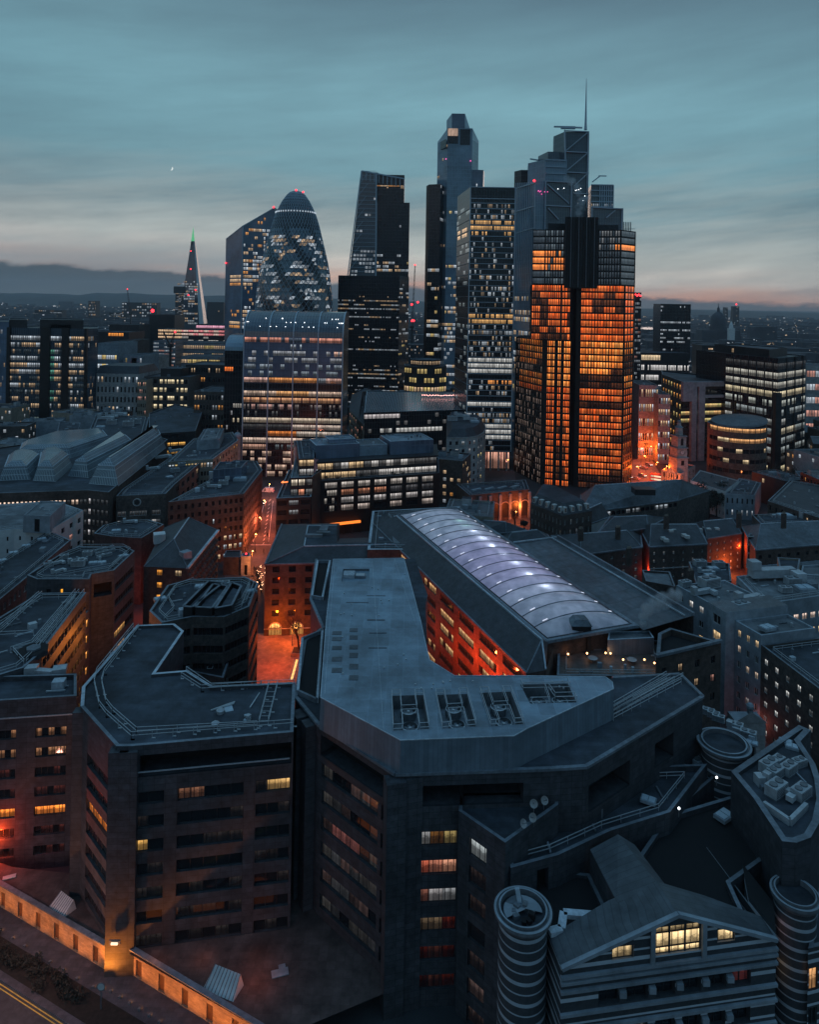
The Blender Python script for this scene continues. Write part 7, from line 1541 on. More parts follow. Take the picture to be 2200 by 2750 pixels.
aq3 = [p + Vector((0, 3)) for p in (aq2[0].lerp(aq2[1], .3), aq2[1])] + [aq2[2], aq2[3]]; b.vol(aq3, 24, 31, DARK, ROOF, {0: fac(even(2, .9), floors(2, .15, .85), lambda i, j, k: (.95, .66, .36) if j == 1 else (.6, .58, .56), sub=4)}, par=.3, reg=False)
st = [aq[1] + Vector((.2, 1)), g0 + tg * 1.5 + ng * .5, g0 + tg * 1.5 + Vector((0, 6)), aq[1] + Vector((.2, 9))]
b.vol(st, 0, 25.5, DARK, DARK, par=.5, reg=False); b.done()
r = root('neon_strip', 'glowing orange neon strip on the rim of a low terrace beside the street', 'neon sign', (*at_z(764, 1292, 18.5).xy, 18.5)); m = MB(); a, c = at_z(757, 1296, 18.8), at_z(773, 1294, 18.8); m.bar(a, c, .35, emit('neon_orange', (1, .22, .06), 2.2)); m.bar(a, a + Vector((.2, 2, 0)), .35, m.mats[0]); m.obj('tube', r); m = MB(); m.bar(a - Vector((0, 0, .4)), c - Vector((0, 0, .4)), .2, VENTD); m.obj('bracket', r)
r = root('shop_fascia', 'long orange backlit fascia over glazed doors seen through the roof gap', 'sign', (*at_z(925, 1405, 4).xy, 0)); a, c = at_z(878, 1410, 4.6), at_z(968, 1400, 4.6); m = MB(); m.bar(a, c, .9, emit('fascia_orange', (1, .22, .03), 1.5), .8); m.obj('panel', r); m = MB()
for k in range(5): q = a.lerp(c, k / 4); m.bar((q.x, q.y + .6, 0), (q.x, q.y + .6, 4.2), .35, DARK)
m.obj('column', r)
# ---- corner block with pale curved front
b = Bld('curved_corner_block', 'pale stone corner block with a rounded front, slate mansard and yellow-lit windows', 'building', (22, 330))
z = 27; cq = [at_z(x, y, z).xy for x, y in ((1200, 1176), (1255, 1176), (1282, 1172), (1298, 1163), (1305, 1152), (1300, 1138), (1270, 1118), (1200, 1118))]
wn_ = lambda n, s, yl=0: fac(even(n, .42, .4, .4), floors(7, .28, .75, 0, .8), lambda i, j, k: (1, .8, .35) if (j in (4, 3) and hsh(i, j, s) > .35) or (j == 1 and hsh(i, s) > .7) else ((.25, .28, .3) if hsh(i, j, s, 2) > .6 else None), sub=2, dep=.3)
b.vol(cq, 0, z, PALE, ROOF, {0: wn_(3, 1), 1: wn_(2, 2), 2: wn_(2, 3), 3: wn_(2, 4), 4: wn_(1, 5)}, par=0)
t1 = b.ring(cq, 2.6); b.frustum(cq, t1, z, z + 4, SLATE, ROOF); rf = b.part('roof')
for i in range(6):
    for hz in (z + .1, z - 3.8, z - 19): rf.bar((*cq[i], hz), (*cq[i + 1], hz), .5 if hz > z else .3, PALE, .3)
b.done()
for k, px, py, s in (('a', 1215, 1130, 2), ('d', 1240, 1122, 1.8), ('d', 1262, 1130, 1.6), ('a', 1230, 1120, 1.6), ('h', 1275, 1135, 2)): put(k, px, py, z + 3.8, .1, s)
# ---- low glass-roofed block in front of the office slab
blk('glass_roofed_block', 'low block with a long ribbed glass roof and a terrace of tiny red lamps', 'building', 32, ((978, 1108), (1250, 1100), (1255, 1052), (985, 1050)), CW2, GBAR, {0: fac(even(26, .85), floors(8, .25, .8, 0, .5), lambda i, j, k: (.5, .5, .48) if j in (5,) and hsh(i) > .25 else (.55, .5, .5) if j == 7 and i < 9 else (.1, .1, .1) if hsh(i, j) > .85 else None, flush=True, glass=GLASSF)}, par=.4, coping=COPING)
for k in range(22):
    p = at_z(1134 + 4.2 * k, 1061 + 2 * hsh(k), 33); m = MB(); m.ball(p, .28, emit('terrace_bulb', (1, .45, .4), 4) if k == 0 else TB); TB = m.mats[0]; tag(m.obj('festoon_bulb'), 'tiny rosy festoon bulb on the ribbed glass roof terrace', 'lamp', 'festoon bulbs on the glass roof terrace')
blk('pavilion_block', 'stone block with a pyramid-roofed corner pavilion at the mouth of a pink-lit lane', 'building', 26, ((938, 1100), (975, 1140), (1010, 1120), (1000, 1062), (945, 1060)), TAN, SLATE, {0: grid(7, 6, .5, l=lit(191, .45, ((WW, 1), (PK, 2)), run=1, lo=.3, hi=.8)), 1: grid(3, 6, .5, l=lit(192, .2, OFF, run=1))}, extra=lambda b, q: b.frustum([q[0], q[0].lerp(q[1], .7), q[3].lerp(q[4], .4), q[4]], [(q[0] + q[3]) / 2 + Vector((-.5, -.5)), (q[0] + q[3]) / 2 + Vector((.5, -.5)), (q[0] + q[3]) / 2 + Vector((.5, .5)), (q[0] + q[3]) / 2 + Vector((-.5, .5))], 26.1, 33, SLATE))
b = Bld('octagonal_block', 'squat octagonal block with cream-lit window bands before the tallest skyscraper', 'building', (20, 560))
c = T(1142, 1000, 570); b.part('wall'); pts = [c + Vector((18 * cos(2 * pi * (k - .5) / 8 - pi / 2), 18 * sin(2 * pi * (k - .5) / 8 - pi / 2))) for k in range(8)]; b.vol(pts, 0, zd(1142, 985, 555), DARK, ROOF, {'*': fac(even(5, .7), floors(6, .25, .75), lit(193, .7, ((YL, 2), (WW, 1)), run=2, lo=.4, hi=.8), flush=True, glass=GLASSF)}, par=.4); b.vol(b.ring(pts, 5), zd(1142, 985, 555), zd(1142, 968, 555), DARK, ROOF, {'*': fac(even(4, .7), floors(1, .25, .75), lit(194, .6, ((WW, 1),), lo=.3, hi=.6), flush=True, glass=GLASSF)}, par=.3, reg=False); b.done()
tb('office_block', 'grey stone office in the gap between the office slab and the tallest skyscraper', 'office block', 1092, 1138, 926, 760, PALEB, grid(9, 14, .4, l=lit(195, .3, OFC, run=1, lo=.2, hi=.5), flush=True, glass=GLASSF))
# == towards the cathedral
tb('tower_block', 'plain dark slab tower with rounded shoulders and rows of white lights, alone before the river', 'tower block', 1774, 1855, 817, 720, CW2, fac(even(22, .7), floors(24, .3, .72, 0, 1), lit(201, 0, ((CW, 1),), run=2, rows={23: .3, 22: .1, 19: .8, 17: .75, 16: .3, 15: .5, 14: .65, 12: .2, 11: .4, 10: .2, 9: .65, 8: .6, 6: .3, 4: .7, 3: .6}, lo=.3, hi=.7), flush=True, glass=GLASSF))
tb('office_block', 'low wide office with cream floors at the foot of the plain slab tower', 'office block', 1722, 1850, 948, 690, DARK, fac(even(30, .75), floors(5, .25, .75), lambda i, j, k: (.95, .72, .45) if j == 4 and i < 12 else (.75, .72, .7) if j in (2, 1, 3) and hsh(i, j) > .3 else None, flush=True, glass=GLASSF))
tb('office_block', 'cream-striped office stepping up behind the glassy ten-storey block', 'office block', 1885, 1952, 928, 640, DARK, grid(16, 10, .85, .25, .7, lit(203, .6, ((YL, 1), (WW, 2)), run=4, rows={9: .2, 8: .8, 7: .9, 6: .95, 5: .9, 4: .5, 3: .8, 2: .5, 1: .3}, lo=.4, hi=.8), flush=True, glass=GLASSF))
b = Bld('glass_office', 'glassy ten-storey office block with pale blinds, a dark roof and planted terrace', 'office block', (195, 400))
l_, n_, r_ = T(1948, 1100, 432), T(2088, 1100, 395), T(2162, 1100, 425); zt = Z(962, 395, 2060)
def lgo(i, j, k=0):
    q = hsh(i, j, k); s = .5 + .4 * q
    if j in (11,): return (.05, .05, .05)
    if j in (10, 9): return (.62 * s, .60 * s, .52 * s)
    if j == 8: return (.95 * s, .80 * s, .52 * s)
    if j == 7: return (.55 * s, .58 * s, .52 * s) if q > .45 else None
    if j in (6, 3): return (.38 * s, .43 * s, .44 * s) if hsh(i // 3, j) > .15 else None
    if j == 5: return (.45 * s, .46 * s, .44 * s) if hsh(i // 2, j) > .55 else None
    if j == 4: return (.75 * s, .66 * s, .48 * s) if hsh(i // 3, j) > .4 else (.2, .23, .23)
    if j == 2: return (.34 * s, .38 * s, .38 * s) if hsh(i // 3, j) > .3 else None
    if j == 1: return (.05, .05, .05)
    return (.8 * s, .68 * s, .42 * s) if hsh(i // 2, 4) > .3 else None
fo = lambda n: fac(even(n, .88), floors(12, .16, .80, 0, 2), lgo, flush=True, glass=GLASS, bars=False)
b.vol([l_, n_, r_, r_ + Vector((-20, 45)), l_ + Vector((-6, 30))], 0, zt, CW2, DARK, {0: fo(26), 1: fo(14)}, par=.6)
cn = b.part('fin'); cn.box((n_.x, n_.y, 0), (3.2, 3.2, Z(1045, 395)), DARK)
for k in range(1, 7): p = l_.lerp(n_, k / 6.6); cn.bar((p.x - .1, p.y - .3, 0), (p.x - .1, p.y - .3, zt), .5, DARK)
for k in range(1, 4): p = n_.lerp(r_, k / 3.4); cn.bar((p.x + .1, p.y - .3, 0), (p.x + .1, p.y - .3, zt), .5, DARK)
up = [l_ + Vector((6, 6)), n_ + Vector((0, 10)), r_ + Vector((-8, 6)), r_ + Vector((-24, 36)), l_ + Vector((4, 26))]; b.vol(up, zt - 1, Z(940, 400, 2060), DARK, ROOF, {0: fac(even(14, .8), floors(1, .25, .7), lit(205, .2, ((WW, 1),), lo=.2, hi=.5), flush=True, glass=GLASSF)}, par=.5, reg=False); b.done()
tb('office_block', 'white-banded office edge beyond the glassy ten-storey block', 'office block', 2166, 2260, 985, 480, PALE, grid(12, 6, .8, .3, .75, lit(206, .75, ((CW, 1), (PK, 1)), run=3, lo=.4, hi=.7), flush=True, glass=GLASSF))
b = Bld('framed_office', 'office block held in tall pale concrete frames with amber strip windows', 'office block', (160, 430))
l_, n_, r_ = T(1778, 1080, 470), T(1830, 1080, 428), T(1947, 1080, 436); zt = Z(1024, 430, 1880)
b.vol([l_, n_, r_, r_ + Vector((0, 40)), l_ + Vector((10, 30))], 0, zt, DARK, ROOF, {0: fac(even(7, .5), floors(8, .25, .75, 0, 1), lit(211, .85, ((YL, 1), (AM, 1)), run=2, lo=.5, hi=.9), dep=.3, bars=False), 1: fac(lambda L: [(L * .0, L * .2), (L * .3, L * .38), (L * .52, L * .99)], floors(10, .25, .75, 0, 4), lambda i, j, k: (1 * (.6 + .4 * hsh(j, k)), .55, .22) if (j in (6, 5) and i != 1) or (i == 2 and j == 7) else (.6, .6, .55) if i == 1 and hsh(j) > .5 else None, sub=6, dep=.3, bars=False)}, par=.8, coping=COPD)
fr = b.part('frame'); t_ = (r_ - n_).normalized()
for f0, f1 in ((.20, .31), (.36, .50)): a, c = n_.lerp(r_, f0), n_.lerp(r_, f1); fr.box((*((a + c) / 2 + Vector((0, -1))), 0), ((c - a).length, 2.4, zt - .5), PALEB, atan2(t_.y, t_.x))
a, c = n_, r_; fr.box((*((a + c) / 2 + Vector((0, -1))), zt - 3.2), ((c - a).length, 2.3, 3.0), PALEB, atan2(t_.y, t_.x)); fr.box((*(n_.lerp(r_, .1) + Vector((0, -1))), zt - 12), ((c - a).length * .2, 2.2, 8.8), PALEB, atan2(t_.y, t_.x)); a = n_.lerp(r_, .5); fr.box((*((a + c) / 2 + Vector((0, -1.0))), zt - 10.0), ((c - a).length, 2.2, 1.6), PALEB, atan2(t_.y, t_.x))
b.done()
tb('office_block', 'small grid-windowed white office under the bronze tower flank', 'office block', 1716, 1768, 1035, 430, PALE, grid(9, 5, .55, l=lit(212, .65, ((WW, 2), (CW, 1)), run=1, lo=.5, hi=.9), bars=False))
tb('office_block', 'dark office with three white-lit floors low beside the bronze tower', 'office block', 1690, 1756, 1098, 480, GRANITE2, grid(14, 5, .8, .3, .7, lit(213, .0, ((CW, 2), (YL, 1)), run=3, rows={4: .9, 3: .9, 2: .8}, lo=.5, hi=.8), bars=False))
tb('office_block', 'glowing white corner office wedged behind the tan church-side block', 'office block', 1768, 1800, 1060, 420, PALE, grid(5, 6, .6, l=lit(214, .8, ((WW, 1), (CW, 1)), run=1, lo=.5, hi=1), bars=False))
tb('slim_tower', 'slim dark tower edge with red lamps showing beside the bronze tower', 'tower', 1706, 1722, 786, 520, DARK, grid(4, 34, .7, .3, .8, lit(215, .55, ((CW, 2), (PK, 1)), run=2, lo=.15, hi=.4), flush=True, glass=GLASSF), extra=lambda b, l, r, z: [b.lamp((l.x + 1.2 * k, l.y - .5, z - 1.5 - (k % 2)), .55) for k in range(4)])
b = Bld('round_office', 'round office block with dark tilted oval roof and glowing ribbon windows', 'office block', (*T(1977, 1220, 375),))
c = T(1978, 1220, 380); R = 14.5; zt = Z(1138, 380, 1977); pts = [c + Vector((R * cos(2 * pi * k / 28), R * sin(2 * pi * k / 28))) for k in range(28)]
b.vol(pts, 0, zt, GRANITE2, ROOF, {k: fac(lambda L: [(L * .03, L * .97)], floors(6, .32, .72, 0, -1), (lambda kk: lambda i, j, q: ((1, .5, .2) if j in (4, 0, 5) and hsh(kk // 2, j) > .25 else (.8, .6, .35) if hsh(kk, j, 5) > .66 else None) if j != 1 else None)(k), sub=3, dep=.3, bars=False) for k in range(14, 28)}, par=.4)
m = b.part('roof'); n_ = 28
for i in range(n_):
    a0, a1 = 2 * pi * i / n_, 2 * pi * (i + 1) / n_; e = lambda a, r, dz: (c.x + r * cos(a) + 1.5, c.y + r * sin(a) + 1, zt + 2.0 + dz + 1.6 * cos(a - .6))
    m.face([e(a0, R * .96, 0), e(a1, R * .96, 0), (c.x + 2, c.y + 1, zt + 4.4)], SLATE2); m.face([e(a0, R * .96, -1.0), e(a1, R * .96, -1.0), e(a1, R * .96, 0), e(a0, R * .96, 0)], COPD)
b.done()
b = Bld('church', 'pale stone church with a tiered clock steeple and pediment lit red-orange from the road', 'church', (135, 345))
q = zs(8, (1776, 1262), (1828, 1272), (1868, 1250), (1815, 1238)); b.vol(q, 0, 8, PALE, SLATE, {0: fac(lambda L: [(L * .12, L * .2), (L * .4, L * .6), (L * .8, L * .88)], floors(2, .2, .8), None, dep=.4), 1: grid(4, 2, .3, .25, .8, None)}, par=.8)
a, c = q[0], q[1]; t_ = (c - a).normalized(); n_ = Vector((t_.y, -t_.x)); mb = b.part('wall')
mb.face([(*(a.lerp(c, .25) + n_ * .6), 7.6), (*(a.lerp(c, .8) + n_ * .6), 7.6), (*(a.lerp(c, .52) + n_ * .6), 10.6)], PALE)
for k in range(5): p = a.lerp(c, .28 + .12 * k) + n_ * .6; mb.tube((*p, 0), .45, .4, 7.6, PALE, 10)
tc = at_z(1822, 1262, 8).xy; 
for z0, z1, s in ((0, 15, 6.6), (15, 20, 6.0), (20, 26, 5.2)): mb.box((tc.x, tc.y, z0), (s, s, z1 - z0), PALE, .3); mb.box((tc.x, tc.y, z1 - .5), (s + .8, s + .8, .5), PALEB, .3)
st = b.part('steeple'); st.tube((tc.x, tc.y, 26), 2.0, 1.9, 4.0, PALE, 12); st.tube((tc.x, tc.y, 30), 2.2, 1.2, 1, COPD, 12); st.tube((tc.x, tc.y, 31), 1.1, 1.0, 1.6, PALE, 10); st.ball((tc.x, tc.y, 32.8), 1.1, COPD); st.bar((tc.x, tc.y, 33), (tc.x, tc.y, 35.5), .2, VENTD)
for ang in (.3, .3 + pi / 2):
    d2 = Vector((sin(ang), -cos(ang))); tv = Vector((cos(ang), sin(ang))); p = tc + d2 * 3.08; ck = MB(); rg = [(*(p + tv * 1.1 * cos(i * pi / 8)), 17.6 + 1.1 * sin(i * pi / 8)) for i in range(16)]; ck.face(rg, WHITE)
    for i in range(16): ck.bar(rg[i], rg[(i + 1) % 16], .15, VENTD)
    pp = Vector((*(p + d2 * .06), 17.6)); ck.bar(pp, pp + Vector((0, 0, .9)), .12, VENTD); ck.bar(pp, pp + Vector((tv.x * .6, tv.y * .6, -.3)), .12, VENTD); ck.obj('clock_face', b.r)
    for z0 in (21.2,): p = tc + d2 * 2.64; mb.face([(*(p - tv * .8), z0), (*(p + tv * .8), z0), (*(p + tv * .8), z0 + 3), (*p, z0 + 3.8), (*(p - tv * .8), z0 + 3)], BLACK)
    p = tc + d2 * 3.34; mb.face([(*(p - tv * .9), 11), (*(p + tv * .9), 11), (*(p + tv * .9), 13.4), (*(p - tv * .9), 13.4)], BLACK)
b.done()
blk('terraced_row', 'white town-house row with small sash windows below the round office', 'building', 12, ((1855, 1290), (1948, 1320), (1985, 1290), (1880, 1262)), WHITE, SLATE, {0: grid(10, 3, .3, .35, .8, lit(221, .1, ((PK, 1),), lo=.2, hi=.4))}, par=.4)
blk('terraced_row', 'grey rendered hall below the round office with one orange floodlit corner', 'building', 11, ((1948, 1325), (2028, 1330), (2045, 1296), (1985, 1284)), PALEB, ROOF, {0: grid(6, 2, .3, .35, .8, lit(222, .3, ((CW, 1),), lo=.3, hi=.6))}, par=.4)
# == slate roofs between the bronze tower and the vault
def hipb(name, label, z, px, zr, wall=BRICK, roof=SLATE, fc=None, hip=.2, hip2=None, par=0, cat='building', extra=None):
    q = zs(z, *px); c = sum(q, Vector((0, 0))) / 4; b = Bld(name, label, cat, c); b.vol(q, 0, z, wall, roof, fc, par=0); L0, L1 = (q[1] - q[0]).length, (q[2] - q[1]).length
    if L0 >= L1: b.ridge(q, z + .05, zr, roof, hip, hip2=hip2)
    else: b.ridge([q[1], q[2], q[3], q[0]], z + .05, zr, roof, hip, hip2=hip2)
    for i in range(4): b.part('roof').bar((*q[i], z + .1), (*q[(i + 1) % 4], z + .1), .5, COPD, .4)
    if extra: extra(b, q)
    return b.done()
b = Bld('arched_hall', 'long brick hall with blind arches between pilasters and one end glowing orange', 'hall', (75, 290))
z = 12; q = zs(z, (1262, 1330), (1422, 1314), (1412, 1288), (1226, 1300)); b.vol(q, 0, z, GRANITE2, ROOF, {3: None}, par=.8, coping=COPD)
mb = b.part('wall'); a, c = q[0], q[1]; t_ = (c - a).normalized(); n_ = Vector((t_.y, -t_.x)); L = (c - a).length
for k in range(6): p = a + t_ * (L * (k + .5) / 6) + n_ * .05; arc = [(2.2 * cos(pi - pi * i / 8), 5.5 + 2.2 * sin(pi * i / 8)) for i in range(9)]; mb.face([(*(p - t_ * 2.2), 1.0), (*(p + t_ * 2.2), 1.0)] + [(*(p + t_ * x), zz) for x, zz in arc[::-1]], DARK); [mb.bar((*(p + t_ * x0 + n_ * .06), z0), (*(p + t_ * x1 + n_ * .06), z1), .4, PALE) for (x0, z0), (x1, z1) in zip(arc, arc[1:])]
for k in range(7): p = a + t_ * (L * k / 6) + n_ * .2; mb.box((*p, 0), (1.2, .8, 11), PALEB, atan2(t_.y, t_.x))
for k in range(4): p = q[3].lerp(q[2], .2 + .2 * k).lerp(q[0].lerp(q[1], .2 + .2 * k), .5); b.part('roof').box((*p, z - .8), (5.5, 1.1, .6), PALEB, .75)
b.done()
lamp(1236, 1338, LST, 4000, (1, .18, .015), h=5, head=False)
def victx(b, q):
    dm = MB()
    b.frustum(q, b.ring(q, 2.4), 19, 22.5, SLATE, ROOF)
    for i, n in ((0, 5), (1, 4)):
        a, c = q[i], q[i + 1]; t = (c - a).normalized(); nn = Vector((t.y, -t.x))
        for k in range(n):
            p = a.lerp(c, (k + .5) / n) - nn * 1.0; dd = MB(); dd.box((*p, 19.6), (1.3, 1.6, 2.0), WFRAME, atan2(t.y, t.x)); o = dd.obj('dormer', b.r); gg = MB(); p2 = p + nn * .86; gg.face([(*(p2 - t * .45), 19.9), (*(p2 + t * .45), 19.9), (*(p2 + t * .45), 21.3), (*(p2 - t * .45), 21.3)], GLASS, None, (.05, .06, .07, .5)); gg.obj('window', o)
blk('brick_block', 'old brick block with a dormered slate mansard and rows of white sash windows', 'building', 19, ((1425, 1352), (1510, 1385), (1590, 1372), (1500, 1325), (1445, 1318)), BRICK, ROOF, {0: grid(9, 5, .32, .25, .75, lit(231, .25, ((CW, 1), (WW, 1)), run=1, lo=.1, hi=.35), sub=2, frame=WFRAME, bars=True), 1: grid(5, 5, .3, .25, .75, lit(232, .15, ((CW, 1),), run=1, lo=.1, hi=.3), sub=2, frame=WFRAME, bars=True)}, par=0, extra=victx)
hipb('station_hall', 'long dark hall under a broad slate roof with a square roof vent', 13, ((1560, 1378), (1820, 1345), (1905, 1318), (1560, 1330)), 20, GRANITE2, SLATE2, {0: fac(even(20, .8), lambda z0, z1: [(z1 - 2.4, z1 - .8)], lit(233, .45, ((CW, 1),), run=3, lo=.2, hi=.5), sub=2)}, .12, extra=lambda b, q: b.part('roof').box((*at_z(1728, 1316, 20).xy, 18.6), (8, 5, 2.2), DARK))
hipb('gabled_house', 'small white-gabled house with one rosy window among dark roofs', 13, ((1530, 1420), (1575, 1412), (1640, 1388), (1590, 1385)), 18, WHITE, SLATE, {0: grid(3, 3, .3, .3, .8, lambda i, j, k: (.9, .5, .5) if (i, j) == (1, 1) else None)}, 0)
hipb('brick_warehouse', 'plain brick warehouse with small white-silled windows beside the vaulted hall', 13, ((1560, 1492), (1725, 1470), (1720, 1430), (1480, 1440)), 16.5, BRICK, SLATE, {0: grid(5, 5, .22, .3, .7, lambda i, j, k: (1, .3, .06) if (i, j) == (0, 4) else ((.12, .12, .12) if hsh(i, j) > .5 else None), sub=2, frame=WFRAME, bars=True)}, .2)
hipb('slate_roofed_block', 'low hipped slate block tucked against the far end of the glowing vault', 17, ((1262, 1440), (1360, 1432), (1415, 1425), (1280, 1400)), 20, BRICK, SLATE, None, .25)
hipb('slate_roofed_block', 'small hipped block with a row of pale rooflights at the vault gutter', 17, ((1350, 1475), (1480, 1452), (1470, 1436), (1330, 1446)), 20, BRICK, SLATE, None, .25)
hipb('slate_roofed_block', 'dark ridge-roofed block with skylight hatches behind the gabled house', 15, ((1600, 1440), (1740, 1420), (1790, 1392), (1640, 1388)), 18, BRICK, SLATE, {0: grid(6, 4, .3, .3, .75, lit(234, .15, OFF, run=1, lo=.2, hi=.5))}, .2)
hipb('brick_warehouse', 'brick warehouse with grouped rooflights and a pale string course', 13.5, ((1745, 1470), (1900, 1462), (1880, 1418), (1715, 1412)), 17.5, BRICK, SLATE, {0: grid(6, 5, .2, .3, .7, lambda i, j, k: (.9, .5, .45) if j == 1 and hsh(i) > .5 else ((.18, .18, .18) if hsh(i, j) > .35 else None), sub=2, frame=WFRAME, bars=True)}, .12,
    extra=lambda b, q: [b.part('roof').box((*at_z(x, y, 15.7).xy, 14.9 + dz), (1.5, 1.2, .9), WFRAME, .1) for x, y, dz in ((1782, 1443, 0), (1790, 1448, 0), (1802, 1431, .9), (1809, 1428, .9), (1838, 1438, .4), (1846, 1442, .4))] + [b.part('wall').bar((*(q[0] + Vector((0, -.1))), 6.5), (*(q[1] + Vector((0, -.1))), 6.5), .3, PALE)])
hipb('brick_warehouse', 'brick warehouse lit deep red at the corner of a small yard', 12.5, ((1900, 1448), (1992, 1434), (1965, 1402), (1855, 1408)), 16, BRICK, SLATE, {0: grid(5, 5, .24, .3, .7, lambda i, j, k: (.95, .5, .4) if hsh(i, j) > .6 else (.25, .12, .1), sub=2, frame=WFRAME, bars=True)}, .12,
    extra=lambda b, q: [b.part('roof').box((*at_z(x, y, 14.6).xy, 13.8), (1.5, 1.2, .9), WFRAME, .1) for x, y in ((1872, 1417), (1880, 1420), (1895, 1416), (1903, 1419), (1918, 1414), (1926, 1418))])
lamp(1962, 1546, LST, 3200, (1, .16, .03), h=4, head=False); lamp(1985, 1530, LST, 4500, (1, .07, .012), h=9, head=False); lamp(1735, 1575, LST, 1500, (1, .06, .02), h=6, head=False)
b = Bld('stair_tower', 'slim glazed stair tower with pale frames in the red-lit yard', 'stair tower', (*at_z(2017, 1530, 0).xy,))
q = zs(14.5, (2008, 1440), (2026, 1440), (2030, 1432), (2012, 1432)); b.vol(q, 0, 14.5, WFRAME, ROOF, {0: fac(lambda L: [(L * .12, L * .88)], floors(5, .1, .9), None, dep=.3)}, par=.2); b.done()
hipb('brick_warehouse', 'broad slate-roofed range with a stone band running under its eaves', 13, ((2030, 1478), (2230, 1462), (2230, 1405), (1990, 1412)), 17.5, BRICK, SLATE2, {0: grid(8, 4, .35, .3, .7, lit(236, .1, ((CW, 1),), run=1, lo=.15, hi=.35), sub=2, frame=WFRAME)}, .15, extra=lambda b, q: b.part('wall').bar((*(q[0] + Vector((0, -.1))), 7.5), (*(q[1] + Vector((0, -.1))), 7.5), .9, PALEB))
blk('flat_block', 'dark flat roof with a white plant casing beyond the slate-roofed range', 'building', 14, ((2045, 1408), (2230, 1402), (2230, 1372), (2020, 1382)), GRANITE2, ROOF, {})
put('h', 2108, 1390, 13.4, .1, 2.4); put('a', 2165, 1392, 13.4, .1, 2)
blk('brick_block', 'low brick block with paired arched windows and dark trees behind', 'building', 16, ((2062, 1345), (2230, 1400), (2240, 1310), (2120, 1290)), BRICK, SLATE, {0: grid(10, 4, .3, .3, .8, lit(237, .2, ((WW, 1), (PK, 1)), run=1, lo=.3, hi=.6), sub=2)}, par=.4)
lamp(2090, 1385, LST, 500, (1, .16, .03), h=3, head=False)
# ---- cream-windowed wing to the east of the alley
b = Bld('white_windowed_wing', 'grey rendered wing stepping down an alley with tall warm-lit windows', 'building', (85, 165))
f1_ = lambda n, fl, p, s: fac(even(n, .40), floors(fl, .3, .72, 0, 1.4), lit(s, p, ((WW, 3), (AM, .6), (CW, 1.2)), run=1, lo=.4, hi=.9, rows={0: .3, 1: .25, 2: .3}), sub=2, frame=WFRAME, bars=True)
A0, A1, A2, A3, A4 = at_z(1817, 1571, 22).xy, at_z(1927, 1631, 22).xy, at_z(1975, 1660, 22).xy, at_z(2045, 1700, 22).xy, at_z(2230, 1850, 21).xy
w = Vector((14, 4))
b.vol([A0 + w, A0, A1, A1 + w][1:3] + [A1 + w, A0 + w] if False else [A1, A1 + w, A0 + w, A0], 0, 22, PALEB, ROOFP, {3: fac(even(4, .42), floors(6, .3, .75, 0, 1.0), lambda i, j, k: ((.8, .78, .75) if j == 5 and i in (1, 2, 3) else (1, .6, .25) if (i, j) in ((0, 4), (2, 3)) else None), sub=2, frame=WFRAME, bars=True)}, par=.6, coping=PALEB)
n_ = Vector((-1, -.25)).normalized()
b.vol([A2 + n_ * 2.5, A2 + w, A1 + w, A1 + n_ * 2.5], 0, 23.5, PALEB, SLATE2, {3: fac(even(1, .42), floors(6, .25, .8, 0, 1), lambda i, j, k: (.95, .66, .34) if j in (3, 4) else None, sub=2, frame=WFRAME, bars=True)}, par=0, reg=False)
b.vol([A3, A3 + w, A2 + w, A2], 0, 21.5, PALEB, ROOFP, {3: fac(even(3, .42), floors(6, .3, .75, 0, .8), lambda i, j, k: (.95, .66, .36) if j == 5 else ((.8, .6, .45) if (i, j) in ((0, 4), (1, 3), (2, 3)) else (.3, .3, .3) if hsh(i, j) > .7 else None), sub=2, frame=WFRAME, bars=True)}, par=.6, coping=PALEB, reg=False)
b.vol([A4, A4 + Vector((30, 8)), A3 + Vector((30, 8)), A3], 0, 19.5, GRANITE2, ROOF, {3: fac(even(6, .36), floors(6, .3, .72, 0, 1.5), lambda i, j, k: ((.85, .85, .82) if hsh(i, j, 4) > .42 else (.8, .45, .4) if hsh(i, j, 9) > .75 else (.12, .12, .12)), sub=2, frame=WFRAME, bars=True)}, par=.8, coping=COPD)
b.done()
for k, px, py, s in (('a', 1905, 1577, 2.0), ('d', 1885, 1598, 1.4), ('a', 1840, 1575, 1.2), ('d', 2010, 1620, 1.8), ('a', 1990, 1640, 1.6), ('h', 2060, 1690, 1.4)): put(k, px, py, 21.5, .4, s)
blk('ribbon_window_block', 'pale flat-roofed block with three ribbons of bright square windows', 'building', 20, ((2052, 1622), (2240, 1594), (2240, 1545), (2080, 1536), (1978, 1547)), PALEB, ROOFP, {0: fac(even(8, .66, 1, 0), lambda z0, z1: [(z1 - 13.5, z1 - 12.2), (z1 - 9.2, z1 - 7.6), (z1 - 5.4, z1 - 3.8)], lambda i, j, k: ((.7, .72, .7), (1, .66, .34), (.95, .72, .6))[j], sub=2, frame=WFRAME, bars=True), 4: fac(even(4, .5), lambda z0, z1: [(z1 - 4.2, z1 - 1.6)], lambda i, j, k: (.55, .5, .55) if i in (1, 2, 3) else None, sub=2, frame=WFRAME, bars=True)}, par=.6, coping=PALEB)
for k, px, py, s in (('d', 2075, 1556, 3.0), ('a', 2130, 1570, 1.6), ('h', 2160, 1585, 2), ('a', 2110, 1590, 1.2)): put(k, px, py, 19.4, .12, s)
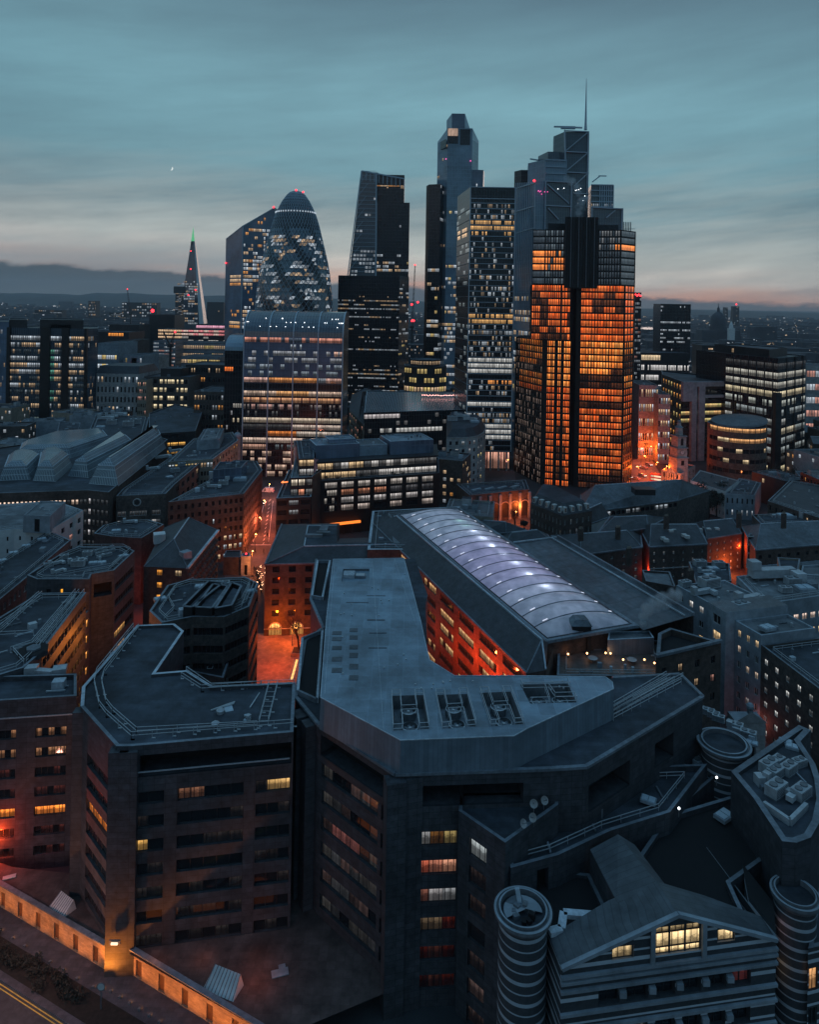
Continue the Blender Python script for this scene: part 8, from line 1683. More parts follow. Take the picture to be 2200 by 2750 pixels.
blk('pale_block', 'cut-off pale block with one bright window strip above the ribbon-windowed one', 'building', 19, ((2150, 1545), (2260, 1580), (2270, 1510), (2155, 1518)), PALEB, ROOFP, {0: fac(even(4, .6), lambda z0, z1: [(z1 - 5, z1 - 3)], lambda i, j, k: (1, .68, .6) if i in (1, 2) else None, sub=2)}, par=.5, coping=PALEB)
blk('low_brick_block', 'low brick block with crowded plant and a rosy lit band of windows', 'building', 16, ((1870, 1568), (1965, 1560), (1960, 1512), (1850, 1508)), BRICK, ROOF, {0: fac(even(6, .7), floors(3, .3, .8, 0, 0), lambda i, j, k: (.95, .75, .65) if j == 2 and i > 1 else None, sub=2)})
for k, px, py, s in (('a', 1880, 1520, 1.4), ('h', 1915, 1530, 1.4), ('a', 1930, 1522, 1.3), ('d', 1895, 1540, 1.0), ('h', 1905, 1548, 1.2)): put(k, px, py, 15.4, .1, s)
blk('low_brick_block', 'dark outbuilding with a pale lean-to roof in the shadow of the vaulted hall', 'building', 14, ((1735, 1560), (1815, 1575), (1800, 1535), (1725, 1530)), BRICK, ROOFP, {})
blk('pale_outbuilding', 'pale blocked-up outbuilding beside the flue at the yard edge', 'building', 15, ((2095, 1530), (2145, 1530), (2150, 1500), (2088, 1496)), TAN, ROOF, {})
b = Bld('stone_porch', 'small rosy stone porch with an arched doorway and urn finial in the dark alley', 'porch', (*at_z(2010, 1945, 6).xy,))
c = at_z(2005, 1925, 8).xy; b.vol([c + Vector((-3, -2)), c + Vector((3, -2)), c + Vector((3, 2)), c + Vector((-3, 2))], 0, 8, PALE, PALEB, {0: fac(lambda L: [(L * .32, L * .68)], lambda z0, z1: [(.1, 4)], dep=.8, deepmat=BLACK)}, par=0); mb = b.part('wall'); mb.face([(c.x - 3.4, c.y - 2.1, 8), (c.x + 3.4, c.y - 2.1, 8), (c.x, c.y - 2.1, 10.2)], PALE); mb.ball((c.x, c.y - 1.5, 11), .8, PALEB); mb.box((c.x, c.y - 1.5, 9.6), (.9, .9, .8), PALEB); b.done()
lamp(2030, 1985, LST, 160, (1, .25, .2), h=4, head=False)
for k, px, py, s in (('a', 1903, 1918, .8), ('a', 1917, 1926, .8), ('a', 1930, 1935, .8), ('a', 1975, 1960, 1.0), ('d', 1990, 1972, 1.0), ('a', 2010, 1982, 1.0), ('h', 2020, 1998, .8)): put(k, px, py, 20, -.55, s)
# == streets
def road(name, px, z, mat, kind='structure'): return sheet(name, zs(0, *px), z, mat)
st_ = ((668, 1545), (735, 1545), (738, 1330), (742, 1305), (716, 1305), (690, 1400))
road('street_paving', ((600, 1560), (742, 1560), (760, 1290), (690, 1290)), .015, PAVE)
road('street', ((672, 1470), (722, 1470), (735, 1330), (738, 1290), (714, 1290), (706, 1340)), .035, ASPH); road('cross_street', ((560, 1492), (760, 1492), (760, 1470), (560, 1470)), .030, ASPH)
m = MB()
for k in range(12):
    a, c = at_z(707 + 1.6 * k, 1462 - 10.5 * k, .05), at_z(707 + 1.6 * (k + .5), 1462 - 10.5 * (k + .5), .05); m.box((*((a + c) / 2).xy, .04), (.25, (c - a).length, .01), PAINT, -.05)
for k in range(9): a = at_z(676 + 6 * k, 1463, .05); m.box((*a.xy, .04), (.9, .6, .01), PAINT)
for x0, y0, x1, y1 in ((680, 1455, 712, 1345), (721, 1455, 733, 1345)):
    a, c = at_z(x0, y0, .05), at_z(x1, y1, .05); m.bar((a.x, a.y, .045), (c.x, c.y, .045), .18, PAINT, .01)
tag(m.obj('road_marking'), kind='structure')
FOOT.append(zs(0, (590, 1570), (760, 1570), (770, 1280), (690, 1280)))
road('high_road', ((1690, 1330), (1790, 1300), (1745, 1225), (1700, 1235)), .03, M('lightened_asphalt', (.14, .135, .13), .7, .25, .6, stain=.2)); FOOT.append(zs(0, (1650, 1430), (1960, 1400), (1950, 1190), (1690, 1190))); FOOT.append(zs(0, (1640, 1490), (2010, 1490), (2010, 1320), (1640, 1320))); FOOT.append(zs(0, (700, 1500), (1130, 1500), (1130, 1340), (735, 1340)))  # high road: paler asphalt copy with lamplight put into its colour
road('forecourt', ((1300, 1300), (1385, 1290), (1378, 1225), (1290, 1225)), .025, PAVE); road('street_bend', ((1305, 1285), (1345, 1285), (1375, 1235), (1340, 1235)), .035, ASPH); FOOT.append(zs(0, (1295, 1320), (1390, 1310), (1380, 1215), (1285, 1215)))
FOOT.append(zs(0, (1330, 1480), (1470, 1480), (1450, 1340), (1320, 1350))); FOOT.append(zs(0, (1400, 1430), (1720, 1430), (1720, 1285), (1380, 1285)))
LB = 'slim sodium lamp glowing over the wet narrow street'
for px, py, pw, c in ((700, 1440, 9000, (1, .17, .07)), (712, 1390, 9000, (1, .19, .10)), (722, 1340, 6000, (1, .28, .18)), (684, 1485, 6000, (1, .19, .05))): lamp(px, py, LST, pw, c, h=7)
lamp(676, 1530, LST, 4500, (1, .19, .02), h=6); lamp(690, 1560, LST, 3000, (1, .26, .05), h=6, head=False)
for px, py, pw in ((1715, 1300, 9000), (1735, 1268, 9000), (1762, 1288, 8000), (1722, 1245, 7000), (1745, 1240, 7000), (1790, 1300, 4500)): lamp(px, py, LST, pw, (1, .12, .012), h=9)
lamp(1792, 1316, LST, 3200, (1, .17, .03), h=5, head=False); lamp(1838, 1322, LST, 2200, (1, .16, .04), h=5, head=False); 
for px, py, d_ in ((1872, 1312, 325), (1905, 1322, 322), (1940, 1330, 319)): ld = bpy.data.lights.new('lamp_light', 'POINT'); ld.energy = 520; ld.color = (1, .33, .30); ld.shadow_soft_size = .4; o = bpy.data.objects.new('lamp_light', ld); COL.objects.link(o); o.location = at_d(px, py, d_); lamp(2015, 1335, LST, 500, (1, .28, .08), h=5, head=False)
lamp(1385, 1408, LST, 4500, (1, .15, .012), h=5.5); lamp(1400, 1395, LST, 2500, (1, .17, .03), h=6, head=False)
for px, py in ((1330, 1240), (1360, 1265)): lamp(px, py, LST, 500, (1, .40, .28), h=6)
for c_, z_, e_ in ((-5, 15, 1900), (3, 17, 2300), (12, 16, 2000), (22, 14, 900), (34, 12, 350)):
    ld = bpy.data.lights.new('lamp_light', 'POINT'); ld.energy = e_; ld.color = (1, .10, .022); ld.shadow_soft_size = .4; o = bpy.data.objects.new('lamp_light', ld); COL.objects.link(o); o.location = (*G(-14.5, c_), z_)
UP = None  # uplights added to light the street wall and spare the pavement
for f, pw in [(.02 + .0405 * k, 430) for k in range(24)] + [(.40, 1900), (.45, 1900)]:
    a_, c_, t_ = (LD[0], LD[1], f / .42) if f < .42 else (LD[2], LD[3], (f - .42) / .58)
    if pw > 1000: a_, c_, t_ = LD[1], LD[2], (f - .38) * 10
    p = a_.lerp(c_, t_) + WALLN * 2.7
    if UP is None:
        UP = root('added_uplight', 'small added uplight on the pavement facing the yellow brick wall', 'uplight', (p.x, p.y, .13), 'added uplights along the yellow brick wall'); m = MB(); m.box((p.x, p.y, .13), (.34, .3, .24), VENTD, atan2(WALLN.x, -WALLN.y)); m.obj('casing', UP); m = MB(); e_ = p - WALLN * .165; m.box((e_.x, e_.y, .17), (.24, .03, .14), SODIUM, atan2(WALLN.x, -WALLN.y)); m.obj('lens', UP)
    else: copy_tree(UP, (p.x, p.y, .13))
    ld = bpy.data.lights.new('added_uplight_beam', 'SPOT'); ld.energy = pw; ld.color = (1, .27, .03); ld.spot_size = radians(88); ld.spot_blend = .8; ld.shadow_soft_size = .15; o = bpy.data.objects.new('added_uplight_beam', ld); COL.objects.link(o); o.location = (p.x, p.y, .45); o.rotation_euler = Vector((-WALLN.x, -WALLN.y, .55 if pw < 1000 else 1.3)).to_track_quat('-Z', 'Y').to_euler()
p = at_z(5, 2345, 3.2); ld = bpy.data.lights.new('lamp_light', 'POINT'); ld.energy = 1700; ld.color = (1, .07, .012); ld.shadow_soft_size = .4; o = bpy.data.objects.new('lamp_light', ld); COL.objects.link(o); o.location = (p.x - 3, p.y + 3, 6)
for px, py, e_ in ((60, 2700, 1500), (-40, 2560, 900)): p = at_z(px, py, 0); ld = bpy.data.lights.new('lamp_light', 'POINT'); ld.energy = e_; ld.color = (1, .42, .30); ld.shadow_soft_size = .5; o = bpy.data.objects.new('lamp_light', ld); COL.objects.link(o); o.location = (p.x, p.y, 9)
for px, py, e_ in ((430, 2545, 420), (560, 2530, 260), (700, 2520, 160)): p = at_z(px, py, 3.2); ld = bpy.data.lights.new('lamp_light', 'POINT'); ld.energy = e_ * .34; ld.color = (1, .24, .04); ld.shadow_soft_size = 2.4; o = bpy.data.objects.new('lamp_light', ld); COL.objects.link(o); o.location = (p.x, p.y - 2.5, 4.6)
p = at_z(690, 2640, 3.2); ld = bpy.data.lights.new('lamp_light', 'POINT'); ld.energy = 160; ld.color = (1, .22, .08); ld.shadow_soft_size = .4; o = bpy.data.objects.new('lamp_light', ld); COL.objects.link(o); o.location = (p.x, p.y, 6)
b = Bld('gatehouse', 'small pale stone gatehouse with an arched doorway and a red lamp', 'gatehouse', (*at_z(662, 1520, 0).xy,))
q = zs(6.5, (648, 1494), (673, 1494), (672, 1485), (650, 1485)); b.vol(q, 0, 6.5, PALE, ROOF, {0: fac(lambda L: [(L * .33, L * .67)], lambda z0, z1: [(.05, 3.6)], dep=.6, deepmat=BLACK)}, par=.4, coping=PALE); b.lamp(at_d(661, 1487, q[0].y - .3), .3); b.done()
blk('lodge', 'low dark lodge beside the little stone gatehouse', 'building', 6, ((600, 1496), (647, 1496), (648, 1478), (606, 1478)), BRICK, SLATE, {}, par=.3)
# ---- people in the street: one continuous figure, then copies in other turns
COATS = [M('dark_coat', (.02, .022, .028), .9, .3, 3), M('brown_coat', (.05, .035, .025), .9, .3, 3)]
def person(loc, mat):
    import bmesh
    o0 = root('person', 'person in a dark coat walking', 'person', loc); x, y, z = loc
    V = [(0, 0, .95), (0, 0, 1.2), (0, 0, 1.42), (0, -.01, 1.52), (0, -.03, 1.66), (-.2, 0, 1.40), (-.25, .04, 1.12), (-.24, -.06, .86), (.2, 0, 1.40), (.25, -.04, 1.12), (.24, .08, .86), (-.1, 0, .88), (-.1, -.12, .48), (-.1, -.22, .05), (-.1, -.34, .03), (.1, 0, .88), (.1, .06, .48), (.1, .26, .07), (.1, .16, .03)]
    E = [(0, 1), (1, 2), (2, 3), (3, 4), (2, 5), (5, 6), (6, 7), (2, 8), (8, 9), (9, 10), (0, 11), (11, 12), (12, 13), (13, 14), (0, 15), (15, 16), (16, 17), (17, 18)]
    Rr = [.17, .19, .15, .06, .11, .08, .06, .045, .08, .06, .045, .11, .075, .05, .04, .11, .075, .05, .04]
    me = bpy.data.meshes.new('person'); me.from_pydata(V, E, []); ob = bpy.data.objects.new('body', me); COL.objects.link(ob); md = ob.modifiers.new('skin', 'SKIN')
    for i, r_ in enumerate(Rr): me.skin_vertices[0].data[i].radius = (r_, r_ * .8)
    me.skin_vertices[0].data[0].use_root = True; ob.modifiers.new('sub', 'SUBSURF').levels = 1; ob.modifiers['sub'].render_levels = 1
    dg = bpy.context.evaluated_depsgraph_get(); me2 = bpy.data.meshes.new_from_object(ob.evaluated_get(dg)); ob.modifiers.clear(); ob.data = me2; me2.materials.clear(); me2.materials.append(mat); ob.parent = o0
    m = MB(); m.ball((x, y + .01, z + 1.70), .11, COATS[1], n=10, m=6, sz=1.15); m.obj('hair', o0); return o0
pp = [(688, 1391), (692, 1392), (695, 1391), (699, 1377), (682, 1533), (686, 1484), (718, 1442), (708, 1486)]
p0 = person((*at_z(*pp[0], .04).xy, .04), COATS[0]); p0['group'] = 'people walking in the street'; p0['label'] = 'person in a dark coat walking down the lamplit street'
for k, (px, py) in enumerate(pp[1:]): copy_tree(p0, (*at_z(px, py, .04).xy, .04), hsh(k, 4) * 6.3)
# ---- vehicles
def car(loc, name, label, cat, paint, L=4.4, W=1.8, H=1.45, van=False, bus=False):
    r = root(name, label, cat, loc); x, y, z = loc; m = MB(); hb = .35
    if bus: prof = [(-L / 2, .35), (L / 2, .35), (L / 2, H), (-L / 2, H)]
    elif van: prof = [(-L / 2, .3), (L / 2, .3), (L / 2, 1.0), (L / 2 - .7, 1.25), (L / 2 - 1.3, H), (-L / 2, H)]
    else: prof = [(-L / 2, .3), (L / 2, .3), (L / 2, .75), (L / 2 - 1.1, .92), (L / 2 - 1.8, H), (-L / 2 + .9, H), (-L / 2 + .2, .95), (-L / 2, .85)]
    for s in (-1, 1):
        pts = [(x + s * W / 2, y + a, z + h) for a, h in prof]; m.face(pts if s > 0 else pts[::-1], paint)
    for (a0, h0), (a1, h1) in zip(prof, prof[1:] + prof[:1]): m.face([(x - W / 2, y + a0, z + h0), (x + W / 2, y + a0, z + h0), (x + W / 2, y + a1, z + h1), (x - W / 2, y + a1, z + h1)], paint)
    m.obj('body', r); g = MB()
    top = H - .12; lo_ = .95 if not bus else 1.1
    if bus:
        for s in (-1, 1):
            for z0 in ((1.1, 2.0), (2.7, 3.6)):
                e = x + s * (W / 2 + .02); q = [(e, y - L * .46, z + z0[0]), (e, y + L * .46, z + z0[0]), (e, y + L * .46, z + z0[1]), (e, y - L * .46, z + z0[1])]; g.face(q, GLASS, None, (1, .7, .45, .7))
    else:
        e0, e1 = (L / 2 - 1.3, -L / 2 + .5) if not van else (L / 2 - .9, L / 2 - 2.0)
        for s in (-1, 1): e = x + s * (W / 2 + .015); g.face([(e, y + e1, z + lo_), (e, y + e0, z + lo_), (e, y + e0 - .5, z + top), (e, y + e1 + .3, z + top)], GLASS)
    g.obj('window', r)
    for sx in (-1, 1):
        for sy in (-L * .31, L * .31):
            w = MB(); n = 14; cx_ = x + sx * (W / 2 - .12)
            for i in range(n):
                a0, a1 = 2 * pi * i / n, 2 * pi * (i + 1) / n
                w.face([(cx_ - .12, y + sy + .33 * cos(a0), z + .33 + .33 * sin(a0)), (cx_ - .12, y + sy + .33 * cos(a1), z + .33 + .33 * sin(a1)), (cx_ + .14, y + sy + .33 * cos(a1), z + .33 + .33 * sin(a1)), (cx_ + .14, y + sy + .33 * cos(a0), z + .33 + .33 * sin(a0))], BLACK)
            for e in (-.12, .14): w.face([(cx_ + e, y + sy + .33 * cos(2 * pi * i / n), z + .33 + .33 * sin(2 * pi * i / n)) for i in range(n)], VENTD)
            w.obj('wheel', r)
        h = MB(); h.box((x + sx * (W / 2 - .3), y + L / 2, z + .6), (.35, .08, .2), HEADL); h.obj('headlight', r); h = MB(); h.box((x + sx * (W / 2 - .25), y - L / 2, z + .7), (.3, .08, .2), TAILL); h.obj('tail_light', r)
    return r
HEADL = emit('headlamp', (1, .9, .75), 6); TAILL = emit('tail_lamp', (1, .03, .02), 4)
CP = [M('white_paint', (.7, .7, .7), .3, .05, 2), M('black_paint', (.02, .02, .022), .25, .1, 2), M('silver_paint', (.35, .36, .38), .3, .05, 2), M('red_paint', (.45, .03, .03), .3, .1, 2), M('amber_paint', (.75, .32, .03), .35, .1, 2)]
v = car((*at_z(720, 1322, .04).xy, .04), 'van', 'white panel van crossing at the far end of the lamplit street', 'van', CP[0], 5.6, 2.0, 2.3, van=True); v.rotation_euler = (0, 0, 1.5)
v = car((*at_z(706, 1352, .04).xy, .04), 'car', 'dark car with bright headlights in the lamplit street', 'car', CP[1]); v.rotation_euler = (0, 0, pi + .1)
v = car((*at_z(1775, 1296, .04).xy, .04), 'bus', 'double-decker bus passing the church on the glowing main road', 'bus', CP[3], 10.5, 2.5, 4.3, bus=True); v.rotation_euler = (0, 0, 1.0)
c0_ = car((*at_z(1708, 1288, .04).xy, .04), 'car', 'silver car with headlights on the glowing main road beside the tower', 'car', CP[2]); c0_.rotation_euler = (0, 0, .7); c0_['group'] = 'cars on the glowing main road'
for px, py, a in ((1725, 1279, 3.8), (1728, 1258, .6), (1742, 1250, 3.7), (1717, 1310, .7)): copy_tree(c0_, (*at_z(px, py, .04).xy, .04), a)
v = car((*at_z(2062, 1972, .04).xy, .04), 'car', 'amber-lit car parked in the dark alley beyond the stone porch', 'car', CP[4], 4.6); v.rotation_euler = (0, 0, .9); lamp(2075, 1985, LST, 180, (1, .35, .05), h=3, head=False)
# ---- trees
def leaf_tree(px, py, h, seed, label, group=None, z=0.0, r=None):
    p = at_z(px, py, z); o = root('tree', label, 'tree', (p.x, p.y, z), group); rg = random.Random(seed); t = MB(); t.tube(p, .35, .2, h * .5, BARK, 8)
    c = MB(); R = r or h * .34
    for k in range(9):
        a, e = rg.random() * 6.28, rg.uniform(.2, .95); q = (p.x + R * .75 * cos(a) * rg.random(), p.y + R * .75 * sin(a) * rg.random(), z + h * (.42 + .5 * e)); t.bar((p.x, p.y, z + h * .4), q, .14, BARK); leafy(c, q, R * rg.uniform(.4, .7), 170, LEAF, rg, .32)
    t.obj('trunk', o); c.obj('crown', o); return o
for k, (px, py, h) in enumerate(((1850, 1392, 13), (1868, 1380, 14), (1888, 1372, 12), (1905, 1392, 11), (1925, 1388, 12), (1832, 1400, 10), (1935, 1372, 13))): leaf_tree(px, py, h, k, 'dark bushy tree in the black patch of gardens behind the slate hall', 'trees in the dark gardens')
for k, (px, py, h) in enumerate(((1722, 1232, 12), (1738, 1222, 12), (1755, 1228, 13), (1772, 1238, 11))): leaf_tree(px, py, h, 20 + k, 'dark churchyard tree beside the red-lit main road', 'trees by the church')
for k, (px, py, h) in enumerate(((2062, 1330, 13), (2085, 1322, 14), (2110, 1338, 12), (2140, 1312, 13), (2168, 1330, 12))): leaf_tree(px, py, h, 40 + k, 'dark tree in the square east of the round office', 'trees in the square')
bare_tree(1384, 1415, 'bare_tree', 'bare tree silhouetted in the small orange-lit yard by the arched hall', 8, 9)
leaf_tree(1408, 1425, 4, 60, 'low dark shrub in the small orange-lit yard', None)
t_ = bare_tree(702, 1590, 'bare_tree', 'bare tree wound with warm fairy lights beside the arcaded warehouse', 9, 14); m = MB(); rg = random.Random(2); p = t_.location; FL = emit('fairy_bulb', (1, .55, .3), 5)
for k in range(40): m.ball((p.x + rg.uniform(-1.4, 1.4), p.y + rg.uniform(-1.2, .6), p.z + rg.uniform(1, 8.5)), .1, FL, n=5, m=3)
tag(m.obj('fairy_lights', t_), kind='stuff')
# ---- chimneys and masts among the slate roofs
for k, (px, py, z, h) in enumerate(((1690, 1500, 17, 4), (1560, 1436, 17, 3), (1790, 1405, 17, 3.5), (1855, 1562, 18, 4), (1985, 1402, 17, 4), (1660, 1432, 15, 3), (2105, 1403, 18, 4))):
    p = at_z(px, py, z + 2); r = root('chimney_stack', 'brick chimney stack with clay pots among the slate roofs', 'chimney', (p.x, p.y, z), 'chimney stacks on the slate roofs'); m = MB(); m.box((p.x, p.y, z), (1.6, .8, h + 1), BRICK, .3); m.obj('stack', r); m = MB()
    for s in (-.45, 0, .45): m.tube((p.x + s, p.y + s * .3, z + h + 1), .16, .13, .6, TAN, 8)
    m.obj('pot', r)
# == distant landmarks
b = Bld('cathedral', 'distant domed cathedral silhouette with a tall lantern', 'cathedral', (*T(1929, 860, 1700),))
d = 1700; c = T(1929, 880, d); z0 = zd(1929, 862, d); CTH = M('sooty_stone', (.05, .055, .065), .8, .3, .05)
b.vol([c + Vector((-45, -18)), c + Vector((45, -18)), c + Vector((45, 18)), c + Vector((-45, 18))], 0, z0 - 22, CTH, CTH, par=0)
m = b.part('drum'); m.tube((c.x, c.y, z0 - 26), 20, 20, 12, CTH, 24); m.tube((c.x, c.y, z0 - 14), 18, 17.5, 15, CTH, 24)
m = b.part('dome'); pr = [(17.5, 0), (17.2, 4), (15.5, 9), (12.5, 14), (8, 18), (3.2, 20.5)]
for (r0, h0), (r1, h1) in zip(pr, pr[1:]): m.tube((c.x, c.y, z0 + 1 + h0), r0, r1, h1 - h0, CTH, 24, cap=False)
m = b.part('lantern'); m.tube((c.x, c.y, z0 + 21), 3.4, 3.0, 8, CTH, 12); m.tube((c.x, c.y, z0 + 29), 3.2, .6, 5, CTH, 12); m.ball((c.x, c.y, z0 + 35), 1.3, CTH); m.bar((c.x, c.y, z0 + 36), (c.x, c.y, z0 + 42), .6, CTH); m.bar((c.x - 2, c.y, z0 + 39.5), (c.x + 2, c.y, z0 + 39.5), .6, CTH); b.done()
r = root('steeple', 'small floodlit white steeple just beyond the cathedral dome', 'steeple', (*T(1964, 885, 1650), 0)); p = r.location; m = MB(); FLOOD = M('floodlight_toned_stone', (.6, .6, .58), .8, .1, .2); m.box((p.x, p.y, 0), (12, 12, zd(1964, 882, 1650)), FLOOD); m.tube((p.x, p.y, zd(1964, 882, 1650)), 5, 4, 8, FLOOD, 10); m.tube((p.x, p.y, zd(1964, 882, 1650) + 8), 4, .3, 9, FLOOD, 10); m.obj('tower', r)  # pale stone colour stands in for floodlighting, no lamp here
for px, py, w, lab in ((1977, 823, 16, 'distant square tower with a red lamp beyond the cathedral'), (1951, 826, 7, 'slim distant tower close beside the cathedral dome'), (1764, 824, 12, 'hazy rounded tower block on the skyline past the bronze tower')): tb('distant_tower', lab, 'tower block', px - w / 2, px + w / 2, py, 3000, DARK, grid(6, 14, .5, l=lit(px, .2, OFC, lo=.2, hi=.5), flush=True, glass=GLASSF), extra=(lambda b, l, r, z: b.lamp(((l.x + r.x) / 2, l.y, z + 8), 3.0)) if px == 1977 else None)
tb('distant_tower', 'dark distant slab block between the spire and the faceted tower', 'tower block', 555, 600, 812, 2300, DARK, grid(12, 10, .5, l=lit(5, .15, OFC, lo=.2, hi=.5), flush=True, glass=GLASSF))
for px0, px1, py, lab in ((236, 256, 809, 'pale distant tower block with many lights under the hills'), (92, 165, 833, 'long low distant estate block with rows of faint lights'), (292, 335, 840, 'pair of dark distant blocks near the leaning crane'), (326, 420, 813, 'string of bright low distant buildings beside the leaning crane')): tb('distant_block', lab, 'tower block', px0, px1, py, 2600, DARK, grid(14, 7, .6, l=lit(px0, .5, OFC, run=2, lo=.15, hi=.5), flush=True, glass=GLASSF))
tb('office_block', 'black unlit block with a red lamp on its roof before the spire', 'office block', 400, 468, 846, 900, DARK, None, extra=lambda b, l, r, z: b.lamp((l.x + 4, l.y, z + 5), 2.2))
tb('office_block', 'black unlit block in front of the leaning crane', 'office block', 292, 372, 872, 850, DARK, None)
tb('office_block', 'small block carrying a glowing red sign beside the mansard roofs', 'office block', 352, 366, 962, 560, DARK, None, extra=lambda b, l, r, z: b.lamp(((l.x + r.x) / 2, l.y - .5, z - 7), 1.6, emit('red_sign', (1, .02, .03), 3), 'red_sign'))
def crane(name, label, base, top, d, jib=None, w=1.6):
    r = root(name, label, 'crane', (*T(base[0], base[1], d), 0)); m = MB(); a, c = at_d(*base, d), at_d(*top, d); 
    for s in (-.5, .5): m.bar(a + Vector((s * w, 0, 0)), c + Vector((s * w * .4, 0, 0)), .5, DARK)
    for k in range(14): m.bar(a.lerp(c, k / 14) + Vector((-.4 * w, 0, 0)), a.lerp(c, (k + 1) / 14) + Vector((.4 * w, 0, 0)), .35, DARK)
    m.obj('jib', r); m = MB(); m.bar((a.x, a.y, 0), a, 2.0, DARK); m.box((a.x, a.y, a.z - 1), (5, 4, 3), DARK); m.obj('tower', r); m = MB(); m.ball(c, .9, REDL); m.obj('warning_light', r)
    if jib: m = MB(); m.bar(a, at_d(*jib, d), 1.2, DARK); m.obj('counter_jib', r)
    return r
crane('tower_crane', 'luffing crane leaning dark against the southern hills', (351, 846), (342, 777), 1300, (356, 838), 3)
crane('tower_crane', 'thin upright crane with red lamps in the gap beside the wedge tower', (1107, 880), (1115, 712), 900, None, 2); 
for px, py in ((1106, 818), (1107, 862), (1111, 862), (1122, 812)): m = MB(); m.ball(at_d(px, py, 898), 1.3, REDL, n=8, m=5); tag(m.obj('red_lamp'), 'soft red lamp hanging in the crane gap', 'lamp', 'red lamps in the crane gap')
crane('tower_crane', 'dark lattice crane in front of the white-finned office', (458, 930), (470, 892), 660, (438, 890), 2)
# ---- river, hills
sheet('river', [pd(1722, 870, 3300), pd(1780, 870, 3300), pd(1776, 870, 2500), pd(1722, 870, 2500)], .3, M('river_water', (.10, .13, .15), .12, .1, .02, spec=1))
m = MB(); hm_ = M('hill_woods', (.02, .024, .026), .9, .4, .002); n_ = 90
for row in range(2):
    for k in range(n_):
        X = lambda q: -9000 + q * 200
        hgt_ = lambda q: max(4, (150 - .0095 * max(0, X(q) + 5200)) * (.80 + .35 * hsh(q // 9, 2) + .10 * hsh(q, 3))) * (.72 + .28 * (1 - row))
        D = 8200 - row * 900
        m.face([(X(k), D - 1500, 0), (X(k + 1), D - 1500, 0), (X(k + 1), D, hgt_(k + 1)), (X(k), D, hgt_(k))], hm_); m.face([(X(k), D, hgt_(k)), (X(k + 1), D, hgt_(k + 1)), (X(k + 1), D + 1800, 0), (X(k), D + 1800, 0)], hm_)
tag(m.obj('hills'), kind='structure')
# == ordinary buildings between the named ones, then the far city
BB = [(min(p[0] for p in f), max(p[0] for p in f), min(p[1] for p in f), max(p[1] for p in f), f) for f in FOOT]
PRX = [1090, 1100, 1230]
def free(x, y, r):
    if any(pip(Vector((x + dx_, y + dy_)), f) for x0, x1, y0, y1, f in BB if x0 - r < x < x1 + r and y0 - r < y < y1 + r for dx_, dy_ in ((0, 0), (r, 0), (-r, 0), (0, r), (0, -r), (r * .7, r * .7), (-r * .7, r * .7), (r * .7, -r * .7), (-r * .7, -r * .7))): return False
    for x0, x1, y0, y1, f in BB:
        if x - r < (x0 + x1) / 2 < x + r and y - r < (y0 + y1) / 2 < y + r: return False
    return True
rg = random.Random(12); n_fill = 0
WM = [BRICK, GRANITE2, PALEB, DARK, TAN, DARK]; RM = [SLATE, ROOF, ROOF, SLATE2, ROOFP]
KIND = ['dark low block with a few lit windows among the crowded roofs', 'plain mid-rise block in the packed streets behind the named buildings', 'small unremarkable roof in the dusk between larger blocks']
y = 235.0
while y < 690:
    x = -y * .62
    while x < y * .62:
        w, d_ = rg.uniform(14, 24), rg.uniform(12, 20); px_, py_ = x + rg.uniform(-2, 2), y + rg.uniform(-3, 3)
        if free(px_, py_, max(w, d_) * .56) and rg.random() < .93:
            h = rg.uniform(12, 21) if y < 420 else rg.uniform(12, 24); rot = rg.uniform(-.35, .35); cr, sr = cos(rot), sin(rot)
            q = [Vector((px_ + a * cr - c_ * sr, py_ + a * sr + c_ * cr)) for a, c_ in ((-w / 2, -d_ / 2), (w / 2, -d_ / 2), (w / 2, d_ / 2), (-w / 2, d_ / 2))]
            kd = n_fill % 3; bb = Bld('city_block', KIND[kd], 'building', (px_, py_), ['crowded low blocks', 'packed mid-rise blocks', 'small roofs between blocks'][kd], cap=40)
            wm, rm = rg.choice(WM), rg.choice(RM); sd = n_fill; near_ = y < 330
            fcx = grid(rg.randint(5, 9), max(3, int(h / 3.4)), .42, .3, .75, lit(sd, rg.choice((.1, .2, .35, .5)), ((WW, 3), (CW, 2), (AM, .6)), run=1, lo=.2, hi=.7), flush=not near_, glass=GLASSF, bars=False)
            if rg.random() < .45 and rm in (SLATE, SLATE2): bb.vol(q, 0, h, wm, rm, {0: fcx, 1: fcx, 3: fcx}, par=0, reg=False); bb.ridge(q if w >= d_ else q[1:] + q[:1], h + .03, h + 3.2, rm, rg.choice((0, .2)))
            else:
                bb.vol(q, 0, h, wm, rm, {0: fcx, 1: fcx, 3: fcx}, par=.6, reg=False)
                for _ in range(rg.randint(2, 4)): pm = MB(); pm.box((px_ + rg.uniform(-.32, .32) * w, py_ + rg.uniform(-.3, .3) * d_, h - .6), (rg.uniform(1.5, 5), rg.uniform(1.5, 4), rg.uniform(.8, 2.6)), rg.choice((VENTD, PALEB, VENT, PALE)), rot, top=rg.choice((ROOF, ROOFP))); pm.obj('plant_room', bb.r)
            bb.done(); n_fill += 1
        x += w + rg.uniform(2, 6)
    y += 20 + (y - 235) * .012
print('fill', n_fill)
FARM = M('far_masonry', (.055, .06, .07), .85, .35, .02)
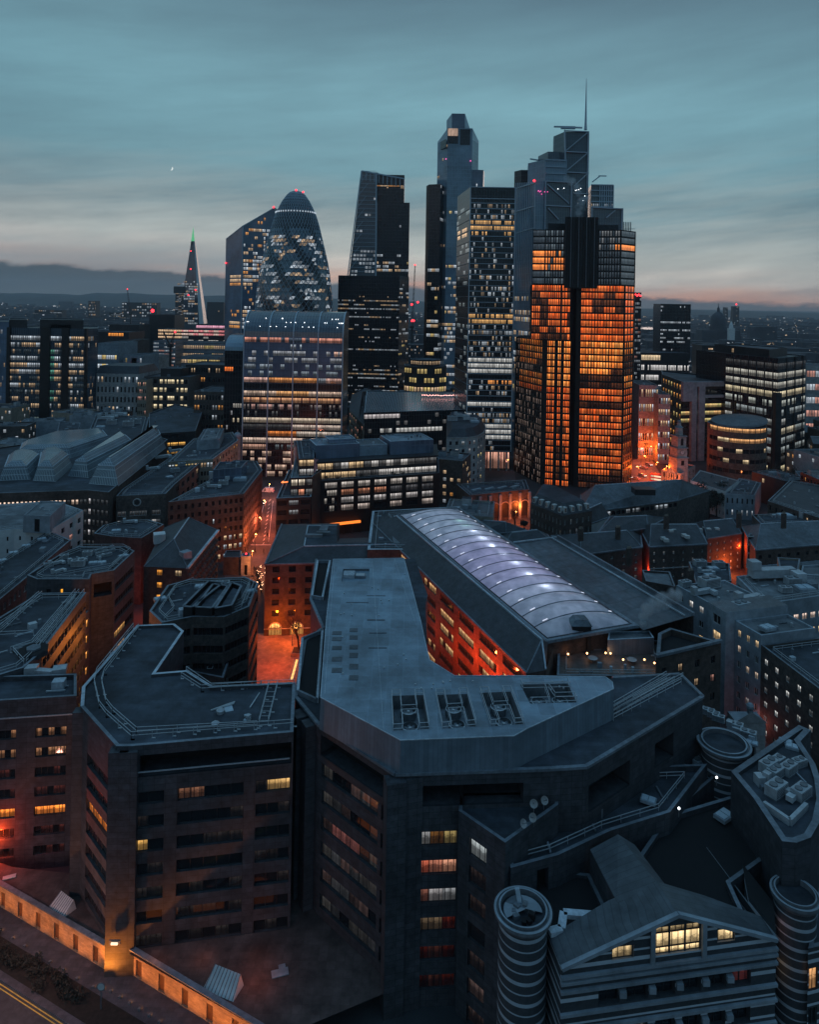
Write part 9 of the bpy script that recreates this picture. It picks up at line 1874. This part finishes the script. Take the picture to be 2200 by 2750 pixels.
def farbox(mb, x, y, w, d_, h, rg, dens, big=False):
    mb.box((x, y, 0), (w, d_, h), FARM, rg.uniform(-.3, .3) if big else 0, top=ROOF)
    n = 0
    cl = rg.choice(((1, .9, .8), (.8, .9, 1), (1, .72, .45), (.9, .95, 1)))
    s = max(1.0, y / 900)
    for k in range(int(dens)):
        if rg.random() < .4: continue
        fx, fz, ww = rg.uniform(-.46, .40) * w, rg.uniform(.15, .92) * h, rg.choice((1.2, 1.6, 2.2, 4.5)) * s * .55; g = rg.uniform(.1, .8) ** 1.6
        mb.face([(x + fx, y - d_ / 2 - .6, fz), (x + fx + ww, y - d_ / 2 - .6, fz), (x + fx + ww, y - d_ / 2 - .6, fz + .9 * s), (x + fx, y - d_ / 2 - .6, fz + .9 * s)], GLASSF, [(0, 0), (ww, 0), (ww, 1), (0, 1)], (cl[0] * g, cl[1] * g, cl[2] * g, .9))
n_far = 0; y = 720.0
while y < 1500 and n_far < 280:
    x = -y * .60
    while x < y * .60:
        w, d_, h = rg.uniform(18, 46), rg.uniform(16, 30), rg.choice((14, 18, 20, 24, 28, 34)) * rg.uniform(.8, 1.1)
        if free(x, y, w * .55) and rg.random() < .62 and n_far < 285:
            mb = MB(); farbox(mb, x, y, w, d_, h, rg, 10 + w * h / 45, True); o = mb.obj('far_building', None, (x, y, 0)); tag(o, 'far-off low city building with scattered lights under the haze', 'building', 'far-off city buildings'); n_far += 1
        x += w + rg.uniform(4, 30)
    y += rg.uniform(38, 60)
print('far', n_far)
mb = MB(); y = 1250.0
while y < 7200:
    x = -y * .62; st = 1 + (y - 1250) / 3000
    while x < y * .62:
        w, d_, h = rg.uniform(20, 60) * st, rg.uniform(16, 30), rg.choice((9, 12, 15, 18, 22)) * rg.uniform(.7, 1.2) * (2.2 if rg.random() < .02 else 1)
        if not (2450 < y < 3350 and .30 < x / y < .37): farbox(mb, x, y, w, d_, h, rg, rg.choice((1, 1, 2, 3, 6)))
        x += w + rg.uniform(5, 60) * st
    y += 45 * st
tag(mb.obj('far_city'), 'far city fading in haze to the horizon with countless lights', 'city', kind='stuff')
# ---- moon and steam
d = 30000; c = at_d(459, 453, d); R = 5.2 * d / FOC; mn = MB(); mm = emit('moonlit_rock', (.95, .97, .9), 1.0); a0 = radians(-25); n = 18; rim = []
out = [(R * cos(a0 - pi / 2 + pi * i / n), R * sin(a0 - pi / 2 + pi * i / n)) for i in range(n + 1)]
ex, ey = cos(a0), sin(a0)
inn = []
for i in range(n + 1):
    t_ = -pi / 2 + pi * i / n; u, v_ = R * .62 * cos(t_), R * sin(t_); inn.append((u * ex - v_ * ey, u * ey + v_ * ex))
for i in range(n):
    q = [out[i], out[i + 1], inn[i + 1], inn[i]]
    for dy_ in (0, R * .2): mn.face([(c.x + x, c.y + dy_, c.z + z) for x, z in q], mm)
tag(mn.obj('moon'), 'thin waxing crescent moon in the teal sky', 'moon', kind='structure')
def steam_mat(dens, sc):
    mt = bpy.data.materials.new('steam'); mt.use_nodes = True; n = mt.node_tree.nodes; l = mt.node_tree.links; n.clear(); o = n.new('ShaderNodeOutputMaterial'); v = n.new('ShaderNodeVolumePrincipled'); tc = n.new('ShaderNodeTexCoord'); no = n.new('ShaderNodeTexNoise'); no.inputs['Scale'].default_value = sc; no.inputs['Detail'].default_value = 4; l.new(tc.outputs['Object'], no.inputs['Vector'])
    r = n.new('ShaderNodeMapRange'); r.inputs[1].default_value = .36; r.inputs[2].default_value = .70; l.new(no.outputs[0], r.inputs[0])
    ds = n.new('ShaderNodeVectorMath'); ds.operation = 'DISTANCE'; l.new(tc.outputs['Generated'], ds.inputs[0]); ds.inputs[1].default_value = (.5, .5, .5)
    e = n.new('ShaderNodeMapRange'); e.inputs[1].default_value = .5; e.inputs[2].default_value = .1; e.inputs[4].default_value = dens; l.new(ds.outputs['Value'], e.inputs[0])
    m = n.new('ShaderNodeMath'); m.operation = 'MULTIPLY'; l.new(r.outputs[0], m.inputs[0]); l.new(e.outputs[0], m.inputs[1]); l.new(m.outputs[0], v.inputs['Density']); v.inputs['Color'].default_value = (.92, .94, .97, 1); l.new(v.outputs[0], o.inputs['Volume']); return mt
def steam(pts, d, label, mt):
    r = root('steam', label, 'steam', at_d(*pts[0][:2], d)); r['kind'] = 'stuff'
    for px, py, rad_ in pts: m = MB(); m.ball(at_d(px, py, d), rad_ * d / FOC, mt, n=14, m=9); m.obj('puff', r, merge=True)
steam([(1553, 588, 8), (1554, 573, 11), (1556, 556, 13), (1563, 541, 15), (1575, 533, 10), (1553, 520, 12), (1548, 502, 14), (1536, 488, 14), (1522, 480, 12)], 400, 'pale steam drifting up from the crown of the bronze tower', steam_mat(.55, .22))
steam([(1728, 1692, 8), (1727, 1674, 12), (1728, 1655, 15), (1738, 1636, 20), (1757, 1622, 24), (1782, 1612, 26), (1812, 1598, 24)], 152, 'wisp of steam curling from the ribbed plant enclosure', steam_mat(1.5, .7))
# ---- the haze of the evening air
hz = MB(); hz.box((0, 5400, -1.0), (24000, 11500, 345), BLACK); hm = bpy.data.materials.new('evening_haze'); hm.use_nodes = True; n = hm.node_tree.nodes; n.clear(); o = n.new('ShaderNodeOutputMaterial'); v = n.new('ShaderNodeVolumePrincipled'); v.inputs['Density'].default_value = HAZE = 5.5e-5; v.inputs['Color'].default_value = (.86, .92, 1, 1); v.inputs['Anisotropy'].default_value = .3; hm.node_tree.links.new(v.outputs[0], o.inputs['Volume'])
hz.m = [0] * len(hz.m); hz.mats = [hm]; tag(hz.obj('haze'), kind='stuff')
